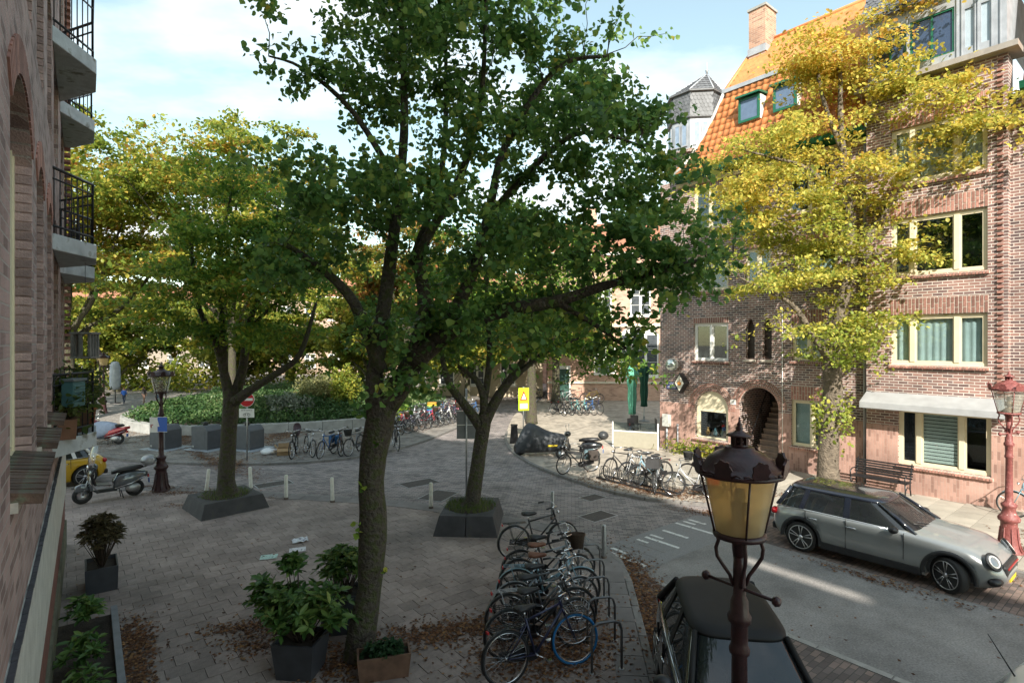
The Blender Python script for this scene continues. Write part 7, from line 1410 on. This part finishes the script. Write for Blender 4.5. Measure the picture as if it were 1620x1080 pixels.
# ================================================================== SCOOTERS
def scooter(label, loc, rz, paint, seat=m_black, screen=False, case=None, cover=None, lean=.08, name='motor_scooter', tail=None, shade=None):
    t = thing(name, label, 'scooter', loc, 0, rot=(lean, 0, rz)); wr = .24
    for x, nm in ((.64, 'front_wheel'), (-.62, 'rear_wheel')):
        p = MB(); p.torus((0, 0, 0), wr-.06, .06, 'y', 28, 10, sq=.95); w_ = p.build(nm, m_rubber, t, loc=(x, 0, wr)); q = MB(); q.lathe([(.0, -.04), (wr-.09, -.04), (wr-.09, .04), (.0, .04)], 20, m=Matrix.Rotation(PI/2, 3, 'X')); q.build('rim', m_rim, w_)
    def E(x, w, z, h): return [Vector((x, w*math.copysign(abs(math.cos(a))**.75, math.cos(a)), z+h*math.copysign(abs(math.sin(a))**.75, math.sin(a)))) for a in np.linspace(0, 2*PI, 19)[:-1]]
    p = MB(); p.smooth = True; p.loft([E(.82, .03, .42, .04), E(.8, .09, .43, .09), E(.66, .11, .46, .12), E(.54, .1, .44, .1), E(.46, .05, .4, .05)]); p.build('front_fender', paint, t)
    p = MB(); p.tube([(.64, .075, wr), (.57, .075, .5), (.47, 0, .7), (.42, 0, .98)], .025, 8); p.build('fork', m_steel, t)
    p = MB(); p.smooth = True; p.loft([[Vector((x+.05*(1-(y/.22)**2), y*wd, z)) for y in np.linspace(-.22, .22, 9)]+[Vector((x-.03+.05*(1-(y/.22)**2), y*wd*.95, z)) for y in np.linspace(.22, -.22, 9)] for x, z, wd in ((.3, .27, .75), (.44, .34, 1.05), (.48, .6, 1.1), (.44, .85, .95), (.38, .97, .55))]); p.build('leg_shield', paint, t)
    p = MB(); p.smooth = False; p.prism([(.34, -.16), (.34, .16), (-.16, .19), (-.16, -.19)], .25, .31); p.build('floorboard', m_trim, t, bevel=.02)
    p = MB(); p.smooth = True; p.loft([E(-.08, .14, .42, .16), E(-.2, .2, .5, .22), E(-.45, .235, .54, .22), E(-.7, .2, .58, .17), E(-.88, .12, .62, .1), E(-.95, .04, .63, .04)]); p.build('rear_body', paint, t)
    p = MB(); p.tube([(-.08, -.22, .33), (-.5, -.25, .42), (-.95, -.14, .6)], .012, 6); p.tube([(-.08, .22, .33), (-.5, .25, .42), (-.95, .14, .6)], .012, 6); p.tube([(.3, -.24, .3), (.5, -.25, .6), (.44, -.2, .88)], .01, 6); p.tube([(.3, .24, .3), (.5, .25, .6), (.44, .2, .88)], .01, 6); p.build('chrome_bar', m_chrome, t)
    p = MB(); p.smooth = True; p.loft([E(-.05, .1, .77, .05), E(-.2, .15, .8, .07), E(-.5, .16, .82, .08), E(-.75, .12, .84, .07), E(-.84, .05, .83, .03)]); p.build('seat', seat, t)
    p = MB(); p.blob((.4, 0, 1.0), (.13, .12, .11), 14, 9); p.build('headset', paint, t); p = MB(); p.tube([(.38, -.34, 1.05), (.4, -.12, 1.02), (.4, .12, 1.02), (.38, .34, 1.05)], .014, 7); hb = p.build('handlebar', m_chrome, t); p = MB(); [p.tube([(.385, s*.22, 1.04), (.378, s*.36, 1.055)], .02, 7) for s in (-1, 1)]; p.build('grip', m_rubber, hb)
    p = MB(); p.blob((.5, 0, 1.0), (.04, .075, .075), 14, 8); p.build('headlight', m_chrome, t)
    for s in (-1, 1): p = MB(); p.tube([(.39, s*.24, 1.05), (.42, s*.34, 1.3)], .008, 5); p.blob((.42, s*.36, 1.32), (.02, .075, .05), 12, 7); p.build('mirror', m_chrome, t)
    for s in (-1, 1): p = MB(); p.tube([(-.25, s*.12, .26), (-.3, s*.2, .01)], .014, 6); p.build('stand_leg', m_black, t)
    p = MB(); p.lathe([(.0, 0), (.055, .02), (.06, .34), (.03, .4), (.0, .4)], 12, c=(-.72, -.17, .3), m=Matrix.Rotation(PI/2-.1, 3, 'Y')); p.build('exhaust', m_steel, t); p = MB(); p.blob((-.55, .13, .27), (.2, .07, .13), 12, 8); p.build('engine', m_steel, t)
    p = MB(); p.box((-.96, 0, .55), (.03, .14, .09)); p.build('tail_light', m_red, t); p = MB(); p.box((-.98, 0, .4), (.015, .16, .13)); p.build('number_plate', mat('plate_blue', (.03, .12, .4), .5), t)
    if screen: p = MB(); p.smooth = True; p.loft([[Vector((x-.1*(y/.3)**2, y, z)) for y in np.linspace(-wd, wd, 9)] for x, z, wd in ((.5, .98, .2), (.52, 1.1, .32), (.47, 1.35, .34), (.38, 1.6, .27), (.36, 1.64, .18))], close=False, cap=False); p.build('windscreen', glass_mat('smoked_screen', (.6, .58, .58), .12, .03, .22, (.12, .1, .1)), t)
    if case: p = MB(); p.blob((-.98, 0, 1.0), (.2, .23, .17), 20, 12); cs_ = p.build('top_case', case, t); p = MB(); p.torus((-.98, 0, .98), .205, .012, 'z', 24, 5); p.build('case_seam', m_black, cs_); p = MB(); p.tube([(-.8, 0, .8), (-1.0, 0, .86)], .02, 6); p.build('case_bracket', m_black, t)
    if cover: p = MB(); p.smooth = True; p.loft([E(.42, .2, .62, .36), E(.3, .26, .64, .4), E(.0, .25, .68, .38), E(-.35, .24, .72, .26), E(-.6, .18, .78, .14)]); p.build('cover', cover, t, sub=1)
    if tail: p = MB(); p.hexa([Vector(v) for v in ((-1.0, -.21, .68), (-.3, -.26, .45), (-1.0, .21, .68), (-.3, .26, .45), (-1.0, -.2, .8), (-.3, -.25, .62), (-1.0, .2, .8), (-.3, .25, .62))]); p.build('tail_panel', tail, t, bevel=.03)
    if shade: p = MB(); p.smooth = True; p.loft([[Vector((.3+x, y, z)) for y in np.linspace(-.3, .3, 7)]+[Vector((.24+x, y, z)) for y in np.linspace(.3, -.3, 7)] for x, z in ((-.25, .45), (.1, .5), (.2, .8), (.1, .98))]); p.build('leg_apron', shade, t)
    return t
m_sg = mat('silver_grey_paint', (.15, .165, .18), .25, .4, var=.03, coat=.8)
scooter('silver grey scooter with windscreen, black apron and silver top case', (-11.75, 16.25, ZP), math.atan2(-.8, -.8), m_sg, screen=True, case=mat('silver_case', (.4, .42, .44), .3, .3), lean=.06, shade=m_black)
scooter('red tailed scooter under a grey blue cover before the low wall', (-18.3, 24.9, ZP), R(188), mat('dark_red_paint', (.22, .012, .025), .3, coat=.6), cover=mat('grey_blue_cloth', (.28, .33, .45), .8, var=.15), tail=mat('red_tail', (.42, .015, .03), .3, coat=.5))
scooter('black scooter with a big dark top case behind the parcel bicycle', (2.55, 21.6, ZP), R(165), m_blk, case=mat('black_case', (.04, .042, .045), .4))
t = thing('scooter_cover', 'blue tarpaulin draped over a scooter behind the mossy balcony', 'cover', (-17.2, 21.2, ZP), .3); p = MB(); p.loft([[Vector((.9*q*math.cos(a)*(1+.08*math.sin(4*a)), .35*q*math.sin(a), z+.12*math.cos(a))) for a in np.linspace(0, 2*PI, 15)[:-1]] for q, z in ((1.0, .14), (1.0, .5), (.85, .9), (.4, 1.12))]); p.build('tarpaulin', mat('navy_tarp', (.02, .05, .16), .7, var=.3, scale=5), t); p = MB(); p.torus((.6, 0, .2), .18, .06, 'y', 18, 7); p.build('wheel', m_rubber, t)
# covered motorbike
t = thing('covered_motorbike', 'large motorbike under a dark grey rain cover beside the school sign', 'motorbike', (1.25, 22.7, ZP), R(186)); m_cov = mat('rain_cover', (.045, .05, .058), .55, var=.35, scale=4, bump=.8, bscale=7)
secs = [(1.12, .12, .25, .16), (1.0, .24, .4, .33), (.75, .36, .62, .55), (.5, .42, .74, .64), (.2, .38, .64, .54), (-.15, .34, .52, .44), (-.5, .33, .5, .4), (-.85, .28, .5, .36), (-1.1, .15, .42, .22)]
p = MB(); p.smooth = True; p.loft([[Vector((x+.05*math.sin(3*a+x*5), w*math.cos(a)*(1+.09*math.sin(6*a+x*9)), max(.03, z+h*math.sin(a)*(1+.05*math.sin(5*a+7*x))))) for a in np.linspace(0, 2*PI, 29)[:-1]] for x, w, z, h in secs]); p.build('cover', m_cov, t, sub=1)
p = MB(); p.box((-.35, .36, .42), (.4, .01, .07)); p.build('yellow_print', mat('yellow_print', (.6, .45, .03), .6), t); p = MB(); p.torus((.92, 0, .28), .2, .075, 'y', 24, 8); p.build('front_wheel', m_rubber, t); p = MB(); p.torus((-.9, 0, .28), .2, .075, 'y', 24, 8); p.build('rear_wheel', m_rubber, t)
# ================================================================== PEOPLE in the left street
def person(label, loc, rz, h, shirt, trousers, hair, long=False, stride=.18):
    t = thing('person', label, 'person', loc, rz); k = h/1.7
    J = dict(pel=(0, 0, .92), wst=(0, 0, 1.08), chs=(0.02, 0, 1.3), nek=(.02, 0, 1.45), hed=(.03, 0, 1.55), top=(.04, 0, 1.66), ls=(.01, .17, 1.38), le=(-.02, .22, 1.12), lh=(.08, .22, .9), lf=(.1, .22, .82), rs=(.01, -.17, 1.38), re=(.0, -.22, 1.12), rh=(.1, -.2, .92), rf=(.12, -.2, .84), lp=(0, .09, .88), lk=(stride*.6, .1, .5), la=(stride, .1, .09), lt=(stride+.15, .1, .03), rp=(0, -.09, .88), rk=(-stride*.2, -.1, .5), ra=(-stride, -.1, .1), rt=(-stride+.14, -.1, .03))
    Ed = 'pel-wst wst-chs chs-nek nek-hed hed-top chs-ls ls-le le-lh lh-lf chs-rs rs-re re-rh rh-rf pel-lp lp-lk lk-la la-lt pel-rp rp-rk rk-ra ra-rt'.split(); ks = list(J); rad = dict(pel=.14, wst=.125, chs=.14, nek=.05, hed=.092, top=.075, ls=.065, le=.045, lh=.035, lf=.03, rs=.065, re=.045, rh=.035, rf=.03, lp=.09, lk=.06, la=.042, lt=.035, rp=.09, rk=.06, ra=.042, rt=.035)
    me = bpy.data.meshes.new('body'); me.from_pydata([tuple(Vector(J[q])*k) for q in ks], [(ks.index(e.split('-')[0]), ks.index(e.split('-')[1])) for e in Ed], []); o = put('body', me, t)
    sk = o.modifiers.new('skin', 'SKIN'); o.modifiers.new('sub', 'SUBSURF').levels = 1
    for i, q in enumerate(ks): me.skin_vertices[0].data[i].radius = (rad[q]*k, rad[q]*k*(1.0 if q not in ('chs', 'wst', 'pel') else 1.25)); me.skin_vertices[0].data[i].use_root = q == 'pel'
    apply_mods(o)
    for mm in (mat('skin', (.45, .27, .18), .6), mat('shirt', shirt, .8), mat('trousers', trousers, .8), mat('shoes', (.05, .05, .05), .6)): o.data.materials.append(mm)
    for pl in o.data.polygons:
        z = pl.center.z/k; y = abs(pl.center.y)/k; pl.use_smooth = True; pl.material_index = 3 if z < .09 else 2 if (z < .96 and y < .17) else 1 if (z < 1.42 and (z > 1.05 or y < .16)) else 0
    p = MB(); p.blob((.0, 0, 1.62*k), (.105*k, .1*k, .1*k), 14, 9)
    if long: p.blob((-.07*k, 0, 1.48*k), (.06*k, .1*k, .2*k), 12, 8)
    p.build('hair', mat('hair', hair, .7), t); return t
person('child in a bright blue jacket walking down the left street', (-28.75, 41.2, 0.0), R(95), 1.3, (.02, .1, .42), (.02, .03, .06), (.16, .08, .03))
person('long haired child in dark clothes beside the blue jacket', (-27.6, 41.7, 0.0), R(80), 1.32, (.03, .028, .03), (.2, .12, .09), (.06, .035, .02), True)
person('child in a pale top walking right of the dark clothed one', (-26.7, 42.0, 0.0), R(100), 1.25, (.5, .55, .56), (.1, .14, .2), (.1, .06, .03), True)
